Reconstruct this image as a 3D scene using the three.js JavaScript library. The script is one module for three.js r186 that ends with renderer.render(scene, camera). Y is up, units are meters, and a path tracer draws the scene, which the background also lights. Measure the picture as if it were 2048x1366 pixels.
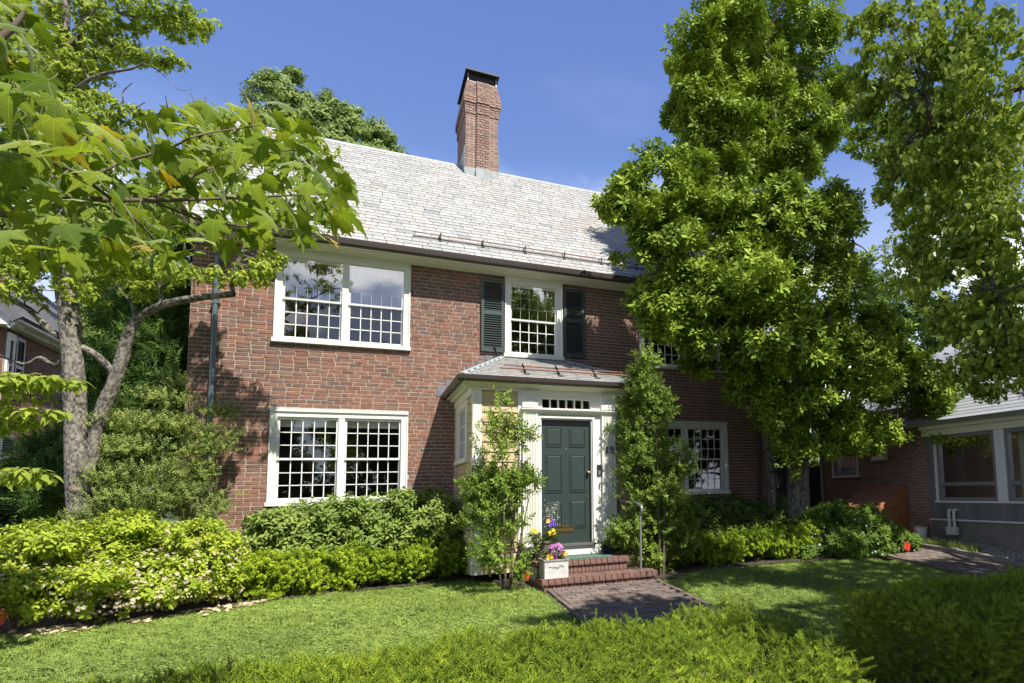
import * as THREE from 'three';
import { mergeGeometries, mergeVertices } from 'three/addons/utils/BufferGeometryUtils.js';
import { FontLoader } from 'three/addons/loaders/FontLoader.js';
import { TextGeometry } from 'three/addons/geometries/TextGeometry.js';

// ---------- camera, sky, sun, exposure ----------
const scene = new THREE.Scene();
const camera = new THREE.PerspectiveCamera(2 * Math.atan(683 / 1253.7) * 180 / Math.PI, 2048 / 1366, 0.1, 1500);
camera.matrixAutoUpdate = true;
{
  const m = new THREE.Matrix4().makeBasis(new THREE.Vector3(0.89764, -0.02288, 0.44014), new THREE.Vector3(-0.02263, 0.99494, 0.09787), new THREE.Vector3(-0.44015, -0.09781, 0.89258));
  camera.quaternion.setFromRotationMatrix(m);
  camera.position.set(2.665, 1.519, 12.741);
}
camera.setViewOffset(2048, 1366, -319.2, -169.5, 2048, 1366); // the lens is shifted, as in the photograph
const renderer = new THREE.WebGLRenderer({ antialias: true });
renderer.toneMapping = THREE.LinearToneMapping;
renderer.toneMappingExposure = 2.3;
renderer.shadowMap.enabled = true;

function rngOf(seed) { let s = seed | 0; return () => { s = (s + 0x6d2b79f5) | 0; let t = Math.imul(s ^ (s >>> 15), 1 | s); t = (t + Math.imul(t ^ (t >>> 7), 61 | t)) ^ t; return ((t ^ (t >>> 14)) >>> 0) / 4294967296; }; }
function hash3(x, y, z) { let h = Math.imul(x, 374761393) ^ Math.imul(y, 668265263) ^ Math.imul(z, 2147483647 - 1013); h = Math.imul(h ^ (h >>> 13), 1274126177); return ((h ^ (h >>> 16)) >>> 0) / 4294967296; }
const sm = (t) => t * t * (3 - 2 * t), lerp = (a, b, t) => a + (b - a) * t, clamp = (v, a, b) => Math.min(b, Math.max(a, v));
function noise3(x, y, z) {
  const xi = Math.floor(x), yi = Math.floor(y), zi = Math.floor(z), u = sm(x - xi), v = sm(y - yi), w = sm(z - zi);
  const l = (a, b, c) => lerp(hash3(xi, b, c), hash3(xi + 1, b, c), u);
  return lerp(lerp(l(0, yi, zi), l(0, yi + 1, zi), v), lerp(l(0, yi, zi + 1), l(0, yi + 1, zi + 1), v), w);
}
function fbm3(x, y, z, o) { let s = 0, a = 0.5, n = 0; for (let i = 0; i < o; i++) { s += a * noise3(x, y, z); n += a; a *= 0.5; x *= 2.03; y *= 2.03; z *= 2.03; } return s / n; }

{ // sky: clear blue with cumulus low above the horizon all round
  const W = 1024, H = 512, data = new Float32Array(W * H * 4);
  const hor = [0.80, 0.86, 0.95], mid = [0.090, 0.148, 0.330], top = [0.025, 0.052, 0.190];  // horizon, mostly out of view, is brightened to add fill light
  for (let j = 0; j < H; j++) {
    const el = ((j + 0.5) / H - 0.5) * Math.PI, y = Math.sin(el), c = Math.cos(el);
    for (let i = 0; i < W; i++) {
      const a = ((i + 0.5) / W - 0.5) * 2 * Math.PI, x = Math.cos(a) * c, z = Math.sin(a) * c;
      const e = Math.max(0, el) * 180 / Math.PI, t1 = clamp(e / 28, 0, 1), t2 = clamp((e - 28) / 62, 0, 1);
      const o = (j * W + i) * 4;
      const yy = Math.max(0.02, y);
      const n = fbm3(x * 7.5 + 2.3, y * 12 + 4, z * 7.5 + 11, 6), wisp = fbm3(x * 3 + 1, yy * 11 + 5, z * 3, 5);
      const band = clamp((28 - e) / 10, 0, 1);
      let cl = sm(clamp((n - (0.595 - 0.14 * band)) * 9, 0, 1)) * band * 0.92 + sm(clamp((wisp - 0.60) * 4, 0, 1)) * 0.03;
      if (y < 0) cl *= 0.4;
      const shade = 0.62 + 0.5 * fbm3(x * 8, y * 16 + 2, z * 8, 4);
      for (let k = 0; k < 3; k++) {
        const sky = e < 28 ? lerp(hor[k], mid[k], Math.pow(t1, 0.5)) : lerp(mid[k], top[k], Math.pow(t2, 0.55));
        data[o + k] = lerp(sky, [0.92, 0.93, 0.96][k] * shade, clamp(cl, 0, 1));
      }
      data[o + 3] = 1;
    }
  }
  const t = new THREE.DataTexture(data, W, H, THREE.RGBAFormat, THREE.FloatType);
  t.mapping = THREE.EquirectangularReflectionMapping; t.magFilter = THREE.LinearFilter; t.needsUpdate = true;
  scene.background = t; scene.environment = t;
}
const sun = new THREE.DirectionalLight(new THREE.Color(1, 0.955, 0.88), 3.9);
sun.name = 'sun';
sun.position.set(0.27 * 40 + 6, 40, 0.72 * 40 + 2); sun.target.position.set(6, 0, 2);
sun.castShadow = true; sun.shadow.radius = 1; sun.shadow.mapSize.set(4096, 4096);
Object.assign(sun.shadow.camera, { left: -24, right: 24, top: 24, bottom: -24, near: 1, far: 120 });
scene.add(sun, sun.target);

// ---------- helpers ----------
const V = (x, y, z) => new THREE.Vector3(x, y, z);
const EYE = camera.position.clone();
const taken = new Map();
function numbered(n) { const k = taken.get(n) ?? 0; taken.set(n, k + 1); return k ? n + '_' + String(k).padStart(3, '0') : n; }
function shadow(o) { o.castShadow = true; o.receiveShadow = true; return o; }
function mesh(name, geo, mat, parent) { const m = shadow(new THREE.Mesh(geo, mat)); m.name = name; if (parent) parent.add(m); return m; }
function thing(name, label, category, group, pos) {
  const g = new THREE.Group(); g.name = numbered(name); g.userData = { label, category }; if (group) g.userData.group = group;
  if (pos) g.position.set(...pos);
  scene.add(g); return g;
}
function structure(name, geo, mat) { const m = mesh(numbered(name), geo, mat, scene); m.userData = { kind: 'structure' }; return m; }
const col = (c) => new THREE.Color().setRGB(c[0], c[1], c[2]);
function std(c, rough = 0.85, extra = {}) { return new THREE.MeshStandardMaterial({ color: col(c), roughness: rough, ...extra }); }
function leafMat(c, trans = 0.4, rough = 0.6) { return new THREE.MeshPhysicalMaterial({ color: col(c), roughness: rough, transmission: trans, thickness: 0, side: THREE.DoubleSide, specularIntensity: 0.35, ior: 1.35 }); }

// tileable noise textures
function tileNoise(size, cells, oct, seed) {
  const out = new Float32Array(size * size); let amp = 1, tot = 0;
  for (let o = 0; o < oct; o++) {
    const n = cells * (1 << o);
    for (let j = 0; j < size; j++) for (let i = 0; i < size; i++) {
      const x = i / size * n, y = j / size * n, xi = Math.floor(x), yi = Math.floor(y), u = sm(x - xi), v = sm(y - yi);
      const h = (a, b) => hash3(a % n, b % n, seed + o * 17);
      out[j * size + i] += amp * lerp(lerp(h(xi, yi), h(xi + 1, yi), u), lerp(h(xi, yi + 1), h(xi + 1, yi + 1), u), v);
    }
    tot += amp; amp *= 0.55;
  }
  for (let k = 0; k < out.length; k++) out[k] /= tot;
  return out;
}
function texOf(size, fn, srgb = false, sy = size) {
  const d = new Uint8Array(size * sy * 4);
  for (let j = 0; j < sy; j++) for (let i = 0; i < size; i++) { const c = fn(i, j), o = (j * size + i) * 4; d[o] = clamp(c[0] * 255, 0, 255); d[o + 1] = clamp(c[1] * 255, 0, 255); d[o + 2] = clamp(c[2] * 255, 0, 255); d[o + 3] = 255; }
  const t = new THREE.DataTexture(d, size, sy); t.wrapS = t.wrapT = THREE.RepeatWrapping; t.magFilter = THREE.LinearFilter; t.minFilter = THREE.LinearMipmapLinearFilter; t.generateMipmaps = true;
  if (srgb) t.colorSpace = THREE.SRGBColorSpace; t.needsUpdate = true; return t;
}
const nA = tileNoise(256, 8, 5, 11), nB = tileNoise(256, 4, 6, 29);
const grainTex = texOf(256, (i, j) => { const v = 0.62 + 0.5 * (nA[j * 256 + i] - 0.5) + 0.35 * (nB[j * 256 + i] - 0.5) + 0.16; return [v, v, v]; });
const bumpTex = texOf(256, (i, j) => { const v = 0.5 + 0.9 * (nA[j * 256 + i] - 0.5); return [v, v, v]; });
const rep = (t, x, y) => { const c = t.clone(); c.repeat.set(x, y ?? x); c.needsUpdate = true; return c; };
const nC = tileNoise(256, 32, 3, 57);
const barkTexMap = texOf(256, (i, j) => { const f = nC[j * 256 + i], p = nA[j * 256 + ((i * 2) & 255)], q = nB[j * 256 + i], v = clamp(0.55 + 1.5 * (f - 0.5) + 0.7 * (p - 0.5) + 0.5 * (q - 0.5), 0.05, 1); return [v, v * 0.98, v * 0.93]; });
const slateTex = texOf(256, (i, j) => { const v = 0.75 + 0.45 * (nB[j * 256 + ((i * 3) & 255)] - 0.5) + 0.3 * (nA[j * 256 + i] - 0.5) + 0.1; return [v, v, v]; });

// a geometry collector: boxes and prisms with uv in metres and a tint per piece
class MB {
  constructor() { this.p = []; this.n = []; this.u = []; this.c = []; this.i = []; this.o = 0; }
  quad(a, b, c, d, n, w, h, col, ou, ov) {
    const k = this.p.length / 3;
    for (const q of [a, b, c, d]) { this.p.push(q.x, q.y, q.z); this.n.push(n.x, n.y, n.z); if (col) this.c.push(col[0], col[1], col[2]); }
    this.u.push(ou, ov, ou + w, ov, ou + w, ov + h, ou, ov + h);
    this.i.push(k, k + 1, k + 2, k, k + 2, k + 3);
  }
  // box centred at c with size s, optional Matrix4 applied after
  box(x, y, z, w, h, d, tint, M) {
    const X = [x - w / 2, x + w / 2], Y = [y - h / 2, y + h / 2], Z = [z - d / 2, z + d / 2];
    const q = (i, j, k) => { const v = V(X[i], Y[j], Z[k]); if (M) v.applyMatrix4(M); return v; };
    const nn = (a, b, c) => { const v = V(a, b, c); if (M) v.transformDirection(M); return v; };
    this.o = (this.o * 1.37 + 0.731) % 17; const o = this.o, o2 = (o * 3.3) % 11;
    this.quad(q(0, 0, 1), q(1, 0, 1), q(1, 1, 1), q(0, 1, 1), nn(0, 0, 1), w, h, tint, o, o2);
    this.quad(q(1, 0, 0), q(0, 0, 0), q(0, 1, 0), q(1, 1, 0), nn(0, 0, -1), w, h, tint, o, o2);
    this.quad(q(1, 0, 1), q(1, 0, 0), q(1, 1, 0), q(1, 1, 1), nn(1, 0, 0), d, h, tint, o, o2);
    this.quad(q(0, 0, 0), q(0, 0, 1), q(0, 1, 1), q(0, 1, 0), nn(-1, 0, 0), d, h, tint, o, o2);
    this.quad(q(0, 1, 1), q(1, 1, 1), q(1, 1, 0), q(0, 1, 0), nn(0, 1, 0), w, d, tint, o, o2);
    this.quad(q(0, 0, 0), q(1, 0, 0), q(1, 0, 1), q(0, 0, 1), nn(0, -1, 0), w, d, tint, o, o2);
    return this;
  }
  span(x0, x1, y0, y1, z0, z1, tint, M) { return this.box((x0 + x1) / 2, (y0 + y1) / 2, (z0 + z1) / 2, x1 - x0, y1 - y0, z1 - z0, tint, M); }
  geo() {
    const g = new THREE.BufferGeometry();
    g.setAttribute('position', new THREE.Float32BufferAttribute(this.p, 3)); g.setAttribute('normal', new THREE.Float32BufferAttribute(this.n, 3)); g.setAttribute('uv', new THREE.Float32BufferAttribute(this.u, 2));
    if (this.c.length) g.setAttribute('color', new THREE.Float32BufferAttribute(this.c, 3));
    g.setIndex(this.i); return g;
  }
}
const boxG = (x0, x1, y0, y1, z0, z1) => new MB().span(x0, x1, y0, y1, z0, z1).geo();
function boxes(...l) { const m = new MB(); for (const b of l) m.span(...b); return m.geo(); }
// a profile of [a, b] points in the plane across an axis, drawn out along x
function profileX(pts, x0, x1) {
  const s = new THREE.Shape(pts.map(([z, y]) => new THREE.Vector2(z, y)));
  const g = new THREE.ExtrudeGeometry(s, { depth: x1 - x0, bevelEnabled: false });
  g.applyMatrix4(new THREE.Matrix4().set(0, 0, 1, x0, 0, 1, 0, 0, 1, 0, 0, 0, 0, 0, 0, 1)); // shape x -> z, y -> y, depth -> x
  const idx = g.index; if (!idx) { const p = g.attributes.position; for (const at of ['position', 'normal', 'uv']) { const a = g.attributes[at], n = a.itemSize; for (let t = 0; t < p.count; t += 3) for (let k = 0; k < n; k++) { const q = a.array[(t + 1) * n + k]; a.array[(t + 1) * n + k] = a.array[(t + 2) * n + k]; a.array[(t + 2) * n + k] = q; } } }
  g.computeVertexNormals(); return g;
}
// a tapering tube through [x, y, z, r] points, uv in metres
function tube(pts, seg = 8, sub = 4, wob = 0.08, seed = 1) {
  const r = rngOf(seed), P = pts.map((p) => V(p[0], p[1], p[2])), curve = P.length > 2 ? new THREE.CatmullRomCurve3(P, false, 'catmullrom', 0.5) : new THREE.LineCurve3(P[0], P[1]);
  const n = (P.length - 1) * sub, pos = [], uv = [], idx = []; let len = 0, prev = null, N = null;
  for (let k = 0; k <= n; k++) {
    const t = k / n, i = Math.min(P.length - 2, Math.floor(t * (P.length - 1))), fr = t * (P.length - 1) - i, c = curve.getPoint(t), T = curve.getTangent(t).normalize();
    const rad = lerp(pts[i][3], pts[i + 1][3], fr) * (1 + (r() - 0.5) * wob);
    if (!N) { N = Math.abs(T.y) > 0.9 ? V(1, 0, 0) : V(0, 1, 0); }
    N = N.sub(T.clone().multiplyScalar(N.dot(T))).normalize(); const Bn = T.clone().cross(N);
    if (prev) len += c.distanceTo(prev); prev = c;
    for (let s = 0; s <= seg; s++) { const a = s / seg * Math.PI * 2, rr = rad * (1 + (hash3(s % seg, k, seed) - 0.5) * wob); pos.push(c.x + (N.x * Math.cos(a) + Bn.x * Math.sin(a)) * rr, c.y + (N.y * Math.cos(a) + Bn.y * Math.sin(a)) * rr, c.z + (N.z * Math.cos(a) + Bn.z * Math.sin(a)) * rr); uv.push(s / seg * rad * 6, len); }
    if (k) for (let s = 0; s < seg; s++) { const a = (k - 1) * (seg + 1) + s, b = a + seg + 1; idx.push(a, a + 1, b, b, a + 1, b + 1); }
  }
  const g = new THREE.BufferGeometry(); g.setAttribute('position', new THREE.Float32BufferAttribute(pos, 3)); g.setAttribute('uv', new THREE.Float32BufferAttribute(uv, 2)); g.setIndex(idx); g.computeVertexNormals(); return g;
}
const merge = (l) => mergeGeometries(l.map((g) => { const q = g.index ? g.toNonIndexed() : g; for (const k of Object.keys(q.attributes)) if (!['position', 'normal', 'uv'].includes(k)) q.deleteAttribute(k); if (!q.attributes.uv) q.setAttribute('uv', new THREE.Float32BufferAttribute(new Float32Array(q.attributes.position.count * 2), 2)); return q; }));
const rod = (a, b, r, seg = 8) => tube([[...a, r], [...b, r]], seg, 1, 0);
const at = (g, x, y, z, rx = 0, ry = 0, rz = 0, s = 1) => g.clone().applyMatrix4(new THREE.Matrix4().compose(V(x, y, z), new THREE.Quaternion().setFromEuler(new THREE.Euler(rx, ry, rz)), typeof s === 'number' ? V(s, s, s) : s));

// pieces that can be told apart: the largest in view become meshes of their own, the rest one mesh
function pieces(list, parent, limit, name, restName, mats, restMat, tints) {
  const fwd = V(0.44015, 0.09781, -0.89258);
  const key = (p) => { const d = V(p.at[0], p.at[1], p.at[2]).sub(EYE).dot(fwd); return d > 0 ? p.s[0] * p.s[1] / (d * d) * (p.seen ?? 1) : 0; };
  const order = list.map((p, i) => [key(p), i]).sort((a, b) => b[0] - a[0] || a[1] - b[1]);
  const geos = new Map(), rest = new MB(); let n = 0, made = 0;
  for (const [, i] of order) {
    const p = list[i], M = p.M ?? new THREE.Matrix4().setPosition(...p.at);
    if (n < limit && p.seen !== 0) {
      const k = p.s.map((v) => v.toFixed(3)).join();
      if (!geos.has(k)) geos.set(k, new MB().box(0, 0, 0, ...p.s).geo());
      const m = mesh(numbered2(parent, name), geos.get(k), mats[p.v % mats.length], parent); m.applyMatrix4(M); n++;
    } else { rest.box(0, 0, 0, ...p.s, tints[p.v % tints.length], M); made++; }
  }
  if (made) { const m = mesh(restName, rest.geo(), restMat, parent); m.userData.kind = 'stuff'; }
}
const counts = new Map();
function numbered2(parent, name) { const k = parent.uuid + name, n = counts.get(k) ?? 0; counts.set(k, n + 1); return n ? name + '_' + String(n).padStart(3, '0') : name; }

// height of the ground: nearly level by the house, then falling to the street
function gy(x, z) {
  const b = z > 3.2 ? -0.078 * (z - 3.2) : -0.045 * (Math.max(z, -1.5) - 3.2);
  const s = z > 15 ? -0.078 * (15 - 3.2) : b;
  return s + (x > 13.78 ? 0.12 * clamp((x - 13.78) / 0.05, 0, 1) : 0);
}
// ---------- shared materials ----------
const brickTints = [[0.239, 0.108, 0.074], [0.26, 0.117, 0.079], [0.216, 0.1, 0.07], [0.278, 0.131, 0.086], [0.183, 0.096, 0.071], [0.243, 0.123, 0.087], [0.22, 0.115, 0.084], [0.167, 0.1, 0.077], [0.262, 0.125, 0.082], [0.2, 0.111, 0.084]];
const wornAndFillTints = [[0.30, 0.19, 0.15], [0.33, 0.22, 0.175], [0.27, 0.17, 0.14], [0.35, 0.235, 0.185], [0.24, 0.165, 0.14]]; // weathered chimney bricks; on the right neighbour their paleness paints in fill light
const brickBase = { map: rep(grainTex, 3), bumpMap: rep(bumpTex, 6), bumpScale: 0.004 };
const brickMats = brickTints.map((c) => std(c, 0.92, brickBase));
const wornAndFillMats = wornAndFillTints.map((c) => std(c, 0.92, brickBase));
const brickRest = new THREE.MeshStandardMaterial({ color: 0xffffff, vertexColors: true, roughness: 0.92, ...brickBase });
const mortar = std([0.50, 0.44, 0.365], 0.95, { map: rep(grainTex, 2), bumpMap: rep(bumpTex, 5), bumpScale: 0.003 });
const slateTints = [[0.36, 0.355, 0.33], [0.395, 0.39, 0.36], [0.335, 0.335, 0.315], [0.375, 0.36, 0.33], [0.415, 0.41, 0.38], [0.365, 0.325, 0.285], [0.27, 0.28, 0.27], [0.44, 0.36, 0.30], [0.34, 0.34, 0.325], [0.41, 0.405, 0.385]];
const slateBase = { map: rep(slateTex, 2.2), bumpMap: rep(bumpTex, 3), bumpScale: 0.004 };
const slateMats = slateTints.map((c) => std(c, 0.62, slateBase));
const slateRest = new THREE.MeshStandardMaterial({ color: 0xffffff, vertexColors: true, roughness: 0.62, ...slateBase });
const M = {
  trim: std([0.64, 0.62, 0.51], 0.55, { bumpMap: rep(bumpTex, 0.7), bumpScale: 0.002 }),
  white: std([0.66, 0.65, 0.585], 0.5, { bumpMap: rep(bumpTex, 0.7), bumpScale: 0.0015 }),
  sash: std([0.70, 0.70, 0.67], 0.45),
  clap: std([0.58, 0.445, 0.25], 0.65, { map: rep(grainTex, 0.8), bumpMap: rep(bumpTex, 1.5), bumpScale: 0.0015 }),
  gutter: std([0.045, 0.033, 0.028], 0.45),
  shutter: std([0.040, 0.058, 0.056], 0.42),
  door: new THREE.MeshPhysicalMaterial({ color: col([0.024, 0.039, 0.034]), roughness: 0.38, clearcoat: 0.25, clearcoatRoughness: 0.35, bumpMap: rep(bumpTex, 0.6), bumpScale: 0.001 }),
  glass: new THREE.MeshPhysicalMaterial({ color: 0xffffff, roughness: 0.0, transmission: 1, thickness: 0, ior: 1.95 }),
  storm: new THREE.MeshPhysicalMaterial({ color: 0xffffff, roughness: 0.0, transmission: 1, thickness: 0, ior: 2.9 }),
  fenceWood: std([0.055, 0.053, 0.052], 0.85, { map: rep(grainTex, 1.1), bumpMap: rep(bumpTex, 2), bumpScale: 0.002 }),
  iron: std([0.022, 0.022, 0.024], 0.5, { metalness: 0.4 }),
  steel: std([0.32, 0.33, 0.34], 0.4, { metalness: 0.7 }),
  brass: std([0.55, 0.38, 0.13], 0.3, { metalness: 1 }),
  copper: std([0.17, 0.075, 0.045], 0.6, { metalness: 0.2 }),
  lead: std([0.17, 0.16, 0.17], 0.7, { map: rep(grainTex, 2) }),
  verdigris: std([0.36, 0.40, 0.40], 0.75, { map: rep(grainTex, 2) }),
  downpipe: std([0.10, 0.135, 0.155], 0.35, { metalness: 0.3 }),
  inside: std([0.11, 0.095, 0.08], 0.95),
  blind: std([0.55, 0.55, 0.52], 0.9),
  bark: std([0.25, 0.225, 0.19], 0.95, { map: rep(barkTexMap, 1.2, 0.8), bumpMap: rep(barkTexMap, 1.2, 0.8), bumpScale: 0.010 }),
  barkDark: std([0.13, 0.115, 0.095], 0.95, { map: rep(barkTexMap, 1.2, 0.6), bumpMap: rep(barkTexMap, 1.2, 0.6), bumpScale: 0.010 }),
  barkGrey: std([0.27, 0.25, 0.215], 0.9, { map: rep(barkTexMap, 1.5, 0.5), bumpMap: rep(barkTexMap, 1.5, 0.5), bumpScale: 0.012 }),
  twig: std([0.11, 0.085, 0.06], 0.9),
  soil: std([0.055, 0.038, 0.026], 1, { map: rep(grainTex, 1.3), bumpMap: rep(bumpTex, 2), bumpScale: 0.03 }),
  turf: std([0.06, 0.09, 0.024], 1, { map: rep(grainTex, 0.9), bumpMap: rep(bumpTex, 1.1), bumpScale: 0.03 }),
  greyWood: std([0.20, 0.20, 0.21], 0.85, { map: rep(grainTex, 1.1), bumpMap: rep(bumpTex, 2), bumpScale: 0.002 }),
  greyTrim: std([0.66, 0.66, 0.69], 0.6),
  darkFrame: std([0.19, 0.19, 0.21], 0.5),
  concrete: std([0.24, 0.225, 0.20], 0.95, { map: rep(grainTex, 0.8), bumpMap: rep(bumpTex, 1.2), bumpScale: 0.006 }),
  darkSlate: std([0.105, 0.105, 0.115], 0.7, { map: rep(slateTex, 1.5) }),
};
// ---------- ground, paths, street ----------
{
  const xs = [-400, -150, -60, -30, -16], zs = [-400, -150, -60, -30, -14, -8];
  for (let x = -10; x <= 20; x += 0.5) { xs.push(x); if (x === 13.5) xs.push(13.78, 13.83); }
  xs.push(26, 40, 80, 160, 400);
  for (let z = -4; z <= 15; z += 0.4) zs.push(+z.toFixed(2)); zs.push(15.2, 17, 22, 30, 60, 150, 400);
  const pos = [], uv = [], idx = [];
  for (const z of zs) for (const x of xs) { const n = Math.abs(x) < 21 && z > -5 && z < 16 ? 0.03 * (noise3(x * 0.9, 3, z * 0.9) - 0.5) : 0; pos.push(x, gy(x, z) - 0.02 + n, z); uv.push(x, z); }
  const w = xs.length;
  for (let j = 0; j + 1 < zs.length; j++) for (let i = 0; i + 1 < w; i++) { const a = j * w + i; idx.push(a, a + w, a + 1, a + 1, a + w, a + w + 1); }
  const g = new THREE.BufferGeometry(); g.setAttribute('position', new THREE.Float32BufferAttribute(pos, 3)); g.setAttribute('uv', new THREE.Float32BufferAttribute(uv, 2)); g.setIndex(idx); g.computeVertexNormals();
  structure('ground', g, M.turf);
}
function sheet(name, poly, lift, mat) { // a flat sheet draped over the ground, from an outline in x, z
  const minX = Math.min(...poly.map((p) => p[0])), maxX = Math.max(...poly.map((p) => p[0])), s = new THREE.Shape(poly.map((p) => new THREE.Vector2(p[0], -p[1])));
  const tri = new THREE.ShapeGeometry(s), p = tri.attributes.position, uv = [];
  for (let i = 0; i < p.count; i++) { const x = p.getX(i), z = -p.getY(i); p.setXYZ(i, x, gy(Math.min(x, 13.7), z) + lift, z); uv.push(x, z); }
  tri.setAttribute('uv', new THREE.Float32BufferAttribute(uv, 2)); tri.computeVertexNormals(); return structure(name, tri, mat);
}
sheet('planting_bed', [[-6, 0.3], [-6, 3.2], [-1.2, 3.1], [0.4, 2.75], [1.3, 2.2], [4.3, 1.75], [5.05, 3.0], [5.05, 0.3]], 0.035, M.soil);
sheet('planting_bed', [[7.05, 0.3], [7.05, 3.3], [8.2, 2.75], [10.3, 2.75], [11.9, 3.3], [12.0, -1.0], [7.05, -1.0]], 0.035, M.soil);
const pathEdge = std([0.09, 0.085, 0.045], 1, { map: rep(grainTex, 1.2), bumpMap: rep(bumpTex, 3), bumpScale: 0.02 });
const paverTints = [[0.165, 0.122, 0.098], [0.185, 0.136, 0.108], [0.145, 0.112, 0.095], [0.205, 0.155, 0.125], [0.125, 0.103, 0.09], [0.175, 0.128, 0.104], [0.165, 0.138, 0.115]];
const paverMats = paverTints.map((c) => std(c, 0.9, brickBase));
function brickPath(name, x0, x1, z0, z1, limit, seed, lift) {
  const r = rngOf(seed), zm = 3.2, path = sheet(name, [[x0 - 0.05, z0], [x1 + 0.05, z0], [x1 + 0.05, zm], [x1 + 0.05, z1], [x0 - 0.05, z1], [x0 - 0.05, zm]].filter((p, i) => z0 < zm || (i !== 2 && i !== 5)), lift, pathEdge);
  const list = [];
  for (let z = z0 + 0.06, row = 0; z < z1; z += 0.118, row++) {
    let x = x0 + 0.075, first = true;
    const slope = z > 3.2 ? -0.078 : -0.045;
    const put = (cx, cz, w, d) => { const y = gy(Math.min(cx, 13.7), cz) + lift + 0.006 + r() * 0.012; list.push({ at: [cx, y, cz], s: [w, 0.05, d], v: Math.floor(r() * paverTints.length), M: new THREE.Matrix4().compose(V(cx, y, cz), new THREE.Quaternion().setFromEuler(new THREE.Euler(-Math.atan(slope) + (r() - 0.5) * 0.02, (r() - 0.5) * 0.035, (r() - 0.5) * 0.02)), V(1, 1, 1)), seen: cz > 6.4 ? 0.2 : 1 }); };
    put(x0 + 0.03, z, 0.06, 0.11); put(x1 - 0.03, z, 0.06, 0.11);
    if (row % 2) { put(x + 0.05, z, 0.10, 0.105); x += 0.112; }
    while (x + 0.09 < x1 - 0.07) { const w = Math.min(0.205, x1 - 0.075 - x); put(x + w / 2, z, w, 0.105); x += w + 0.012; }
  }
  pieces(list, path, limit, 'brick', 'brick_field', paverMats, new THREE.MeshStandardMaterial({ color: 0xffffff, vertexColors: true, roughness: 0.9, ...brickBase }), paverTints);
}
brickPath('front_path', 5.16, 7.0, 3.34, 9.6, 290, 5, 0.03);
brickPath('side_walkway', 12.15, 13.62, -2.4, 7.6, 280, 6, 0.03);
{ // kerb along the side walkway, in stones laid end to end
  const g = new MB(), kerb = structure('kerb', boxG(13.64, 13.74, -2.4, -2.39, 0, 0.01), M.concrete); kerb.geometry = new THREE.BufferGeometry();
  const base = new MB(); for (let z = -2.4; z < 7.6; z += 0.4) base.span(13.645, 13.755, gy(0, z) - 0.1, gy(0, z + 0.2) + 0.02, z, z + 0.4); kerb.geometry = base.geo();
  for (let z = -2.4, i = 0; z < 7.6; z += 0.75, i++) mesh(numbered2(kerb, 'kerb_stone'), new MB().box(0, 0, 0, 0.12, 0.18, 0.735).geo(), M.concrete, kerb).applyMatrix4(new THREE.Matrix4().compose(V(13.7, gy(0, z + 0.37) + 0.06, z + 0.37), new THREE.Quaternion().setFromEuler(new THREE.Euler(z > 2.9 ? 0.078 : 0.045, 0, 0)), V(1, 1, 1)));
}
{ // gravel and litter by the side wall: crushed pale stone
  const gl = new THREE.InstancedMesh(new THREE.IcosahedronGeometry(0.016, 0), std([0.30, 0.285, 0.26], 0.95), 9000); gl.name = 'gravel'; gl.userData = { kind: 'stuff', label: 'pale grey gravel strip along the wall of the glazed sunroom', category: 'gravel' };
  const r = rngOf(77), m = new THREE.Matrix4(), q = new THREE.Quaternion(), e = new THREE.Euler();
  for (let i = 0; i < 9000; i++) { const x = lerp(13.85, 14.95, r()), z = lerp(0, 7, r()), s = 0.5 + r() * r() * 1.6; q.setFromEuler(e.set(r() * 6, r() * 6, r() * 6)); gl.setMatrixAt(i, m.compose(V(x, gy(x, z) - 0.01 + r() * 0.01, z), q, V(s, s * 0.6, s))); const v = 0.55 + r() * 0.9; gl.setColorAt(i, new THREE.Color().setRGB(v, v, v * (0.92 + r() * 0.08))); }
  shadow(gl); scene.add(gl);
}
{ // the street in front, behind the camera
  const a = std([0.052, 0.052, 0.055], 0.95, { map: rep(grainTex, 0.5) });
  const y = gy(0, 20);
  structure('road', boxG(-80, 80, y - 0.3, y - 0.04, 18, 26), a);
  structure('pavement', boxG(-80, 80, y - 0.3, y + 0.06, 15.2, 17), M.concrete);
  structure('pavement', boxG(-80, 80, y - 0.3, y + 0.06, 27, 29), M.concrete);
}
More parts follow.
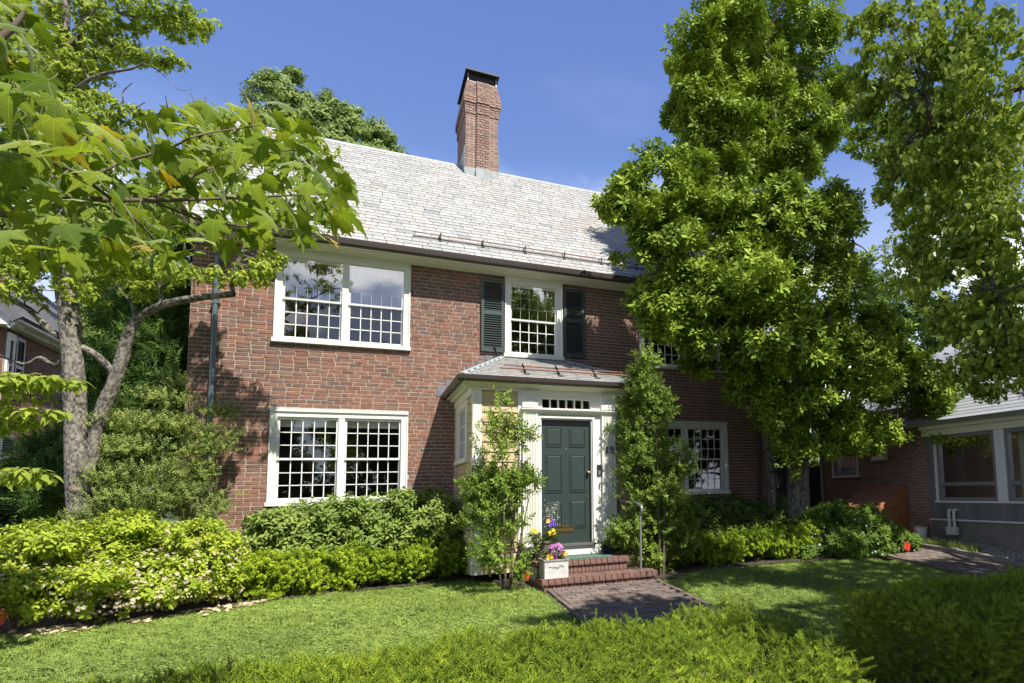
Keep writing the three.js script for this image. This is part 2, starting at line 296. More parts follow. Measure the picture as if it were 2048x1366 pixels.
// ---------- the brick house ----------
const font = await new FontLoader().loadAsync('fonts/droid/droid_serif_regular.typeface.json');
const house = thing('brick_house', 'two-storey red brick house with pale slate roof, tall chimney and green front door', 'house');
const HW = 11.6, CR = 0.0712;
const WINS = [ // outer casing: x0, x1, y0 (sill foot), y1, units
  [1.195, 3.405, 1.363, 3.048, 2], [1.195, 3.405, 4.230, 5.926, 2], [5.195, 6.405, 4.250, 5.926, 1], [8.19, 10.40, 1.355, 3.040, 2], [8.19, 10.40, 4.235, 5.926, 2]];
{
  const s = new THREE.Shape([[0, -0.3], [HW, -0.3], [HW, 6.0], [0, 6.0]].map((p) => new THREE.Vector2(...p)));
  for (const [x0, x1, y0, y1] of [...WINS.map((w) => [w[0] + 0.03, w[1] - 0.03, w[2] + 0.03, w[3] - 0.02]), [5.0, 6.7, 0.3, 3.0]]) s.holes.push(new THREE.Path([[x0, y0], [x0, y1], [x1, y1], [x1, y0]].map((p) => new THREE.Vector2(...p))));
  const g = new THREE.ExtrudeGeometry(s, { depth: 0.3, bevelEnabled: false }); g.translate(0, 0, -0.3045);
  const wall = mesh('wall', g, mortar, house);
  const r = rngOf(21), list = [];
  for (let k = 0, y = -0.12; y < 5.92; k++, y += CR) {
    const yc = y + CR / 2; let spans = [[0, HW]];
    const cut = (a, b) => { spans = spans.flatMap(([p, q]) => (b <= p || a >= q ? [[p, q]] : [[p, Math.max(p, a)], [Math.min(q, b), q]])).filter(([p, q]) => q - p > 0.02); };
    for (const w of WINS) if (yc > w[2] - 0.005 && yc < w[3] + 0.005) cut(w[0] - 0.004, w[1] + 0.004);
    if (yc < 3.36) cut(4.24, 7.36);
    for (const [a, b] of spans) {
      let x = a === 0 ? (k % 2 ? -0.109 : 0) : a - ((a * 13 + k * 0.61) % 1) * 0.1 - (k % 2 ? 0.109 : 0), j = k * 7 + 3;
      while (x < b - 0.012) { j++; const pick = hash3(j, k, 5), w = pick < 0.07 ? 0.109 : 0.209 + 0.016 * hash3(j, k, 9), xa = Math.max(a, x), xb = Math.min(b, x + w); if (xb - xa > 0.025) list.push(brick((xa + xb) / 2, yc, xb - xa - 0.012)); x += w; }
    }
  }
  function brick(x, y, w) {
    const d = r() * 0.005; const seen = y < 1.3 || x > 7.4 ? 0.02 : x < 0.25 ? 0.5 : y > 5.85 ? 0.1 : 1;
    const patch = noise3(x * 0.8, y * 0.8, 4); let v = Math.floor(r() * 10); if (patch < 0.36 && r() < 0.4) v = 3 + 5 * Math.floor(r() * 2); if (patch > 0.66 && r() < 0.45) v = [4, 7, 9][Math.floor(r() * 3)];
    return { at: [x, y, -0.012 + d], s: [w, CR - 0.0165, 0.024], v, seen, M: new THREE.Matrix4().compose(V(x, y + (r() - 0.5) * 0.003, -0.012 + d), new THREE.Quaternion().setFromEuler(new THREE.Euler((r() - 0.5) * 0.03, (r() - 0.5) * 0.012, (r() - 0.5) * 0.012)), V(1, 1, 1)) };
  }
  pieces(list, wall, 300, 'brick', 'brick_field', brickMats, brickRest, brickTints);
  // the other walls, floors and ceilings close the house
  const sideBrick = std([0.21, 0.085, 0.062], 0.92, brickBase);
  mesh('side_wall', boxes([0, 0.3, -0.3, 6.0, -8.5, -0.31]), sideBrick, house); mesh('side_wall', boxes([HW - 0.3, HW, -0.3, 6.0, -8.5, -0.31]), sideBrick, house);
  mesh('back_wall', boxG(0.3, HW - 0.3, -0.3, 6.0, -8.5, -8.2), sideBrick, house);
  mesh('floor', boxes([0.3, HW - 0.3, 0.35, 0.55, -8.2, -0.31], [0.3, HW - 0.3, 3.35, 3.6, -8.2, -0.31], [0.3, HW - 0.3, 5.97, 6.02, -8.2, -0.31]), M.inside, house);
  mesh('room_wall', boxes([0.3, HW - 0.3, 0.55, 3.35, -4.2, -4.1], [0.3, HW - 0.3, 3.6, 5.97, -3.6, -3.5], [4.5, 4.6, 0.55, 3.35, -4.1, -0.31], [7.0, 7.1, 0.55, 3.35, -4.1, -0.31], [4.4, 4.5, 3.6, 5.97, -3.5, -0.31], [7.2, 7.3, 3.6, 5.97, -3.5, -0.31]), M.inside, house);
  // gable triangles
  for (const x of [0, HW - 0.3]) { const t = new THREE.Shape([[0.3, 6.0], [-4, 10.1], [-8.6, 6.0]].map((p) => new THREE.Vector2(...p))); const gg = new THREE.ExtrudeGeometry(t, { depth: 0.3, bevelEnabled: false }); gg.applyMatrix4(new THREE.Matrix4().set(0, 0, 1, x, 0, 1, 0, 0, 1, 0, 0, 0, 0, 0, 0, 1)); gg.computeVertexNormals(); mesh('gable_wall', gg, sideBrick, house); }
}
// windows
function makeWindow(x0, x1, y0, y1, units, blind, parent, storm = false, z = 0, cols = 5, rows = 3) {
  const cw = 0.115, head = 0.135, sill = 0.07, mull = 0.10;
  const fr = new MB();
  fr.span(x0, x0 + cw, y0 + sill, y1 - head, z - 0.14, z + 0.022); fr.span(x1 - cw, x1, y0 + sill, y1 - head, z - 0.14, z + 0.022);
  fr.span(x0, x1, y1 - head, y1 - 0.045, z - 0.14, z + 0.022); fr.span(x0, x1, y1 - 0.045, y1, z - 0.14, z + 0.05);
  fr.span(x0, x0 + 0.022, y0 + sill, y1 - head, z + 0.0225, z + 0.042); fr.span(x1 - 0.022, x1, y0 + sill, y1 - head, z + 0.0225, z + 0.042);
  const W = (x1 - x0 - 2 * cw - mull * (units - 1)) / units;
  for (let u = 1; u < units; u++) { const m = x0 + cw + u * W + (u - 1) * mull; fr.span(m, m + mull, y0 + sill, y1 - head, z - 0.14, z + 0.015); }
  const win = mesh('window', fr.geo(), M.white, parent);
  mesh('sill', boxes([x0 - 0.02, x1 + 0.02, y0, y0 + sill, z - 0.14, z + 0.075]), M.white, win);
  const bot = y0 + sill, topY = y1 - head, mid = (bot + topY) / 2;
  for (let u = 0; u < units; u++) {
    const a = x0 + cw + u * (W + mull), b = a + W;
    for (const [lo, hi, zz, nm] of [[mid - 0.018, topY, z - 0.045, 'upper_sash'], [bot, mid + 0.018, z - 0.082, 'lower_sash']]) {
      const st = 0.036, rb = nm === 'lower_sash' ? 0.06 : 0.036, rt = nm === 'lower_sash' ? 0.036 : 0.045, f = new MB();
      f.span(a, a + st, lo, hi, zz - 0.018, zz + 0.017); f.span(b - st, b, lo, hi, zz - 0.018, zz + 0.017); f.span(a + st, b - st, lo, lo + rb, zz - 0.018, zz + 0.017); f.span(a + st, b - st, hi - rt, hi, zz - 0.018, zz + 0.017);
      mesh(nm, f.geo(), M.sash, win);
      const gx0 = a + st, gx1 = b - st, gy0 = lo + rb, gy1 = hi - rt, mt = new MB(), mw = storm && nm === 'upper_sash' ? 0.004 : 0.0145;
      for (let c = 1; c < cols; c++) { const x = lerp(gx0, gx1, c / cols); mt.span(x - mw / 2, x + mw / 2, gy0, gy1, zz - 0.012, zz + 0.012); }
      for (let q = 1; q < rows; q++) { const y = lerp(gy0, gy1, q / rows); for (let c = 0; c < cols; c++) mt.span(lerp(gx0, gx1, c / cols) + (c ? mw / 2 : 0), lerp(gx0, gx1, (c + 1) / cols) - (c < cols - 1 ? mw / 2 : 0), y - mw / 2, y + mw / 2, zz - 0.0115, zz + 0.0115); }
      mesh('muntins', mt.geo(), M.sash, win);
      const pw = (gx1 - gx0) / cols, ph = (gy1 - gy0) / rows, pg = new THREE.PlaneGeometry(pw - 0.001, ph - 0.001), rr = rngOf(Math.floor(a * 100 + lo * 1000));
      for (let c = 0; c < cols; c++) for (let q = 0; q < rows; q++) { const m = mesh(numbered2(win, 'pane'), pg, M.glass, win); m.position.set(gx0 + (c + 0.5) * pw, gy0 + (q + 0.5) * ph, zz); m.rotation.set((rr() - 0.5) * 0.014, (rr() - 0.5) * 0.014, 0); }
    }
    if (storm) mesh('storm_pane', at(new THREE.PlaneGeometry(W - 0.01, topY - mid), (a + b) / 2, (mid + topY) / 2, z - 0.02), M.storm, win);
    if (blind) mesh('blind', boxG(a + 0.02, b - 0.02, topY - blind, topY - 0.01, z - 0.2, z - 0.19), M.blind, win);
  }
  return win;
}
makeWindow(...WINS[0], 0.16, house); makeWindow(...WINS[1], 0, house, true); makeWindow(...WINS[2], 0, house, true); makeWindow(...WINS[3], 0, house); makeWindow(...WINS[4], 0.3, house, true);
// shutters with separate slats
for (const x0 of [4.725, 6.43]) {
  const x1 = x0 + 0.445, y0 = 4.325, y1 = 5.815, f = new MB(), z0 = 0.022, z1 = 0.062, ym = 5.13;
  f.span(x0, x0 + 0.05, y0, y1, z0, z1); f.span(x1 - 0.05, x1, y0, y1, z0, z1); f.span(x0 + 0.05, x1 - 0.05, y0, y0 + 0.09, z0, z1); f.span(x0 + 0.05, x1 - 0.05, y1 - 0.07, y1, z0, z1); f.span(x0 + 0.05, x1 - 0.05, ym - 0.045, ym + 0.045, z0, z1);
  const sh = mesh('shutter', f.geo(), M.shutter, house);
  const slat = new MB().box(0, 0, 0, 0.345, 0.008, 0.048).geo();
  for (const [a, b] of [[y0 + 0.09, ym - 0.045], [ym + 0.045, y1 - 0.07]]) { const n = Math.round((b - a) / 0.047); for (let i = 0; i < n; i++) { const m = mesh(numbered2(sh, 'slat'), slat, M.shutter, sh); m.position.set((x0 + x1) / 2, a + (i + 0.5) * (b - a) / n, 0.042); m.rotation.x = 0.72; } }
  const c = (x0 + x1) / 2 - 0.06 * (x0 < 5 ? -1 : 1);
  mesh('shutter_dog', tube([[c - 0.03, 4.39, 0.085, 0.008], [c - 0.045, 4.42, 0.085, 0.008], [c - 0.02, 4.43, 0.085, 0.009], [c, 4.36, 0.085, 0.012], [c + 0.01, 4.30, 0.085, 0.012], [c + 0.03, 4.24, 0.085, 0.009], [c + 0.005, 4.22, 0.085, 0.008], [c - 0.01, 4.25, 0.085, 0.007]], 6, 4, 0), M.iron, sh);
}
// eaves: cornice boards stepping out, gutter, roof
mesh('cornice', profileX([[0.004, 5.925], [0.05, 5.925], [0.05, 5.945], [0.115, 5.945], [0.115, 5.96], [0.205, 5.96], [0.205, 5.972], [0.30, 5.972], [0.30, 5.985], [0.39, 5.985], [0.39, 6.02], [0.004, 6.02]], -0.02, HW + 0.02), M.trim, house);
mesh('gutter', profileX([[0.375, 6.021], [0.40, 5.985], [0.44, 5.965], [0.48, 5.972], [0.505, 6.0], [0.515, 6.06], [0.52, 6.10], [0.505, 6.10], [0.495, 6.04], [0.44, 6.025]], -0.1, HW + 0.1), M.gutter, house);
{
  const S = 0.92, L0 = Math.hypot(1, S), ny = 1 / L0, nz = S / L0, E = [6.10, 0.46]; // eave line y, z
  const thick = 0.03, roofG = new THREE.BufferGeometry();
  const prof = [[0.46, 6.08], [-4, 6.08 + S * 4.46], [-8.9, 6.08 + S * 4.46 - S * 4.9], [-8.9, 6.02 + S * 4.46 - S * 4.9], [-4, 6.0 + S * 4.46], [0.46, 6.03]];
  const roof = mesh('roof', profileX(prof, -0.12, HW + 0.12), M.darkSlate, house);
  const r = rngOf(8), list = [], exp = 0.168, total = 4.46 * L0;
  for (let k = 0; k * exp < total - 0.05; k++) {
    let x = -0.14 - (k % 2) * 0.13 - r() * 0.08;
    while (x < HW + 0.12) {
      const w = 0.2 + r() * 0.16, xa = Math.max(x, -0.14), xb = Math.min(x + w, HW + 0.14);
      if (xb - xa > 0.05) {
        const len = exp * 1.55, s = k * exp + len / 2 - 0.03 + (r() - 0.5) * 0.01, lift = 0.02 + 0.006 + r() * 0.004, y = E[0] - 0.02 + s * nz, z = E[1] - s * ny;
        const xc = (xa + xb) / 2, c = [xc, y + ny * lift, z + nz * lift];
        let v = [0, 1, 2, 3, 4, 9][Math.floor(r() * 6)]; const q = r(); if (q > 0.982) v = 6; else if (q > 0.972) v = 7; else if (q > 0.94) v = 8; else if (noise3(xc * 0.9, 2, s * 0.9) > 0.72 && q < 0.3) v = 5;
        list.push({ at: c, s: [xb - xa - 0.010, 0.014, len], v, seen: xc > 8.4 ? 0 : xc < 1.6 && s < 3 ? 0.05 : 1, M: new THREE.Matrix4().compose(V(...c), new THREE.Quaternion().setFromEuler(new THREE.Euler(Math.atan(S) - 0.06 + (r() - 0.5) * 0.008, (r() - 0.5) * 0.01, (r() - 0.5) * 0.006)), V(1, 1, 1)) });
      }
      x += w;
    }
  }
  pieces(list, roof, 300, 'slate', 'slate_field', slateMats, slateRest, slateTints);
  const ry = 6.08 + S * 4.46; const cap = profileX([[-3.86, ry - 0.105], [-4, ry + 0.05], [-4.14, ry - 0.105]], -0.14, HW + 0.14); mesh('ridge_cap', cap, M.verdigris, roof);
  // snow rails near the eave
  const on = (x, s, h) => [x, 6.09 + s * nz + ny * h, 0.46 - s * ny + nz * h];
  for (const h of [0.05, 0.13]) mesh('snow_rail', rod(on(3.42, 0.52, h), on(8.3, 0.52, h), 0.011), M.copper, roof);
  for (const x of [3.92, 4.73, 5.58, 6.42, 7.25, 8.1]) mesh('snow_bracket', merge([rod(on(x, 0.5, 0), on(x, 0.53, 0.17), 0.012), rod(on(x, 0.72, 0.02), on(x, 0.53, 0.15), 0.01), rod(on(x - 0.03, 0.46, 0.035), on(x + 0.03, 0.46, 0.035), 0.014)]), M.iron, roof);
}
{ // chimney of bricks laid in rings, with a projecting rib, two corbelled bands and a tapering head
  const x0 = 4.855, x1 = 5.70, z1 = -3.45, z0 = -5.0;
  const ch = mesh('chimney', boxes([x0 + 0.007, x1 - 0.007, 8.2, 12.08, z0 + 0.007, z1 - 0.007], [x0 + 0.04, x1 - 0.04, 12.08, 12.36, z0 + 0.04, z1 - 0.04]), mortar, house);
  const r = rngOf(31), list = [];
  const ring = (y, e, rib) => {
    const X0 = x0 - e, X1 = x1 + e, Z1 = z1 + e, Z0 = z0 - e;
    const row = (n, f) => { for (let i = 0; i < n; i++) f(i, n); };
    const off = Math.round(y / CR) % 2 ? 0.5 : 0, put = (x, z, w, d, seen) => list.push({ at: [x, y, z], s: [w, CR - 0.016, d], v: [0, 1, 5, 6, 8, 9, 2, 3][Math.floor(r() * 8)], seen });
    const face = (a, b, f) => { const n = 4, st = (b - a) / n; let p = a; if (off) { f(p + st / 4, st / 2); p += st / 2; } while (p < b - 0.03) { const w = Math.min(st, b - p); f(p + w / 2, w); p += w; } };
    face(X0, X1, (c, w) => put(c, Z1 - 0.05 - (c > 5.13 && c < 5.46 ? 0.001 : 0), w - 0.014, 0.1, 1)); face(X0, X1, (c, w) => put(c, Z0 + 0.05, w - 0.011, 0.1, 0));
    face(Z0 + 0.1, Z1 - 0.1, (c, w) => put(X0 + 0.05, c, 0.1, w * 0.97, 0.6)); face(Z0 + 0.1, Z1 - 0.1, (c, w) => put(X1 - 0.05, c, 0.1, w * 0.97, 0));
    const hw = 0.155; if (off) { put(5.292 - hw / 2 - 0.005, Z1 + 0.02, hw, 0.075, 1); put(5.292 + hw / 2 + 0.005, Z1 + 0.02, hw, 0.075, 1); } else { put(5.292 - 0.113, Z1 + 0.02, 0.09, 0.075, 1); put(5.292, Z1 + 0.02, 0.113, 0.075, 1); put(5.292 + 0.113, Z1 + 0.02, 0.09, 0.075, 1); }
  };
  for (let y = 8.6, k = 0; y < 12.35; y += CR, k++) {
    let e = 0; if (y > 11.42 && y < 11.62) e = 0.022; else if (y >= 11.62 && y < 11.72) e = 0.035; else if (y >= 11.72 && y < 11.9) e = 0.062; else if (y >= 11.9) e = 0.055 - (y - 11.9) * 0.19;
    ring(y, e, true);
  }
  pieces(list, ch, 290, 'brick', 'brick_field', wornAndFillMats, brickRest, wornAndFillTints);
  const fl = new MB(); fl.span(x0 - 0.014, x1 + 0.014, 9.4, 9.93, z1, z1 + 0.008); fl.span(5.12, 5.465, 9.4, 9.93, z1 + 0.058, z1 + 0.066); fl.span(x0 - 0.014, x0 - 0.004, 9.4, 10.5, z0, z1 - 0.001); fl.span(x1 + 0.004, x1 + 0.014, 9.4, 10.5, z0, z1 - 0.001);
  mesh('flashing', fl.geo(), M.verdigris, ch);
  mesh('chimney_cap', boxes([x0 - 0.01, x1 + 0.01, 12.565, 12.6, z0 - 0.05, z1 + 0.1]), M.iron, ch);
  const scr = new MB(); for (const x of [x0 + 0.05, x1 - 0.07]) for (const z of [z0 + 0.1, z1 - 0.03]) scr.span(x, x + 0.02, 12.34, 12.565, z - 0.01, z + 0.01); mesh('cap_post', scr.geo(), M.steel, ch);
  mesh('spark_screen', boxes([x0 + 0.075, x1 - 0.075, 12.34, 12.563, z0 + 0.12, z1 - 0.05]), M.iron, ch);
}
// downspouts
function downspout(x, top, mat) { mesh('downspout', merge([tube([[x, top, 0.4, 0.04], [x, top - 0.12, 0.34, 0.04], [x, top - 0.3, 0.1, 0.04], [x, top - 0.45, 0.075, 0.04]], 10, 3, 0), rod([x, top - 0.45, 0.075], [x, 0.25, 0.075], 0.042, 10), tube([[x, 0.27, 0.075, 0.042], [x, 0.2, 0.1, 0.042], [x, 0.17, 0.25, 0.042]], 10, 3, 0)]), mat, house); for (const y of [1.2, 3.0, 4.8]) mesh('pipe_strap', boxG(x - 0.055, x + 0.055, y, y + 0.035, 0.006, 0.122), mat, house); }
downspout(0.36, 5.98, M.downpipe); downspout(11.26, 5.98, M.gutter);
// ---------- the entrance vestibule of the house ----------
{
  const X0 = 4.25, X1 = 7.35, Z = 2.19, y0 = 0.2, yT = 3.28;
  const ves = mesh('vestibule_wall', boxes([X0 + 0.02, X0 + 0.12, y0, yT, 0.004, Z - 0.02], [X1 - 0.12, X1 - 0.02, y0, yT, 0.004, Z - 0.02], [X0 + 0.12, 5.36, y0, yT, Z - 0.12, Z - 0.02], [6.30, X1 - 0.12, y0, yT, Z - 0.12, Z - 0.02], [5.36, 6.30, 3.13, yT, Z - 0.12, Z - 0.02], [5.36, 6.30, 2.77, 2.9, Z - 0.12, Z - 0.02], [X0 + 0.12, X1 - 0.12, 3.24, 3.279, 0.004, Z - 0.12], [X0 + 0.12, X1 - 0.12, 0.45, 0.58, -0.3, Z - 0.12]), M.clap, house);
  const clapG = new Map(), clap = (len) => { const k = len.toFixed(2); if (!clapG.has(k)) { const s = new THREE.Shape([[0, 0], [0.024, 0.0], [0.024, 0.008], [0.004, 0.176], [0, 0.176]].map((p) => new THREE.Vector2(...p))); const g = new THREE.ExtrudeGeometry(s, { depth: len, bevelEnabled: false }); clapG.set(k, g); } return clapG.get(k); };
  for (let i = 0, y = y0; y < 3.1; i++, y += 0.165) {
    // front: left and right of the door case
    for (const [a, b] of [[X0 + 0.145, 4.985], [6.765, X1 - 0.145]]) { const m = mesh(numbered2(ves, 'clapboard'), clap(b - a), M.clap, ves); m.rotation.y = -Math.PI / 2; m.position.set(b, y, Z - 0.02); }
    // side facing left, broken by its window
    for (const [a, b] of y > 1.94 ? [[0.115, 0.37], [1.70, Z - 0.115]] : [[0.115, Z - 0.115]]) { const m = mesh(numbered2(ves, 'clapboard'), clap(b - a), M.clap, ves); m.rotation.y = Math.PI; m.position.set(X0 + 0.02, y, b); }
  }
  mesh('corner_board', boxes([X0 - 0.002, X0 + 0.145, y0, 3.2, Z - 0.02, Z + 0.012], [X0 - 0.002, X0 + 0.02, y0, 3.2, Z - 0.115, Z - 0.021]), M.trim, house);
  mesh('corner_board', boxes([X1 - 0.145, X1 + 0.002, y0, 3.2, Z - 0.02, Z + 0.012], [X1 - 0.02, X1 + 0.002, y0, 3.2, Z - 0.115, Z - 0.021]), M.trim, house);
  mesh('corner_board', boxes([X0 - 0.002, X0 + 0.02, y0, 3.2, 0.006, 0.115]), M.trim, house);
  // frieze and crown under the eave
  mesh('frieze', boxes([X0 - 0.012, X1 + 0.012, 3.2, 3.33, Z - 0.02, Z + 0.03], [X0 - 0.025, X0 + 0.02, 3.12, 3.33, 0.006, Z - 0.021]), M.trim, house);
  mesh('crown_moulding', merge([profileX([[Z + 0.031, 3.25], [Z + 0.06, 3.25], [Z + 0.10, 3.29], [Z + 0.17, 3.305], [Z + 0.17, 3.34], [Z + 0.031, 3.34]], X0 - 0.16, X1 + 0.16), boxes([X0 - 0.16, X0 - 0.026, 3.30, 3.34, 0.006, Z + 0.030], [X0 - 0.09, X0 - 0.026, 3.255, 3.299, 0.006, Z + 0.030])]), M.trim, house);
  // gutter on the front and on the left side
  mesh('vestibule_gutter', merge([profileX([[Z + 0.171, 3.36], [Z + 0.19, 3.32], [Z + 0.25, 3.31], [Z + 0.285, 3.335], [Z + 0.295, 3.40], [Z + 0.28, 3.40], [Z + 0.27, 3.36]], X0 - 0.27, X1 + 0.27), at(profileX([[0.161, 3.36], [0.18, 3.32], [0.225, 3.31], [0.262, 3.335], [0.27, 3.40], [0.255, 3.40], [0.245, 3.36]], 0, Z + 0.17), X0, 0, 0.01, 0, -Math.PI / 2, 0)]), M.gutter, house);
  // hipped slate roof
  const eF = Z + 0.24, eL = X0 - 0.22, eR = X1 + 0.22, yE = 3.385, yTop = 4.215, tL = 5.13, tR = 6.47;
  const g = new THREE.BufferGeometry();
  const P = [[eL, yE, eF], [eR, yE, eF], [tR, yTop, 0.006], [tL, yTop, 0.006], [eL, yE, 0.006], [eR, yE, 0.006]];
  g.setAttribute('position', new THREE.Float32BufferAttribute([0, 1, 2, 0, 2, 3, 4, 0, 3, 1, 5, 2, 4, 5, 1, 4, 1, 0].flatMap((i) => P[i]), 3)); g.computeVertexNormals(); g.setAttribute('uv', new THREE.Float32BufferAttribute(new Float32Array(36), 2));
  const vr = mesh('vestibule_roof', g, M.darkSlate, house);
  const r = rngOf(44), list = [], run = eF - 0.006, rise = yTop - yE, L = Math.hypot(run, rise), n = [rise / L, run / L], exp = 0.17;
  for (let k = 0; k * exp < L - 0.04; k++) {
    const f = (k + 0.5) * exp / L, a = lerp(eL, tL, f), b = lerp(eR, tR, f); let x = a - r() * 0.1;
    while (x < b) { const w = 0.2 + r() * 0.14, xa = Math.max(a, x), xb = Math.min(b, x + w); if (xb - xa > 0.04) { const s = Math.min(k * exp + 0.11, L - 0.1), lift = 0.012 + r() * 0.003, c = [(xa + xb) / 2, yE + s * n[0] + n[1] * lift, eF - s * n[1] + n[0] * lift]; list.push({ at: c, s: [xb - xa - 0.01, 0.016, Math.min(exp * 1.5, 0.25)], v: [8, 6, 3, 6, 5, 6, 8, 5][Math.floor(r() * 8)], M: new THREE.Matrix4().compose(V(...c), new THREE.Quaternion().setFromEuler(new THREE.Euler(Math.atan2(rise, run) - 0.075, 0, (r() - 0.5) * 0.01)), V(1, 1, 1)) }); } x += w; }
  }
  const rL = tL - eL, LL = Math.hypot(rL, rise);
  for (let k = 0; k * exp < LL - 0.05; k++) { const f = (k + 0.5) * exp / LL, zb = lerp(eF, 0.01, f); let z = 0.01; while (z < zb) { const w = 0.2 + r() * 0.12, ze = Math.min(zb, z + w); if (ze - z > 0.04) { const s = Math.min(k * exp + 0.1, LL - 0.1), c = [eL + s * rL / LL - 0.012 * rise / LL, yE + s * rise / LL + 0.012 * rL / LL, (z + ze) / 2]; list.push({ at: c, s: [Math.min(exp * 1.5, 0.25), 0.011, ze - z - 0.006], v: [8, 6, 2][Math.floor(r() * 3)], M: new THREE.Matrix4().compose(V(...c), new THREE.Quaternion().setFromEuler(new THREE.Euler(0, 0, Math.atan2(rise, rL) - 0.05)), V(1, 1, 1)) }); } z += w; } }
  pieces(list, vr, 200, 'slate', 'slate_field', slateMats, slateRest, slateTints);
  const strip = (a, b, w, nm, mat) => { const A = V(...a), B = V(...b), d = B.clone().sub(A).normalize(), up = V(0, 1, 0), sd = d.clone().cross(up).normalize(); const m = new MB(); const q = (p, s, h) => p.clone().addScaledVector(sd, s * w).add(V(0, h, 0)); const t = 0.03; for (const [s0, s1] of [[-1, 0], [0, 1]]) { const A0 = q(A, s0, s0 ? 0.0 : t), A1 = q(A, s1, s1 ? 0.0 : t), B0 = q(B, s0, s0 ? 0.0 : t), B1 = q(B, s1, s1 ? 0.0 : t); const nn = B0.clone().sub(A0).cross(A1.clone().sub(A0)).normalize(); if (nn.y < 0) { nn.negate(); m.quad(A0, A1, B1, B0, nn, 1, 1, null, 0, 0); } else m.quad(A0, B0, B1, A1, nn, 1, 1, null, 0, 0); } return mesh(nm, m.geo(), mat, vr); };
  strip([eL, yE + 0.02, eF], [tL, yTop + 0.02, 0.02], 0.085, 'hip_flashing', M.verdigris); strip([eR, yE + 0.02, eF], [tR, yTop + 0.02, 0.02], 0.085, 'hip_flashing', M.verdigris);
  mesh('ridge_flashing', boxes([tL - 0.05, tR + 0.05, yTop - 0.03, yTop + 0.035, 0.024, 0.035]), M.verdigris, vr);
  const on = (x, s, h) => [x, yE + s * n[0] + n[1] * h, eF - s * n[1] + n[0] * h];
  mesh('snow_rail', rod(on(4.83, 0.72, 0.11), on(7.30, 0.72, 0.11), 0.014), M.copper, vr); mesh('snow_rail', rod(on(4.72, 0.50, 0.09), on(7.36, 0.50, 0.09), 0.014), M.copper, vr);
  for (const x of [5.15, 5.75, 6.44]) mesh('snow_bracket', merge([rod(on(x, 0.36, 0.02), on(x, 0.72, 0.15), 0.014), rod(on(x, 0.72, 0.15), on(x, 0.52, 0.02), 0.012), rod(on(x - 0.05, 0.34, 0.03), on(x + 0.05, 0.34, 0.03), 0.018)]), M.iron, vr);
  // stepped lead flashing where roof and wall meet
  const steps = [[3.90, 3.38, 0.17, 0.22], [4.07, 3.52, 0.2, 0.19], [4.28, 3.70, 0.2, 0.16], [4.46, 3.84, 0.2, 0.18], [4.64, 3.99, 0.24, 0.16], [4.80, 4.11, 0.30, 0.17]];
  for (const [x, y, w, h] of steps) { mesh('step_flashing', boxG(x, x + w, y, y + h, 0.0065, 0.0095), M.lead, house); mesh('step_flashing', boxG(HW - x - w, HW - x, y, y + h, 0.0065, 0.0095), M.lead, house); }
  // vestibule side window: frame in its own axes, turned to face left
  {
    const w = new MB(), xw = X0 + 0.02, za = 0.37, zb = 1.70, ya = 2.03, yb = 3.11;
    w.span(xw - 0.045, xw, ya + 0.07, yb - 0.12, za, za + 0.13); w.span(xw - 0.045, xw, ya + 0.07, yb - 0.12, zb - 0.13, zb); w.span(xw - 0.045, xw, yb - 0.12, yb, za, zb); w.span(xw - 0.075, xw, ya, ya + 0.07, za - 0.02, zb + 0.02);
    w.span(xw - 0.03, xw, ya + 0.07, yb - 0.12, za + 0.131, za + 0.32); w.span(xw - 0.03, xw, ya + 0.07, yb - 0.12, zb - 0.32, zb - 0.131);
    const win = mesh('window', w.geo(), M.trim, house), z0 = za + 0.32, z1 = zb - 0.32, c0 = ya + 0.09, c1 = yb - 0.13, mt = new MB();
    for (let i = 0; i <= 3; i++) { const z = lerp(z0, z1, i / 3); mt.span(xw - 0.022, xw - 0.002, c0, c1, z - 0.012, z + 0.012); }
    for (let j = 0; j <= 3; j++) { const y = lerp(c0, c1, j / 3); for (let i = 0; i < 3; i++) mt.span(xw - 0.021, xw - 0.003, y - 0.012, y + 0.012, lerp(z0, z1, i / 3) + 0.012, lerp(z0, z1, (i + 1) / 3) - 0.012); }
    mesh('muntins', mt.geo(), M.sash, win);
    const pg = new THREE.PlaneGeometry((z1 - z0) / 3 - 0.01, (c1 - c0) / 3 - 0.01), dark = new THREE.MeshPhysicalMaterial({ color: col([0.03, 0.035, 0.035]), roughness: 0.03, ior: 1.9 });
    for (let i = 0; i < 3; i++) for (let j = 0; j < 3; j++) { const p = mesh(numbered2(win, 'pane'), pg, dark, win); p.rotation.y = -Math.PI / 2; p.position.set(xw - 0.008, lerp(c0, c1, (j + 0.5) / 3), lerp(z0, z1, (i + 0.5) / 3)); }
  }
  // door case: casing boards, fluted pilasters with blocks, entablature, transom, door
  const F = Z + 0.012;
  mesh('door_casing', boxes([4.985, 5.365, 0.6, 3.199, Z - 0.0195, F], [6.295, 6.765, 0.6, 3.199, Z - 0.0195, F], [5.365, 6.295, 2.76, 2.905, Z - 0.0195, F], [5.365, 6.295, 3.125, 3.199, Z - 0.0195, F], [5.365, 5.385, 0.6, 2.759, Z - 0.13, F - 0.004], [6.275, 6.295, 0.6, 2.759, Z - 0.13, F - 0.004], [5.386, 6.274, 2.738, 2.759, Z - 0.13, F - 0.004]), M.white, house);
  mesh('door_moulding', boxes([5.325, 5.366, 0.6, 2.80, F + 0.001, F + 0.022], [6.294, 6.335, 0.6, 2.80, F + 0.001, F + 0.022], [5.366, 6.294, 2.762, 2.80, F + 0.001, F + 0.022]), M.white, house);
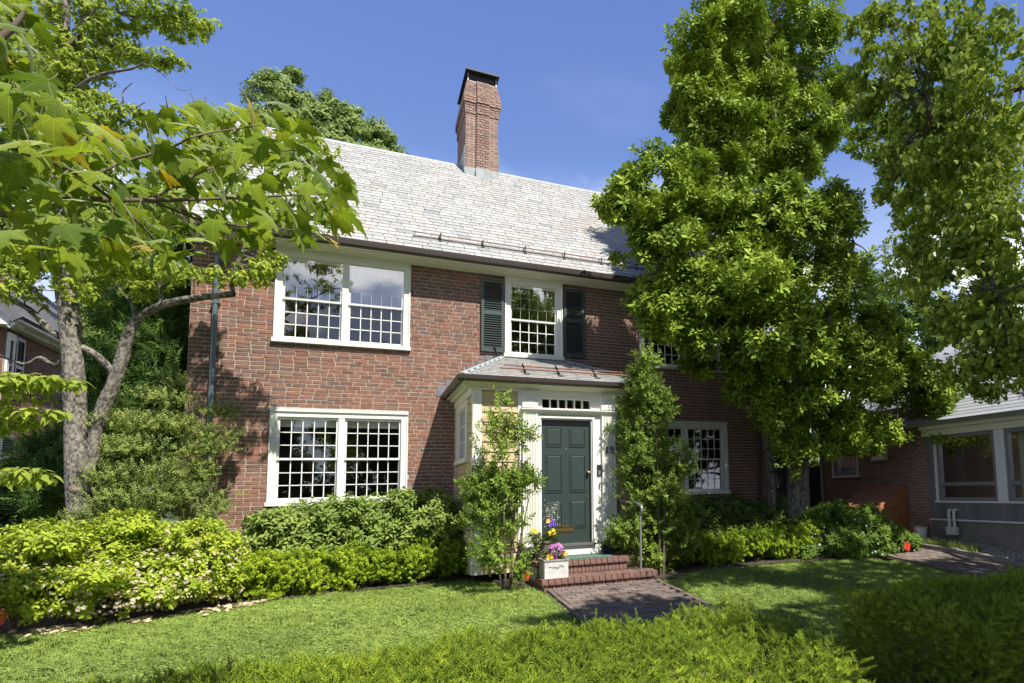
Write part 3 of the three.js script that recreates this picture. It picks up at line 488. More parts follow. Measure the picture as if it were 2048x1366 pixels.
  const flute = (w) => { const s = new THREE.Shape(); s.moveTo(0, 0); s.lineTo(0, 0.05); const nfl = 7, m = 0.03, p = (w - 2 * m) / nfl; for (let i = 0; i < nfl; i++) { const a = m + i * p; s.lineTo(a + p * 0.15, 0.05); s.lineTo(a + p * 0.3, 0.034); s.lineTo(a + p * 0.7, 0.034); s.lineTo(a + p * 0.85, 0.05); } s.lineTo(w, 0.05); s.lineTo(w, 0); const g = new THREE.ExtrudeGeometry(s, { depth: 2.1, bevelEnabled: false }); g.rotateX(-Math.PI / 2); return g; };
  for (const x of [5.055, 6.46]) {
    const g = flute(0.255); g.scale(1, 1, -1); const idx = g.index; const p = g.attributes.position; // mirrored: turn the faces round again
    for (let t = 0; t < p.count; t += 3) for (let k = 0; k < 3; k++) { const q = p.array[(t + 1) * 3 + k]; p.array[(t + 1) * 3 + k] = p.array[(t + 2) * 3 + k]; p.array[(t + 2) * 3 + k] = q; }
    g.computeVertexNormals(); const pil = mesh('pilaster', g, M.white, house); pil.position.set(x, 0.72, F + 0.001);
    mesh('pilaster_base', boxG(x - 0.015, x + 0.27, 0.6, 0.719, F + 0.001, F + 0.07), M.white, house);
    mesh('plinth_block', boxG(x - 0.03, x + 0.285, 0.42, 0.598, Z - 0.02, F + 0.085), std([0.045, 0.05, 0.07], 0.7, { map: rep(grainTex, 3) }), house);
    const blk = mesh('pilaster_block', boxes([x - 0.005, x + 0.26, 2.93, 3.17, F + 0.001, F + 0.045], [x - 0.02, x + 0.275, 3.171, 3.198, F + 0.001, F + 0.06]), M.white, house);
    const ros = []; for (let i = 0; i < 6; i++) { const a = i / 6 * Math.PI * 2; ros.push(at(new THREE.SphereGeometry(0.03, 10, 6), x + 0.1275 + Math.cos(a) * 0.05, 3.05 + Math.sin(a) * 0.055, F + 0.045, 0, 0, a, V(1, 0.75, 0.25))); } ros.push(at(new THREE.SphereGeometry(0.022, 10, 8), x + 0.1275, 3.05, F + 0.048, 0, 0, 0, V(1, 1, 0.5))); ros.push(at(new THREE.TorusGeometry(0.095, 0.006, 6, 28), x + 0.1275, 3.05, F + 0.046));
    mesh('rosette', merge(ros), M.white, blk);
  }
  mesh('entablature', merge([profileX([[F + 0.001, 2.825], [F + 0.03, 2.825], [F + 0.045, 2.85], [F + 0.075, 2.865], [F + 0.095, 2.895], [F + 0.095, 2.91], [F + 0.001, 2.925]], 5.02, 6.745)]), M.white, house);
  {
    const t = mesh('transom_window', boxes([5.365, 5.395, 2.906, 3.124, Z - 0.08, F + 0.008], [6.265, 6.295, 2.906, 3.124, Z - 0.08, F + 0.008], [5.395, 6.265, 2.906, 2.935, Z - 0.08, F + 0.008], [5.395, 6.265, 3.095, 3.124, Z - 0.08, F + 0.008]), M.white, house), mt = new MB(), w = 0.87 / 6;
    for (let i = 1; i < 6; i++) mt.span(5.395 + i * w - 0.01, 5.395 + i * w + 0.01, 2.935, 3.095, Z - 0.06, F - 0.01);
    mesh('muntins', mt.geo(), M.white, t); const pg = new THREE.PlaneGeometry(w - 0.018, 0.159);
    for (let i = 0; i < 6; i++) mesh(numbered2(t, 'pane'), pg, M.glass, t).position.set(5.395 + (i + 0.5) * w, 3.015, Z - 0.035);
  }
  const dx0 = 5.387, dx1 = 6.273, dy0 = 0.615, dy1 = 2.736, DZ = Z - 0.06;
  const door = mesh('front_door', boxG(dx0, dx1, dy0, dy1, DZ - 0.045, DZ), M.door, house), W = dx1 - dx0, H = dy1 - dy0;
  for (const [a, b] of [[0.06, 0.218], [0.28, 0.59], [0.655, 0.88]]) for (const [c, d] of [[0.09, 0.43], [0.57, 0.91]]) {
    const x0 = dx0 + c * W, x1 = dx0 + d * W, yb = dy1 - b * H, yt = dy1 - a * H, m = new MB(), fw = 0.022;
    m.span(x0, x1, yb, yb + fw, DZ, DZ + 0.012); m.span(x0, x1, yt - fw, yt, DZ, DZ + 0.012); m.span(x0, x0 + fw, yb + fw, yt - fw, DZ, DZ + 0.012); m.span(x1 - fw, x1, yb + fw, yt - fw, DZ, DZ + 0.012);
    const s = new THREE.Shape([[x0 + 0.04, yb + 0.04], [x1 - 0.04, yb + 0.04], [x1 - 0.04, yt - 0.04], [x0 + 0.04, yt - 0.04]].map((p) => new THREE.Vector2(...p)));
    const g = new THREE.ExtrudeGeometry(s, { depth: 0.001, bevelEnabled: true, bevelThickness: 0.016, bevelSize: 0.02, bevelSegments: 1 }); g.translate(0, 0, DZ - 0.006);
    mesh('door_panel', merge([m.geo(), g]), M.door, door);
  }
  mesh('door_knob', merge([at(new THREE.SphereGeometry(0.03, 14, 10), 6.225, 1.82, DZ + 0.055), at(new THREE.CylinderGeometry(0.012, 0.03, 0.05, 12), 6.225, 1.82, DZ + 0.022, Math.PI / 2), at(new THREE.CylinderGeometry(0.018, 0.018, 0.012, 12), 6.225, 1.40, DZ + 0.006, Math.PI / 2)]), M.brass, door);
  mesh('peephole', at(new THREE.CylinderGeometry(0.012, 0.014, 0.014, 12), 5.83, 2.23, DZ + 0.006, Math.PI / 2), M.steel, door);
  mesh('mail_slot', boxes([5.60, 5.965, 0.80, 0.90, DZ, DZ + 0.01], [5.615, 5.95, 0.825, 0.855, DZ + 0.01, DZ + 0.018], [5.60, 5.965, 0.895, 0.91, DZ + 0.01, DZ + 0.022]), M.brass, door);
  mesh('threshold', boxes([5.34, 6.32, 0.575, 0.612, Z - 0.18, Z + 0.1]), std([0.10, 0.095, 0.09], 0.6), house);
  mesh('threshold_riser', boxes([5.345, 6.428, 0.42, 0.574, Z - 0.1, Z + 0.055]), M.white, house);
  // bell, button and number
  const bell = mesh('doorbell', boxG(6.405, 6.475, 1.765, 1.955, F + 0.052, F + 0.075), M.iron, house); bell.position.x = -0.03; bell.position.z = -0.05;
  mesh('doorbell_plate', boxG(6.418, 6.462, 1.775, 1.86, F + 0.076, F + 0.08), M.steel, bell);
  mesh('bell_button', merge([at(new THREE.SphereGeometry(0.022, 12, 8), 6.412, 1.575, F + 0.004, 0, 0, 0, V(0.7, 1, 0.6)), at(new THREE.SphereGeometry(0.02, 12, 8), 6.412, 1.535, F + 0.004, 0, 0, 0, V(0.6, 1, 0.5)), at(new THREE.SphereGeometry(0.016, 12, 8), 6.412, 1.61, F + 0.004, 0, 0, 0, V(0.6, 1, 0.5))]), M.iron, house);
  const num = new TextGeometry('19', { font, size: 0.115, depth: 0.012, curveSegments: 6 }); num.computeBoundingBox(); num.translate(-(num.boundingBox.max.x + num.boundingBox.min.x) / 2, 0, 0);
  const nm = mesh('house_number', num, M.iron, house); nm.position.set(6.59, 2.165, F + 0.052);
}
// ---------- brick steps, each brick its own piece ----------
{
  const st = thing('entrance_steps', 'two red brick steps with rounded nosing below the green front door', 'steps');
  const core = mesh('step_core', boxes([5.15, 6.95, -0.12, 0.13, 2.3, 3.24], [5.15, 6.62, 0.13, 0.34, 2.3, 2.84], [6.62, 7.2, 0.13, 0.34, 2.3, 2.62]), mortar, st);
  const list = [], r = rngOf(61), put = (x, y, z, w, h, d) => list.push({ at: [x, y, z], s: [w, h, d], v: [0, 5, 6, 9, 1, 2, 4][Math.floor(r() * 7)], M: new THREE.Matrix4().compose(V(x, y + (r() - 0.5) * 0.004, z + (r() - 0.5) * 0.006), new THREE.Quaternion().setFromEuler(new THREE.Euler((r() - 0.5) * 0.015, (r() - 0.5) * 0.015, (r() - 0.5) * 0.02)), V(1, 1, 1)) });
  const row = (x0, x1, n, y, h, z, d, gap) => { const p = (x1 - x0) / n; for (let i = 0; i < n; i++) put(x0 + (i + 0.5) * p, y, z, p - gap, h, d); };
  row(5.14, 6.97, 28, 0.045, 0.11, 3.245, 0.055, 0.009); row(5.10, 7.01, 19, 0.148, 0.088, 3.20, 0.21, 0.01); row(5.10, 7.01, 19, 0.146, 0.088, 2.985, 0.205, 0.01);
  row(5.14, 6.64, 23, 0.25, 0.11, 2.845, 0.055, 0.009); row(5.11, 6.68, 16, 0.365, 0.088, 2.80, 0.21, 0.01); row(5.11, 6.68, 16, 0.363, 0.088, 2.585, 0.205, 0.01); row(5.11, 7.2, 10, 0.362, 0.088, 2.40, 0.15, 0.01);
  row(6.70, 7.2, 8, 0.25, 0.11, 2.625, 0.055, 0.009); row(6.70, 7.22, 5, 0.362, 0.088, 2.57, 0.18, 0.01);
  for (const z of [2.4, 2.6, 2.8, 3.0]) put(5.145, 0.05, z, 0.05, 0.1, 0.19);
  const stepMats = brickMats.map((m) => { const c = m.clone(); c.color.lerp(col([0.19, 0.115, 0.095]), 0.6); return c; });
  pieces(list, st, 300, 'brick', 'brick_field', stepMats, brickRest, brickTints);
  const mat = thing('door_mat', 'green woven door mat on the top step before the front door', 'door mat');
  mesh('mat_body', at(new MB().box(0, 0, 0, 0.86, 0.018, 0.42).geo(), 5.98, 0.419, 2.62, 0, 0.03), std([0.10, 0.20, 0.145], 1, { map: rep(grainTex, 6), bumpMap: rep(bumpTex, 14), bumpScale: 0.01 }), mat);
  const fr = new MB(); for (let i = 0; i < 60; i++) fr.box(5.56 + i * 0.0143, 0.415, 2.845 - (r()) * 0.006, 0.007, 0.008, 0.035); mesh('mat_fringe', fr.geo(), std([0.13, 0.24, 0.18], 1), mat).rotation.y = 0;
  const rail = thing('iron_handrail', 'black wrought iron handrail with scrolled end beside the brick steps', 'handrail');
  mesh('post', rod([6.79, 0.18, 3.12], [6.80, 1.14, 3.12], 0.018, 10), M.steel, rail); mesh('post', rod([6.82, 0.40, 2.50], [6.82, 1.28, 2.50], 0.012, 8), M.iron, rail); mesh('post', rod([6.73, 0.40, 2.31], [6.73, 1.33, 2.31], 0.014, 8), M.iron, rail);
  mesh('rail_bar', tube([[6.80, 1.08, 3.13, 0.016], [6.80, 1.15, 3.17, 0.022], [6.80, 1.22, 3.16, 0.022], [6.80, 1.25, 3.08, 0.022], [6.80, 1.28, 2.95, 0.02], [6.815, 1.30, 2.7, 0.016], [6.82, 1.305, 2.45, 0.016], [6.75, 1.33, 2.30, 0.016]], 10, 5, 0), M.steel, rail);
}
// ---------- neighbour on the left ----------
function brickField(parent, axis, fixed, a0, a1, y0, y1, holes, limit, seed, tintMul, seenF) { // bricks on a wall across x or z
  const r = rngOf(seed), list = [];
  for (let k = 0, y = y0; y < y1; k++, y += CR) {
    let spans = [[a0, a1]]; const yc = y + CR / 2;
    for (const [h0, h1, b0, b1] of holes) if (yc > b0 && yc < b1) spans = spans.flatMap(([p, q]) => (h1 <= p || h0 >= q ? [[p, q]] : [[p, h0], [h1, q]])).filter(([p, q]) => q - p > 0.03);
    for (const [a, b] of spans) { let x = a; if (k % 2) x -= 0.108; while (x < b - 0.012) { const w = 0.216, xa = Math.max(a, x), xb = Math.min(b, x + w); if (xb - xa > 0.025) { const c = (xa + xb) / 2, l = xb - xa - 0.011, d = r() * 0.004; list.push(axis === 'x' ? { at: [fixed + d * Math.sign(seenF(0, 0, 1)), yc, c], s: [0.024, CR - 0.011, l], v: Math.floor(r() * 10), seen: seenF(c, yc) } : { at: [c, yc, fixed + d], s: [l, CR - 0.011, 0.024], v: Math.floor(r() * 10), seen: seenF(c, yc) }); } x += w; } }
  }
  const order = list; for (const p of order) p.s2 = p.s; pieces(order.map((p) => (axis === 'x' ? { ...p, s: p.s } : p)), parent, limit, 'brick', 'brick_field', tintMul ?? brickMats, brickRest, tintMul === wornAndFillMats ? wornAndFillTints : brickTints);
}
{
  const nb = thing('neighbor_house', 'brick neighbouring house with dark roof and shutters behind the left tree', 'house');
  const X = -4.5, wall = mesh('wall', boxes([-14, X - 0.012, -0.2, 5.45, -17, -5.95]), mortar, nb);
  const sf = (c, y, q) => (q ? 1 : c > -10.2 && y > 2.0 ? 1 : 0);
  brickField(wall, 'x', X - 0.012, -12.5, -5.95, 1.6, 5.4, [[-6.75, -5.97, 3.9, 5.3], [-8.85, -7.7, 2.0, 3.12]], 220, 91, brickMats, sf);
  const r = rngOf(3); brickField(wall, 'z', -5.945, -7, X - 0.02, 3.5, 6.6, [], 60, 92, brickMats, (c, y) => 0.5);
  mesh('cornice', boxes([X - 0.005, X + 0.2, 5.38, 5.5, -17, -5.5], [X + 0.2, X + 0.38, 5.45, 5.62, -17, -5.45], [X - 2, X + 0.3, 5.4, 5.5, -5.93, -5.6]), M.white, nb);
  const rs = new THREE.Shape([[X + 0.45, 5.55], [X - 4.7, 10.2], [X - 9.9, 5.55], [X - 9.7, 5.45], [X - 4.7, 9.95], [X + 0.3, 5.45]].map((p) => new THREE.Vector2(...p))); const rg = new THREE.ExtrudeGeometry(rs, { depth: 11.6, bevelEnabled: false }); rg.translate(0, 0, -17);
  mesh('roof', rg, M.darkSlate, nb);
  const gs = new THREE.Shape([[X - 0.05, 5.45], [X - 4.7, 9.9], [X - 9.4, 5.45]].map((p) => new THREE.Vector2(...p))); const gg = new THREE.ExtrudeGeometry(gs, { depth: 0.1, bevelEnabled: false }); gg.translate(0, 0, -6.06); mesh('gable', gg, std([0.21, 0.085, 0.062], 0.92, brickBase), nb);
  mesh('rake_board', merge([at(new MB().box(0, 0, 0, 6.6, 0.28, 0.06).geo(), X - 2.15, 7.62, -5.55, 0, 0, -0.733)]), M.greyTrim, nb);
  const mkWin = (z0, z1, y0, y1) => { const f = mesh('window', boxes([X, X + 0.04, y0, y0 + 0.1, z0, z1], [X, X + 0.05, y1 - 0.16, y1, z0, z1], [X, X + 0.04, y0 + 0.1, y1 - 0.16, z0, z0 + 0.1], [X, X + 0.04, y0 + 0.1, y1 - 0.16, z1 - 0.1, z1], [X, X + 0.03, (y0 + y1) / 2 - 0.03, (y0 + y1) / 2 + 0.02, z0 + 0.1, z1 - 0.1]), M.white, nb); const dark = new THREE.MeshPhysicalMaterial({ color: col([0.04, 0.05, 0.06]), roughness: 0.04, ior: 1.9 }); const rows = 4, cols = 4; const pw = (z1 - z0 - 0.2) / cols, ph = (y1 - y0 - 0.26) / rows, pg = new THREE.PlaneGeometry(pw, ph), mt = new MB(); for (let i = 0; i < cols; i++) for (let j = 0; j < rows; j++) { const m = mesh(numbered2(f, 'pane'), pg, dark, f); m.rotation.y = Math.PI / 2; m.position.set(X + 0.008, y0 + 0.1 + (j + 0.5) * ph, z0 + 0.1 + (i + 0.5) * pw); if (i) mt.span(X + 0.006, X + 0.02, y0 + 0.1, y1 - 0.16, z0 + 0.1 + i * pw - 0.01, z0 + 0.1 + i * pw + 0.01); } for (let j = 1; j < rows; j++) mt.span(X + 0.0065, X + 0.019, y0 + 0.1 + j * ph - 0.01, y0 + 0.1 + j * ph + 0.01, z0 + 0.1, z1 - 0.1); mesh('muntins', mt.geo(), M.sash, f); };
  mkWin(-6.3, -5.97, 3.9, 5.3); mkWin(-8.75, -7.75, 2.0, 3.1);
  const shut = (z0, z1, y0, y1) => { const f = mesh('shutter', boxes([X + 0.006, X + 0.05, y0, y1, z0, z0 + 0.05], [X + 0.006, X + 0.05, y0, y1, z1 - 0.05, z1], [X + 0.006, X + 0.05, y0, y0 + 0.08, z0 + 0.05, z1 - 0.05], [X + 0.006, X + 0.05, y1 - 0.08, y1, z0 + 0.05, z1 - 0.05], [X + 0.006, X + 0.05, (y0 + y1) / 2 - 0.04, (y0 + y1) / 2 + 0.04, z0 + 0.05, z1 - 0.05]), M.shutter, nb); const g = new MB().box(0, 0, 0, 0.045, 0.008, z1 - z0 - 0.1).geo(); for (let y = y0 + 0.11; y < y1 - 0.1; y += 0.055) { const m = mesh(numbered2(f, 'slat'), g, M.shutter, f); m.position.set(X + 0.028, y, (z0 + z1) / 2); m.rotation.z = -0.7; } };
  shut(-6.72, -6.32, 3.92, 5.28); shut(-6.6, -5.98, 2.0, 3.05);
}
// ---------- neighbour on the right: brick side wall, then a glazed sunroom ----------
{
  const nb = thing('neighbor_house', 'low neighbouring house at right with grey sunroom windows and brick side wall', 'house');
  const X = 15.0, ZC = 1.74, yG = 0.1, wall = mesh('wall', boxes([X + 0.012, X + 0.3, -0.3, 3.4, -2.1, -1.66], [X + 0.012, X + 0.3, -0.3, 1.745, -1.66, -0.6], [X + 0.012, X + 0.3, 2.75, 3.4, -1.66, -0.6], [X + 0.012, X + 0.3, -0.3, 3.4, -0.6, ZC]), mortar, nb);
  brickField(wall, 'x', X + 0.012, -2.1, ZC, 0.1, 3.4, [[-1.68, -0.6, 1.70, 2.8]], 280, 93, wornAndFillMats, (c, y, q) => (q ? -1 : c < -2.1 ? 0.05 : y > 2.4 ? 0.2 : 1));
  mesh('back_wall', boxes([X + 0.3, 24, -0.3, 3.3, -2.1, -1.9], [23.8, 24, -0.3, 3.3, -1.9, 9]), M.inside, nb);
  // small window in the brick wall
  const w1 = mesh('window', boxes([X - 0.03, X + 0.1, 1.70, 1.76, -1.70, -0.58], [X - 0.03, X + 0.1, 1.76, 2.8, -1.68, -1.62], [X - 0.03, X + 0.1, 1.76, 2.8, -0.66, -0.6]), M.greyTrim, nb);
  mesh('sash', boxes([X + 0.0, X + 0.08, 1.76, 1.86, -1.62, -0.66], [X + 0.0, X + 0.08, 1.86, 2.8, -1.62, -1.50], [X + 0.0, X + 0.08, 1.86, 2.8, -0.76, -0.66]), M.darkFrame, w1);
  { const p = mesh('pane', new THREE.PlaneGeometry(0.74, 0.94), M.glass, w1); p.rotation.y = -Math.PI / 2; p.position.set(X + 0.04, 2.33, -1.13); }
  mesh('curtain', boxes([X + 0.14, X + 0.16, 1.8, 2.7, -0.95, -0.7]), M.blind, w1);
  mesh('brick_sill', (() => { const b = new MB(); for (let z = -1.66; z < -0.62; z += 0.072) b.box(X + 0.0, 1.655, z + 0.03, 0.06, 0.09, 0.06); return b.geo(); })(), brickMats[2], nb);
  mesh('wall_vent', merge([boxes([X - 0.16, X, 2.12, 2.42, 0.05, 0.5]), at(new THREE.CylinderGeometry(0.09, 0.09, 0.03, 16, 1, false), X - 0.165, 2.27, 0.4, 0, 0, Math.PI / 2)]), M.white, nb);
  // downspout at the back corner, pale green
  mesh('downspout', rod([X - 0.05, 0.2, -2.1], [X - 0.05, 3.0, -2.12], 0.05), M.verdigris, nb);
  // sunroom
  const base = mesh('foundation', boxes([X + 0.06, X + 0.3, -0.5, 0.62, ZC, 9]), M.concrete, nb);
  const sid = mesh('siding', boxes([X + 0.03, X + 0.25, 0.64, 1.03, ZC + 0.02, 9], [X + 0.03, X + 0.25, 1.03, 2.75, ZC + 0.02, 1.975]), M.darkFrame, nb);
  for (let i = 0; i < 6; i++) mesh(numbered2(sid, 'siding_board'), at(new MB().box(0, 0, 0, 0.02, 0.064, 9 - ZC).geo(), X + 0.018, 0.672 + i * 0.064, (9 + ZC) / 2, 0, 0, 0.12), M.greyWood, sid);
  for (let i = 0; i < 26; i++) mesh(numbered2(sid, 'siding_board'), at(new MB().box(0, 0, 0, 0.02, 0.064, 0.21).geo(), X + 0.018, 1.06 + i * 0.064, ZC + 0.125, 0, 0, 0.12), M.greyWood, sid);
  mesh('water_table', boxG(X - 0.03, X + 0.2, 0.61, 0.645, ZC, 9), M.greyTrim, nb);
  mesh('window_sill', boxG(X - 0.04, X + 0.2, 1.03, 1.07, ZC + 0.2, 9), M.greyTrim, nb);
  mesh('casing', boxes([X - 0.015, X + 0.16, 1.07, 2.62, ZC + 0.24, ZC + 0.315]), M.greyTrim, nb);
  const glassR = new THREE.MeshPhysicalMaterial({ color: 0xffffff, roughness: 0.01, transmission: 1, thickness: 0, ior: 1.9 });
  for (let i = 0; i < 3; i++) {
    const z0 = 2.06 + i * 1.80, z1 = z0 + 1.55;
    const f = mesh('window', boxes([X, X + 0.12, 1.07, 1.15, z0, z1], [X, X + 0.12, 2.54, 2.62, z0, z1], [X, X + 0.12, 1.15, 2.54, z0, z0 + 0.07], [X, X + 0.12, 1.15, 2.54, z1 - 0.07, z1], [X, X + 0.12, 1.42, 1.50, z0 + 0.07, z1 - 0.07]), M.darkFrame, nb);
    for (const [a, b] of [[1.15, 1.42], [1.50, 2.54]]) { const p = mesh('pane', new THREE.PlaneGeometry(z1 - z0 - 0.14, b - a), glassR, f); p.rotation.y = -Math.PI / 2; p.position.set(X + 0.06, (a + b) / 2, (z0 + z1) / 2); }
    mesh('post', boxG(X - 0.02, X + 0.16, 1.07, 2.62, z1 + 0.005, z1 + 0.245), M.greyTrim, nb);
  }
  mesh('sunroom_wall', boxes([18.6, 18.7, 0, 3, -1.9, 9], [X + 0.3, 18.6, 0.55, 0.62, ZC, 9]), std([0.42, 0.31, 0.25], 0.95), nb);
  mesh('sunroom_shelf', boxes([17.4, 17.9, 0.7, 0.74, 2.6, 4.2], [17.4, 17.9, 1.2, 1.24, 2.6, 4.2], [17.4, 17.44, 0.62, 1.6, 2.6, 2.64], [16.4, 16.6, 0.62, 2.6, 3.2, 3.35]), M.blind, nb);
  mesh('fascia', boxes([X - 0.06, X + 0.2, 2.62, 2.86, ZC - 0.05, 9], [X - 0.16, X - 0.061, 2.78, 2.87, ZC - 0.05, 9]), M.trim, nb);
  mesh('gutter', boxes([X - 0.30, X - 0.17, 2.86, 2.95, ZC - 0.1, 9]), M.steel, nb);
  const rs = new THREE.Shape([[X - 0.3, 2.93], [X + 7.2, 6.9], [X + 7.2, 6.7], [X - 0.2, 2.86]].map((p) => new THREE.Vector2(...p))); const rg = new THREE.ExtrudeGeometry(rs, { depth: 11.5, bevelEnabled: false }); rg.translate(0, 0, -2.4); const roof = mesh('roof', rg, std([0.33, 0.34, 0.36], 0.85, { map: rep(slateTex, 1.4) }), nb);
  const L = Math.hypot(7.5, 3.97), a = Math.atan2(3.97, 7.5); for (let k = 0; k < 30; k++) { const s = k * 0.2 + 0.1; mesh(numbered2(roof, 'shingle_course'), at(new MB().box(0, 0, 0, 0.24, 0.012, 11.3).geo(), X - 0.3 + Math.cos(a) * s - Math.sin(a) * 0.012, 2.94 + Math.sin(a) * s + Math.cos(a) * 0.012, 3.3, 0, 0, a - 0.04), [std([0.34, 0.35, 0.37], 0.85, { map: rep(slateTex, 3) }), std([0.30, 0.31, 0.33], 0.85, { map: rep(slateTex, 3) })][k % 2], roof); }
  // two pale pipes bent over at the foot of the sunroom
  for (const z of [2.39, 2.53]) { mesh('vent_pipe', merge([rod([X - 0.11, 0.42, z], [X - 0.11, 0.78, z], 0.035, 10), tube([[X - 0.11, 0.77, z, 0.035], [X - 0.10, 0.84, z, 0.037], [X - 0.05, 0.86, z, 0.037], [X + 0.03, 0.86, z, 0.035]], 10, 4, 0), boxes([X - 0.17, X - 0.05, 0.30, 0.48, z - 0.06, z + 0.06])]), M.white, nb); }
}
{ // steel cellar hatch leaning by the brick wall
  const h = thing('cellar_hatch', 'rust brown sloping steel cellar hatch against the right brick wall', 'hatch');
  const rust = std([0.42, 0.165, 0.065], 0.7, { map: rep(grainTex, 1.4), bumpMap: rep(bumpTex, 2), bumpScale: 0.003 });
  const side = (z0, z1) => { const s = new THREE.Shape([[13.99, 0.15], [14.98, 0.15], [14.98, 1.42], [14.85, 1.42], [13.99, 0.92]].map((p) => new THREE.Vector2(...p))); const g = new THREE.ExtrudeGeometry(s, { depth: z1 - z0, bevelEnabled: false }); g.translate(0, 0, z0); return g; };
  mesh('side_panel', side(1.10, 1.13), rust, h); mesh('side_panel', side(-0.25, -0.22), rust, h);
  mesh('front_panel', boxG(13.985, 14.0, 0.15, 0.9, -0.22, 1.10), rust, h);
  for (const [z0, z1] of [[-0.26, 0.43], [0.445, 1.15]]) { mesh('lid', at(new MB().box(0, 0, 0, 1.06, 0.02, z1 - z0).geo(), 14.41, 1.185, (z0 + z1) / 2, 0, 0, 0.528), rust, h); }
  mesh('latch', boxes([13.95, 13.985, 0.78, 0.84, 0.4, 0.5], [13.93, 13.95, 0.76, 0.8, 0.42, 0.48]), M.steel, h);
}
{ // white bucket with a board over it
  const b = thing('white_bucket', 'white plastic bucket with a lid board beside the sunroom corner', 'bucket', undefined, [14.45, gy(14.45, 1.9), 1.93]);
  mesh('pail', at(new THREE.CylinderGeometry(0.15, 0.125, 0.3, 20, 1, true), 0, 0.15, 0), std([0.72, 0.72, 0.70], 0.45, { side: THREE.DoubleSide }), b);
  mesh('rim', at(new THREE.TorusGeometry(0.152, 0.012, 8, 24), 0, 0.295, 0, Math.PI / 2), std([0.72, 0.72, 0.70], 0.45), b); mesh('base', at(new THREE.CylinderGeometry(0.125, 0.125, 0.012, 20), 0, 0.01, 0), std([0.6, 0.6, 0.58], 0.5), b);
  mesh('print', boxes([-0.158, -0.1535, 0.11, 0.22, -0.03, 0.03]), std([0.25, 0.28, 0.28], 0.6), b); mesh('board', at(new MB().box(0, 0, 0, 0.36, 0.025, 0.3).geo(), 0, 0.325, 0, 0, 0.4, 0.05), std([0.36, 0.31, 0.22], 0.9, { map: rep(grainTex, 2) }), b);
}
{ // yellow pipe fitting by the fence
  const y = thing('yellow_pipe', 'yellow gas pipe with upright valve low on the brick wall', 'pipe'), ym = std([0.62, 0.46, 0.05], 0.5);
  mesh('upright', rod([14.75, 0.3, -1.35], [14.75, 1.12, -1.35], 0.035, 8), ym, y); mesh('pipe_run', rod([14.75, 0.98, -1.35], [14.75, 0.98, -2.05], 0.03, 8), ym, y); mesh('valve', boxG(14.70, 14.80, 0.93, 1.03, -1.40, -1.30), ym, y);
}
{ // dark board fence between the houses
  const f = thing('board_fence', 'dark grey vertical board fence between the house and right neighbour', 'fence'), g = new MB().box(0, 0, 0, 0.145, 1.9, 0.024).geo();
  for (let i = 0; i < 36; i++) { const m = mesh(numbered2(f, 'board'), g, M.fenceWood, f); m.position.set(11.68 + i * 0.15, 1.07 + (i % 3) * 0.006, -3 + (i % 2) * 0.006); }
  mesh('rail', boxG(11.62, 17.0, 0.5, 0.59, -3.05, -3.014), M.fenceWood, f); mesh('rail', boxG(11.62, 17.0, 1.6, 1.69, -3.05, -3.014), M.fenceWood, f); mesh('top_rail', boxG(11.62, 17.0, 2.025, 2.06, -3.05, -2.94), M.fenceWood, f);
}
// marker flags on wire
for (const [x, z, label, t, s] of [[4.86, 3.05, 'small orange marker flag below the left holly', 0.3, 1], [-1.02, 2.95, 'small red marker flag at the left edge by the azalea', 0.5, 1], [12.65, 3.15, 'small red marker flag beside the side brick walkway', -0.2, 0.9]]) {
  const f = thing('marker_flag', label, 'flag', 'utility marker flags on wires', [x, gy(x, z), z]); f.rotation.y = t;
  mesh('wire', rod([0, 0, 0], [0, 0.33 * s, 0], 0.002, 5), M.steel, f);
  const pg = new THREE.PlaneGeometry(0.13, 0.15, 4, 4), p = pg.attributes.position; for (let i = 0; i < p.count; i++) p.setZ(i, 0.02 * Math.sin(p.getX(i) * 40 + p.getY(i) * 20)); pg.computeVertexNormals(); pg.rotateZ(-0.45); pg.translate(0.06, 0.24 * s, 0);
  mesh('flag', pg, new THREE.MeshPhysicalMaterial({ color: col([0.80, 0.055, 0.02]), roughness: 0.5, side: THREE.DoubleSide, transmission: 0.3, thickness: 0 }), f);
}
// ---------- plants ----------
// one leaf along +z with its face up: n stations, width profile, fold along the midrib, droop towards the tip
function leafG(L, W, { prof = (t) => Math.sin(Math.PI * Math.pow(t, 0.85)), fold = 0.25, droop = 0.15, n = 4 } = {}) {
  const pos = [], uv = [], idx = [];
  for (let i = 0; i <= n; i++) { const t = i / n, w = prof(t) * W / 2, y = -droop * L * t * t; pos.push(-w, y + w * fold, t * L, 0, y, t * L, w, y + w * fold, t * L); uv.push(0, t, 0.5, t, 1, t); if (i) { const a = (i - 1) * 3; idx.push(a, a + 3, a + 1, a + 1, a + 3, a + 4, a + 1, a + 4, a + 2, a + 2, a + 4, a + 5); } }
  const g = new THREE.BufferGeometry(); g.setAttribute('position', new THREE.Float32BufferAttribute(pos, 3)); g.setAttribute('uv', new THREE.Float32BufferAttribute(uv, 2)); g.setIndex(idx); g.computeVertexNormals(); return g;
}
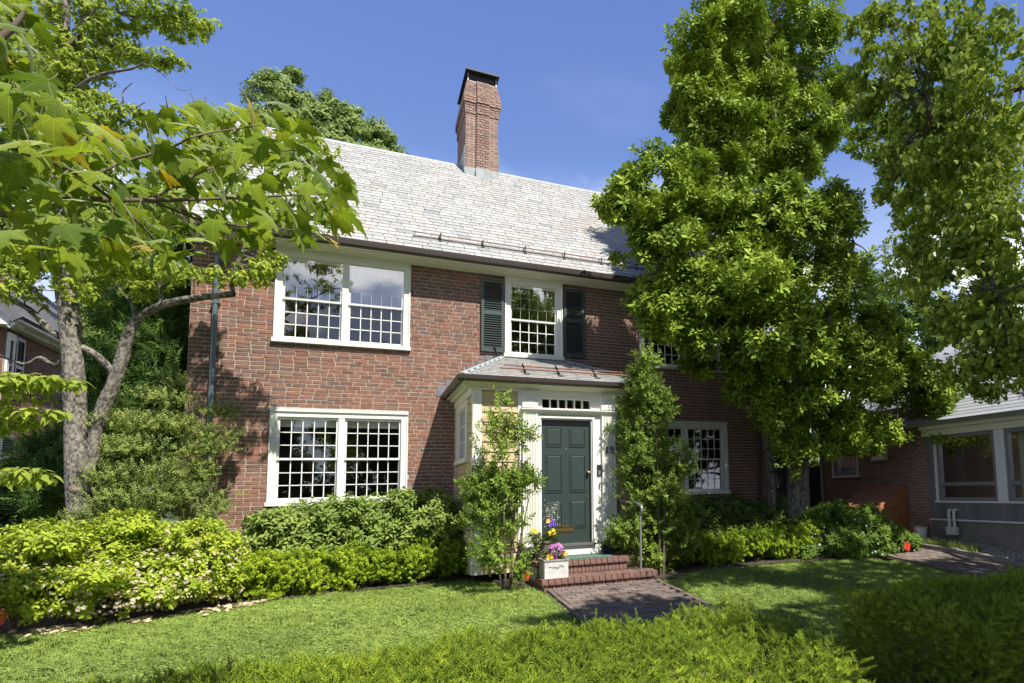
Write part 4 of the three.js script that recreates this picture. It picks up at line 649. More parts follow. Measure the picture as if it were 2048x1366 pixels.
// a sprig growing along +y: leaves at [height, turn, lean from vertical, size]
function sprigG(leaf, list, spread = 0) {
  return merge(list.map(([h, turn, lean, s, roll = 0]) => { const m = new THREE.Matrix4().makeRotationY(turn).multiply(new THREE.Matrix4().makeTranslation(0, h, spread)).multiply(new THREE.Matrix4().makeRotationX(-(Math.PI / 2 - lean))).multiply(new THREE.Matrix4().makeRotationZ(roll)).multiply(new THREE.Matrix4().makeScale(s, s, s)); return leaf.clone().applyMatrix4(m); }));
}
const P = { ovate: (t) => Math.sin(Math.PI * Math.pow(t, 0.7)) * (1 - 0.15 * t), obovate: (t) => Math.pow(Math.sin(Math.PI * Math.pow(t, 1.45)), 0.8), oval: (t) => Math.pow(Math.sin(Math.PI * t), 0.7), cordate: (t) => (t < 0.02 ? 0.25 : Math.pow(Math.sin(Math.PI * Math.pow(t, 0.52)), 0.75)) };
const R = rngOf(1234);
const whorl = (leaf, n, lean0, lean1, hs, seed, s0 = 0.75) => { const r = rngOf(seed), l = []; for (let i = 0; i < n; i++) l.push([hs * i / n, i * 2.4 + r() * 0.5, lerp(lean1, lean0, i / n) + (r() - 0.5) * 0.3, s0 + r() * (1.1 - s0), (r() - 0.5) * 0.5]); return sprigG(leaf, l); };
const sprigs = {
  magnolia: [whorl(leafG(0.135, 0.058, { prof: P.obovate, droop: 0.25, fold: 0.3 }), 9, 0.5, 1.5, 0.10, 1), whorl(leafG(0.12, 0.052, { prof: P.obovate, droop: 0.3 }), 7, 0.7, 1.6, 0.07, 2)],
  holly: [whorl(leafG(0.062, 0.03, { prof: P.oval, fold: 0.35, droop: 0.15, n: 3 }), 13, 0.5, 1.5, 0.16, 3), whorl(leafG(0.055, 0.027, { prof: P.oval, fold: 0.35, n: 3 }), 10, 0.5, 1.4, 0.12, 4)],
  box: [whorl(leafG(0.034, 0.020, { prof: P.oval, fold: 0.2, n: 2 }), 16, 0.5, 1.6, 0.045, 5), whorl(leafG(0.030, 0.018, { prof: P.oval, n: 2 }), 14, 0.5, 1.6, 0.035, 6)],
  hydrangea: [whorl(leafG(0.095, 0.05, { prof: P.ovate, droop: 0.35, fold: 0.25 }), 8, 0.8, 1.6, 0.10, 7), whorl(leafG(0.085, 0.045, { prof: P.ovate, droop: 0.4 }), 7, 0.7, 1.5, 0.12, 8)],
  azalea: [whorl(leafG(0.075, 0.034, { prof: P.obovate, droop: 0.25, fold: 0.25 }), 8, 0.7, 1.5, 0.05, 9), whorl(leafG(0.065, 0.03, { prof: P.obovate, droop: 0.2 }), 7, 0.7, 1.45, 0.06, 10)],
  fine: [whorl(leafG(0.038, 0.018, { prof: P.ovate, droop: 0.2, n: 3 }), 16, 0.8, 1.5, 0.13, 11), whorl(leafG(0.035, 0.016, { prof: P.ovate, n: 3 }), 14, 0.9, 1.5, 0.15, 12)],
  dogwood: [whorl(leafG(0.105, 0.056, { prof: P.ovate, droop: 0.45, fold: 0.3, n: 5 }), 5, 1.3, 2.1, 0.04, 13), whorl(leafG(0.095, 0.05, { prof: P.ovate, droop: 0.5, fold: 0.3, n: 5 }), 6, 1.2, 2.2, 0.06, 14)],
  broad: [whorl(leafG(0.16, 0.085, { prof: P.ovate, droop: 0.3 }), 9, 0.8, 2.0, 0.16, 15), whorl(leafG(0.15, 0.08, { prof: P.ovate, droop: 0.35 }), 8, 0.9, 2.1, 0.14, 16)],
  linden: [whorl(leafG(0.075, 0.066, { prof: P.cordate, droop: 0.3, fold: 0.15, n: 5 }), 6, 1.7, 2.6, 0.12, 17), whorl(leafG(0.07, 0.06, { prof: P.cordate, droop: 0.3, fold: 0.2, n: 5 }), 6, 1.6, 2.5, 0.14, 18)],
};
{ // yew: a twig with two ranks of soft needles; conifer: flat fan
  const needle = leafG(0.024, 0.0048, { prof: (t) => (t < 0.7 ? 1 : 1 - (t - 0.7) * 3), fold: 0, droop: 0.2, n: 2 });
  const mk = (seed, len, nn) => { const r = rngOf(seed), l = []; for (let i = 0; i < nn; i++) { const t = i / nn; l.push([t * len, i * 2.5 + r() * 0.6, lerp(1.25, 0.35, t * t), lerp(1, 0.6, t) * (0.8 + r() * 0.4)]); } return merge([sprigG(needle, l), rod([0, 0, 0], [0, len, 0], 0.0016, 4)]); };
  sprigs.yew = [mk(20, 0.075, 26), mk(21, 0.06, 22), mk(24, 0.085, 30)];
  const fan = (seed) => { const r = rngOf(seed), l = [], nd = leafG(0.09, 0.018, { prof: (t) => 1 - t * 0.8, fold: 0.1, droop: 0.3, n: 3 }); for (let i = 0; i < 15; i++) l.push([i * 0.02, (i % 2 ? 0.4 : Math.PI - 0.4) + (r() - 0.5) * 0.7, lerp(1.3, 0.4, i / 15), lerp(1.2, 0.6, i / 15)]); return sprigG(nd, l); };
  sprigs.conifer = [fan(22), fan(23)];
}
const UP = V(0, 1, 0);
// break round lumps into uneven boughs
function lumpy(lumps, n, seed, f0 = 0.28, f1 = 0.55, out = 0.85) { const r = rngOf(seed), l = []; for (const b of lumps) { l.push([b[0], b[1], b[2], b[3] * 0.82, b[4] * 0.8, b[5] * 0.82]); for (let i = 0; i < n; i++) { const a = r() * 6.283, u = r() * 1.7 - 0.7, c = Math.sqrt(Math.max(0, 1 - u * u)), k = out * (0.75 + r() * 0.4), f = lerp(f0, f1, r()), m = (b[3] + b[4] + b[5]) / 3; l.push([b[0] + Math.cos(a) * c * b[3] * k, b[1] + u * b[4] * k, b[2] + Math.sin(a) * c * b[5] * k, m * f * (1 + r() * 0.5), m * f * (0.5 + r() * 0.5), m * f * (1 + r() * 0.5)]); } } return l; }
// scatter sprigs through the outer volume of a set of lumps [x, y, z, rx, ry, rz]
function scatter(lumps, n, seed, o = {}) {
  const { inner = 0.55, up = 0.5, gap = 0.0, gapScale = 1.6, droopy = 0, s0 = 0.8, s1 = 1.2, keep } = o, r = rngOf(seed), area = lumps.map((b) => Math.pow(b[3] * b[4] + b[4] * b[5] + b[3] * b[5], 0.9)), tot = area.reduce((a, b) => a + b, 0), out = []; let tries = 0;
  while (out.length < n && tries++ < n * 6) {
    let q = r() * tot, i = 0; while (i < lumps.length - 1 && (q -= area[i]) > 0) i++;
    const b = lumps[i], u = r() * 2 - 1, a = r() * Math.PI * 2, c = Math.sqrt(1 - u * u), d = V(c * Math.cos(a), u, c * Math.sin(a)), k = Math.cbrt(lerp(inner * inner * inner, 1, r())) * (0.86 + 0.28 * noise3(b[0] + d.x * 2.2, b[1] + d.y * 2.2, b[2] + d.z * 2.2));
    const p = V(b[0] + d.x * b[3] * k, b[1] + d.y * b[4] * k, b[2] + d.z * b[5] * k);
    if (gap && noise3(p.x * gapScale + 9, p.y * gapScale * 1.3, p.z * gapScale) < gap) continue;
    if (keep && !keep(p)) continue;
    if (p.y < gy(p.x, p.z) + 0.03) continue;
    const nrm = V(d.x / b[3], d.y / b[4], d.z / b[5]).normalize(), dir = nrm.multiplyScalar(1 - up).addScaledVector(UP, up - droopy).add(V((r() - 0.5) * 0.7, (r() - 0.5) * 0.5, (r() - 0.5) * 0.7)).normalize();
    out.push({ p, dir, s: lerp(s0, s1, r()), yaw: r() * 6.283, t: r(), c: noise3(p.x * 1.3, p.y * 1.3, p.z * 1.3) });
  }
  return out;
}
function instances(name, spots, geos, mat, parent, tint) {
  const q = new THREE.Quaternion(), q2 = new THREE.Quaternion(), m = new THREE.Matrix4();
  geos.forEach((g, k) => {
    const mine = spots.filter((_, i) => i % geos.length === k), im = new THREE.InstancedMesh(g, mat, mine.length); im.name = geos.length > 1 ? numbered2(parent, name) : name;
    mine.forEach((s, i) => { q.setFromUnitVectors(UP, s.dir); q2.setFromAxisAngle(UP, s.yaw); q.multiply(q2); im.setMatrixAt(i, m.compose(s.p, q, V(s.s, s.s, s.s))); im.setColorAt(i, tint(s)); });
    im.userData.kind = 'stuff'; shadow(im); parent.add(im);
  });
}
const mixTint = (a, b, c, warm = 0.5) => (s) => { const k = clamp(s.t * 0.65 + s.c * 0.5 - 0.08, 0, 1), x = k < 0.5 ? a : b, y = k < 0.5 ? b : c, f = k < 0.5 ? k * 2 : k * 2 - 1; return new THREE.Color().setRGB(lerp(x[0], y[0], f) * 1.6, lerp(x[1], y[1], f) * 1.55, lerp(x[2], y[2], f) * 1.3); };
const white = [1, 1, 1];
function branchTubes(parent, list, mat, name = 'branch', seg = 8) { list.forEach((l, i) => mesh(i ? numbered2(parent, name) : 'trunk', tube(l, i ? seg : 14, 4, i ? 0.14 : 0.1, i + 3), mat, parent)); }
// fine twigs from the nearest branch point to each lump
function twigsTo(parent, lumps, branches, mat, r0, seed, perLump = 2) {
  const r = rngOf(seed), pts = branches.flatMap((b) => b.flatMap((p, i) => (i ? [0.25, 0.5, 0.75, 1].map((f) => p.map((v, k) => lerp(b[i - 1][k], v, f))) : [p]))).filter((p, i) => i > 2), list = [];
  for (const b of lumps) for (let k = 0; k < perLump; k++) {
    const e = V(b[0] + (r() - 0.5) * b[3] * 1.3, b[1] + (r() - 0.3) * b[4], b[2] + (r() - 0.5) * b[5] * 1.3); let best = null, bd = 1e9;
    for (const p of pts) { const d = V(p[0], p[1], p[2]).distanceTo(e) + (p[1] > e.y + 0.3 ? 0.8 : 0); if (d < bd) { bd = d; best = p; } }
    if (bd > 4 || bd < 0.05) continue; const a = V(best[0], best[1], best[2]), m = a.clone().lerp(e, 0.5).add(V((r() - 0.5) * bd * 0.25, (r() - 0.2) * bd * 0.2, (r() - 0.5) * bd * 0.25)), ra = Math.min(best[3] * 0.6, r0);
    list.push(tube([[a.x, a.y, a.z, ra], [m.x, m.y, m.z, ra * 0.6], [e.x, e.y, e.z, ra * 0.2]], 5, 4, 0.1, k + 5));
  }
  if (list.length) { const m = mesh('twigs', merge(list), mat, parent); m.userData.kind = 'stuff'; }
}
const BL = {"magnolia":[[11.27,13.02,1.0,2.59,1.35,1.76],[10.21,11.14,1.2,1.68,1.16,1.51],[12.45,12.46,0.6,1.58,1.42,1.58],[9.39,9.89,1.4,0.92,1.11,0.92],[11.45,10.47,1.0,1.75,1.21,1.58],[12.98,13.18,0.8,0.65,1.04,0.65],[10.21,9.16,1.5,1.25,0.9,1.17],[12.16,9.74,1.0,1.1,0.74,0.96],[11.95,14.91,0.8,2.13,1.02,1.33],[7.71,7.33,2.0,0.82,0.84,0.82],[7.12,6.56,2.0,0.51,0.72,0.51],[8.5,7.95,1.8,0.63,0.62,0.63],[7.82,6.4,2.2,0.97,0.78,0.97],[7.51,5.71,1.9,0.76,0.44,0.57],[8.45,5.58,2.2,0.88,0.49,0.64],[9.31,7.04,2.0,1.27,0.88,1.15],[10.41,6.85,2.4,1.63,1.05,1.36],[12.36,7.53,1.8,1.04,0.99,1.04],[13.11,6.87,1.6,0.6,0.84,0.6],[8.55,5.03,2.4,1.19,0.58,0.76],[9.56,5.24,2.8,1.52,0.98,1.27],[11.66,5.49,2.4,1.32,1.08,1.32],[13.03,5.31,1.9,0.65,0.93,0.65],[8.63,4.21,2.6,1.06,0.43,0.56],[7.93,4.56,2.3,0.63,0.33,0.43],[7.65,4.55,2.0,0.43,0.21,0.28],[9.91,4.15,2.9,1.41,0.73,0.95],[11.98,3.97,2.4,1.44,0.92,1.2],[14.06,4.09,1.8,1.07,0.96,1.07],[15.42,3.57,1.6,1.05,0.75,0.98],[16.45,3.03,1.6,0.72,0.52,0.67],[10.6,3.1,2.4,1.03,0.56,0.73],[12.22,2.8,2.2,1.22,0.49,0.64],[10.02,3.39,2.0,0.69,0.42,0.54],[13.96,2.76,1.8,1.19,0.41,0.54],[10.87,2.36,2.0,0.59,0.42,0.55],[11.8,2.26,2.0,0.55,0.24,0.31],[12.81,2.27,2.0,0.63,0.23,0.29],[16.03,2.5,1.6,0.64,0.32,0.41],[9.66,3.76,2.2,0.56,0.41,0.53],[10.66,1.89,1.9,0.29,0.26,0.29],[8.34,3.8,2.1,0.65,0.18,0.23],[9.12,9.13,1.5,0.84,0.81,0.84],[11.23,8.89,1.4,1.49,0.64,0.83],[9.53,8.1,1.7,0.9,0.54,0.7],[9.15,10.65,1.3,0.62,0.78,0.62],[13.29,11.41,0.9,0.65,0.78,0.65],[15.49,2.98,1.8,1.17,0.56,0.73],[16.58,2.76,1.7,0.71,0.45,0.58],[14.56,3.72,2.0,1.0,0.72,0.94],[13.44,4.73,2.0,0.78,0.7,0.78],[6.95,6.04,2.0,0.44,0.57,0.44],[7.21,5.52,1.9,0.56,0.39,0.5],[7.56,4.99,2.0,0.59,0.34,0.44],[6.92,6.82,2.0,0.4,0.43,0.4],[8.1,7.0,2.1,0.77,0.59,0.77],[9.32,6.01,2.5,1.0,0.6,0.78]],
"hollyL":[[4.59,2.96,2.8,0.12,0.17,0.12],[4.6,2.56,2.8,0.23,0.31,0.23],[4.38,2.4,2.8,0.17,0.15,0.17],[4.88,2.41,2.8,0.19,0.17,0.19],[4.6,2.09,2.8,0.33,0.31,0.33],[4.58,1.62,2.8,0.43,0.35,0.43],[4.28,1.52,2.8,0.21,0.19,0.21],[4.96,1.7,2.8,0.22,0.2,0.22],[4.52,1.13,2.9,0.49,0.34,0.45],[4.55,0.68,2.95,0.52,0.3,0.39],[4.77,0.41,3.0,0.3,0.19,0.25],[4.29,0.52,3.0,0.25,0.21,0.25]],
"hollyR":[[7.15,3.58,2.62,0.2,0.31,0.34],[7.09,3.13,2.62,0.41,0.36,0.34],[7.44,2.92,2.6,0.3,0.23,0.3],[7.11,2.5,2.62,0.51,0.4,0.34],[7.19,1.97,2.68,0.64,0.4,0.36],[7.57,1.61,2.68,0.4,0.27,0.36],[6.92,1.76,2.62,0.39,0.35,0.34],[7.22,1.4,2.68,0.73,0.39,0.36],[7.24,0.88,2.72,0.7,0.39,0.36],[7.63,1.04,2.62,0.4,0.4,0.34],[7.27,0.41,2.74,0.62,0.3,0.34],[6.82,0.73,2.6,0.29,0.34,0.3]],
"hydrangea":[[1.4,0.92,0.9,0.4,0.36,0.45],[1.83,1.01,0.8,0.54,0.41,0.5],[2.41,1.03,0.8,0.6,0.46,0.5],[3.02,1.04,0.8,0.62,0.47,0.5],[3.62,1.06,0.85,0.58,0.48,0.5],[3.91,0.87,0.9,0.29,0.44,0.4],[1.25,0.78,1.0,0.22,0.2,0.3],[2.8,0.69,1.0,1.11,0.33,0.4],[1.79,0.67,1.0,0.62,0.24,0.4]],
"azalea":[[-0.96,0.82,2.3,0.54,0.31,0.6],[-0.94,0.57,2.7,0.45,0.32,0.6],[-0.58,0.94,2.2,0.63,0.35,0.6],[-0.48,0.55,2.6,0.67,0.33,0.6],[-0.09,0.96,2.0,0.66,0.33,0.6],[-0.02,0.58,2.4,0.71,0.38,0.6],[0.37,0.93,1.9,0.61,0.31,0.5],[0.5,0.58,2.2,0.67,0.4,0.6],[0.81,0.79,1.8,0.47,0.35,0.5],[0.87,0.4,2.1,0.42,0.31,0.5],[-1.36,0.65,2.6,0.51,0.4,0.7],[0.29,0.33,2.6,0.56,0.19,0.4],[-0.23,0.32,2.8,0.53,0.15,0.4]],
"lshrub":[[-0.06,3.02,0.9,0.38,0.17,0.3],[-0.38,3.02,0.8,0.34,0.14,0.3],[0.55,2.86,0.8,0.33,0.11,0.2],[-0.22,2.64,0.9,0.67,0.19,0.4],[0.4,2.5,0.9,0.51,0.12,0.3],[-0.12,2.26,1.0,0.79,0.19,0.4],[0.53,2.27,0.9,0.39,0.12,0.3],[-0.53,2.25,1.0,0.32,0.16,0.3],[-0.05,1.92,1.0,0.83,0.19,0.45],[0.61,1.96,0.9,0.3,0.12,0.25],[-0.56,1.82,1.0,0.36,0.18,0.35],[0.05,1.59,1.1,0.9,0.18,0.45],[-0.52,1.49,1.1,0.4,0.18,0.35],[0.48,1.42,1.1,0.5,0.15,0.35],[-0.09,1.3,1.2,0.88,0.18,0.45],[0.02,3.3,0.9,0.15,0.11,0.12],[-0.62,1.25,1.1,0.32,0.14,0.3]],
"conifer":[[-0.77,6.36,-1.6,0.31,0.56,0.6],[-0.72,5.31,-1.6,0.52,0.65,0.7],[-0.56,4.33,-1.4,0.51,0.64,0.7],[-1.18,5.08,-2.0,0.42,0.57,0.7],[-1.07,4.04,-1.5,0.6,0.63,0.7],[-0.71,3.3,-1.3,0.8,0.63,0.7],[-1.22,3.29,-1.4,0.49,0.62,0.7],[-1.2,2.48,-1.2,0.58,0.61,0.7],[-0.58,2.48,-1.2,0.69,0.62,0.7],[-1.66,1.88,-1.3,0.57,0.68,0.6],[-2.0,1.72,-1.4,0.47,0.59,0.6],[-0.63,1.69,-1.0,0.86,0.52,0.6],[-2.17,2.41,-1.6,0.24,0.34,0.4]],
"sideHedge":[[-2.94,1.93,-2.4,0.39,0.44,0.5],[-2.58,1.56,-2.2,0.49,0.44,0.5],[-2.75,1.23,-2.0,0.48,0.34,0.5],[-2.23,1.13,-1.8,0.57,0.34,0.5]],
"backTree":[[-0.67,16.56,-14.0,1.27,1.14,1.27],[0.51,16.05,-14.0,1.51,0.78,1.01],[-0.79,15.33,-14.0,1.26,0.76,0.98],[1.52,16.27,-14.5,1.12,0.81,1.05],[0.04,14.92,-14.0,1.92,0.77,1.0],[2.89,16.55,-15.0,0.75,0.71,0.75],[-0.53,17.41,-14.0,0.74,0.57,0.74],[0.88,14.91,-14.0,2.59,0.78,1.01],[-2.52,15.66,-15.0,0.85,0.48,0.62],[-3.29,15.56,-15.0,0.63,0.38,0.49],[1.17,16.64,-14.0,0.66,0.49,0.64],[2.63,15.61,-15.0,1.39,0.63,0.81]],
"leftTrees":[[-4.5,8.07,-11.0,1.16,0.89,1.16],[-4.14,9.74,-12.0,1.41,1.11,1.41],[-3.31,10.88,-12.0,1.08,0.97,1.08],[-4.42,6.56,-11.0,0.99,0.89,0.99],[-3.7,8.33,-11.5,1.04,0.93,1.04],[-6.74,10.25,-14.0,1.28,0.99,1.28],[-7.91,9.58,-15.0,0.93,0.83,0.93],[-6.03,11.06,-14.0,1.12,1.0,1.12],[-3.13,12.87,-14.0,0.99,0.89,0.99],[-2.8,14.79,-15.0,0.73,0.75,0.73]],
"farRight":[[29.22,8.4,-9.0,1.69,1.27,1.65],[32.48,9.72,-10.0,1.82,1.64,1.82],[27.96,9.56,-10.0,1.71,1.8,1.71],[27.68,7.02,-9.0,1.92,0.99,1.28],[35.47,10.57,-10.0,1.89,1.7,1.89],[26.65,11.02,-11.0,1.45,1.56,1.45]],
"dogwood":[[-0.16,8.79,1.6,0.5,0.21,0.35],[-0.56,8.73,1.4,0.38,0.17,0.3],[0.19,8.64,1.8,0.23,0.16,0.2],[-0.35,8.6,1.5,0.42,0.13,0.25],[-0.98,8.51,1.0,0.25,0.19,0.3],[-0.89,8.43,1.1,0.34,0.11,0.2],[-1.29,8.2,0.9,0.38,0.23,0.35],[-1.71,8.48,0.6,0.42,0.38,0.5],[-2.09,8.91,0.4,0.51,0.31,0.5],[-2.3,8.59,0.4,0.34,0.3,0.4],[-1.45,8.99,0.8,0.3,0.23,0.4],[-1.14,8.82,1.0,0.21,0.19,0.3],[-1.13,7.97,1.2,0.29,0.13,0.2],[-1.4,7.78,1.0,0.29,0.16,0.3],[-0.03,7.81,2.0,0.21,0.12,0.15],[0.06,7.76,2.0,0.1,0.07,0.1],[-0.65,8.1,1.4,0.25,0.12,0.2],[-1.6,7.65,0.8,0.33,0.22,0.4],[-1.55,7.08,1.2,0.4,0.22,0.4],[-1.09,6.93,1.6,0.35,0.18,0.3],[-0.75,6.76,1.8,0.35,0.15,0.3],[-0.49,6.93,1.8,0.28,0.1,0.2],[-0.35,7.04,1.8,0.2,0.07,0.15],[-1.79,7.36,1.0,0.32,0.16,0.3],[-0.95,7.31,1.4,0.24,0.12,0.2],[-2.22,8.21,0.4,0.25,0.3,0.4],[-1.67,6.67,1.0,0.56,0.29,0.4],[-1.03,6.71,1.2,0.49,0.29,0.4],[1.57,6.88,2.6,0.18,0.13,0.15],[1.73,6.77,2.6,0.23,0.13,0.15],[1.92,6.58,2.6,0.26,0.13,0.18],[1.73,6.44,2.5,0.23,0.1,0.15],[2.09,6.27,2.6,0.2,0.13,0.15],[2.16,6.06,2.6,0.15,0.13,0.12],[1.9,6.12,2.6,0.21,0.12,0.15],[1.22,6.55,2.2,0.21,0.1,0.15],[0.91,6.9,2.0,0.25,0.1,0.2],[0.85,6.65,2.0,0.33,0.15,0.2],[2.0,5.88,2.5,0.18,0.09,0.15],[0.52,6.44,1.8,0.41,0.22,0.3],[1.2,5.9,2.1,0.58,0.19,0.3],[1.68,5.59,2.3,0.49,0.13,0.2],[-0.74,4.83,1.2,0.49,0.16,0.3],[-0.27,4.94,1.4,0.49,0.13,0.3],[-1.43,4.69,1.0,0.48,0.18,0.3],[0.16,4.78,1.7,0.4,0.1,0.25],[0.75,4.69,2.0,0.28,0.09,0.2],[1.28,4.81,2.2,0.24,0.09,0.2],[1.4,4.98,2.2,0.15,0.09,0.15],[1.14,4.64,2.2,0.18,0.06,0.15],[-1.73,5.01,0.8,0.48,0.22,0.4],[-1.13,5.18,1.0,0.57,0.22,0.4],[-0.42,4.54,1.4,0.4,0.1,0.25],[-1.77,4.46,0.9,0.39,0.13,0.3],[-0.91,4.4,1.2,0.24,0.07,0.2]],
"nearLeft":[[-0.22,2.67,4.6,0.41,0.05,0.35],[-0.4,2.53,4.4,0.25,0.06,0.3],[-0.2,2.34,4.6,0.24,0.08,0.3],[-0.45,2.28,4.4,0.19,0.06,0.25],[-0.28,1.76,4.6,0.24,0.06,0.3],[-0.53,2.66,4.3,0.17,0.05,0.25]],
"linden":[[9.07,7.25,6.4,0.38,0.09,0.2],[9.44,7.0,6.2,0.4,0.1,0.2],[9.25,7.97,6.8,0.47,0.11,0.2],[9.73,6.27,6.2,0.25,0.3,0.2],[9.47,7.43,7.5,0.8,0.39,0.51],[9.3,6.43,8.2,0.53,0.54,0.53],[9.13,7.04,7.2,0.44,0.27,0.35],[9.13,7.82,7.0,0.46,0.21,0.27],[8.92,7.38,6.8,0.38,0.11,0.25],[9.55,6.74,7.3,0.74,0.4,0.52],[9.34,7.09,6.5,0.36,0.14,0.25],[9.87,5.84,7.8,0.57,0.57,0.57],[9.8,6.43,6.8,0.71,0.36,0.46],[9.62,6.75,6.2,0.23,0.14,0.25],[10.2,5.68,7.0,0.86,0.49,0.64],[9.72,6.22,6.3,0.37,0.26,0.3],[9.39,5.76,6.3,0.16,0.18,0.2],[9.94,5.32,6.5,0.57,0.36,0.47],[10.2,4.79,7.4,0.6,0.54,0.6],[10.03,4.56,6.8,0.71,0.42,0.55],[9.76,4.4,6.5,0.32,0.32,0.3],[10.65,4.06,7.0,0.63,0.5,0.63],[10.06,3.77,6.8,0.54,0.42,0.54],[10.46,3.26,7.0,0.54,0.42,0.54],[10.06,3.04,6.9,0.31,0.27,0.3],[10.56,2.88,7.2,0.38,0.27,0.35],[10.54,2.71,6.9,0.16,0.14,0.15],[9.91,4.02,6.6,0.28,0.21,0.25],[10.24,2.84,6.9,0.23,0.14,0.2],[9.71,4.87,6.4,0.16,0.18,0.2]],
"lindenFar":[[11.59,8.32,3.6,0.32,0.35,0.25],[11.8,10.97,3.6,0.52,0.17,0.2],[11.86,9.25,3.6,0.52,0.29,0.3],[11.93,9.27,3.6,0.46,0.23,0.3],[11.54,8.58,3.6,0.25,0.18,0.25],[12.69,9.07,3.8,0.7,0.47,0.5],[12.25,8.0,4.0,0.67,0.4,0.5],[13.0,7.85,4.2,0.79,0.61,0.6],[12.36,6.88,4.2,0.66,0.35,0.5],[13.88,7.03,4.5,1.02,0.92,0.7],[13.54,8.95,4.2,0.93,0.63,0.6],[13.14,10.08,4.0,0.94,0.63,0.6],[13.63,5.37,5.0,0.64,0.68,0.7],[12.46,10.54,4.0,0.46,0.26,0.3],[12.55,4.38,5.0,0.61,0.46,0.5],[13.49,4.04,5.2,0.52,0.47,0.5],[14.31,8.04,4.6,0.81,0.73,0.6]],
"boxR":[[8.51,0.32,2.0,0.37,0.36,0.4],[9.24,0.26,1.9,0.5,0.38,0.4],[10.14,0.22,1.8,0.57,0.39,0.4],[11.11,0.18,1.7,0.6,0.39,0.4],[11.73,0.14,1.6,0.49,0.4,0.4]],
"underR":[[9.37,0.87,0.9,0.48,0.34,0.4],[10.19,0.89,0.8,0.62,0.33,0.4],[10.99,0.8,0.8,0.51,0.4,0.4],[9.01,0.63,1.1,0.35,0.26,0.3],[11.56,0.7,0.4,0.33,0.47,0.3],[11.64,1.05,0.2,0.21,0.24,0.3],[10.25,0.57,1.1,0.97,0.22,0.3]],
"azR":[[11.4,0.67,2.2,0.53,0.42,0.6],[12.04,0.6,2.4,0.65,0.44,0.7],[12.67,0.36,2.6,0.59,0.37,0.6],[11.48,0.33,2.7,0.79,0.32,0.6],[11.04,0.28,2.3,0.46,0.36,0.5],[12.98,0.19,2.7,0.33,0.28,0.4],[12.04,0.16,2.8,0.8,0.21,0.5],[11.8,0.91,1.9,0.6,0.17,0.4]]};
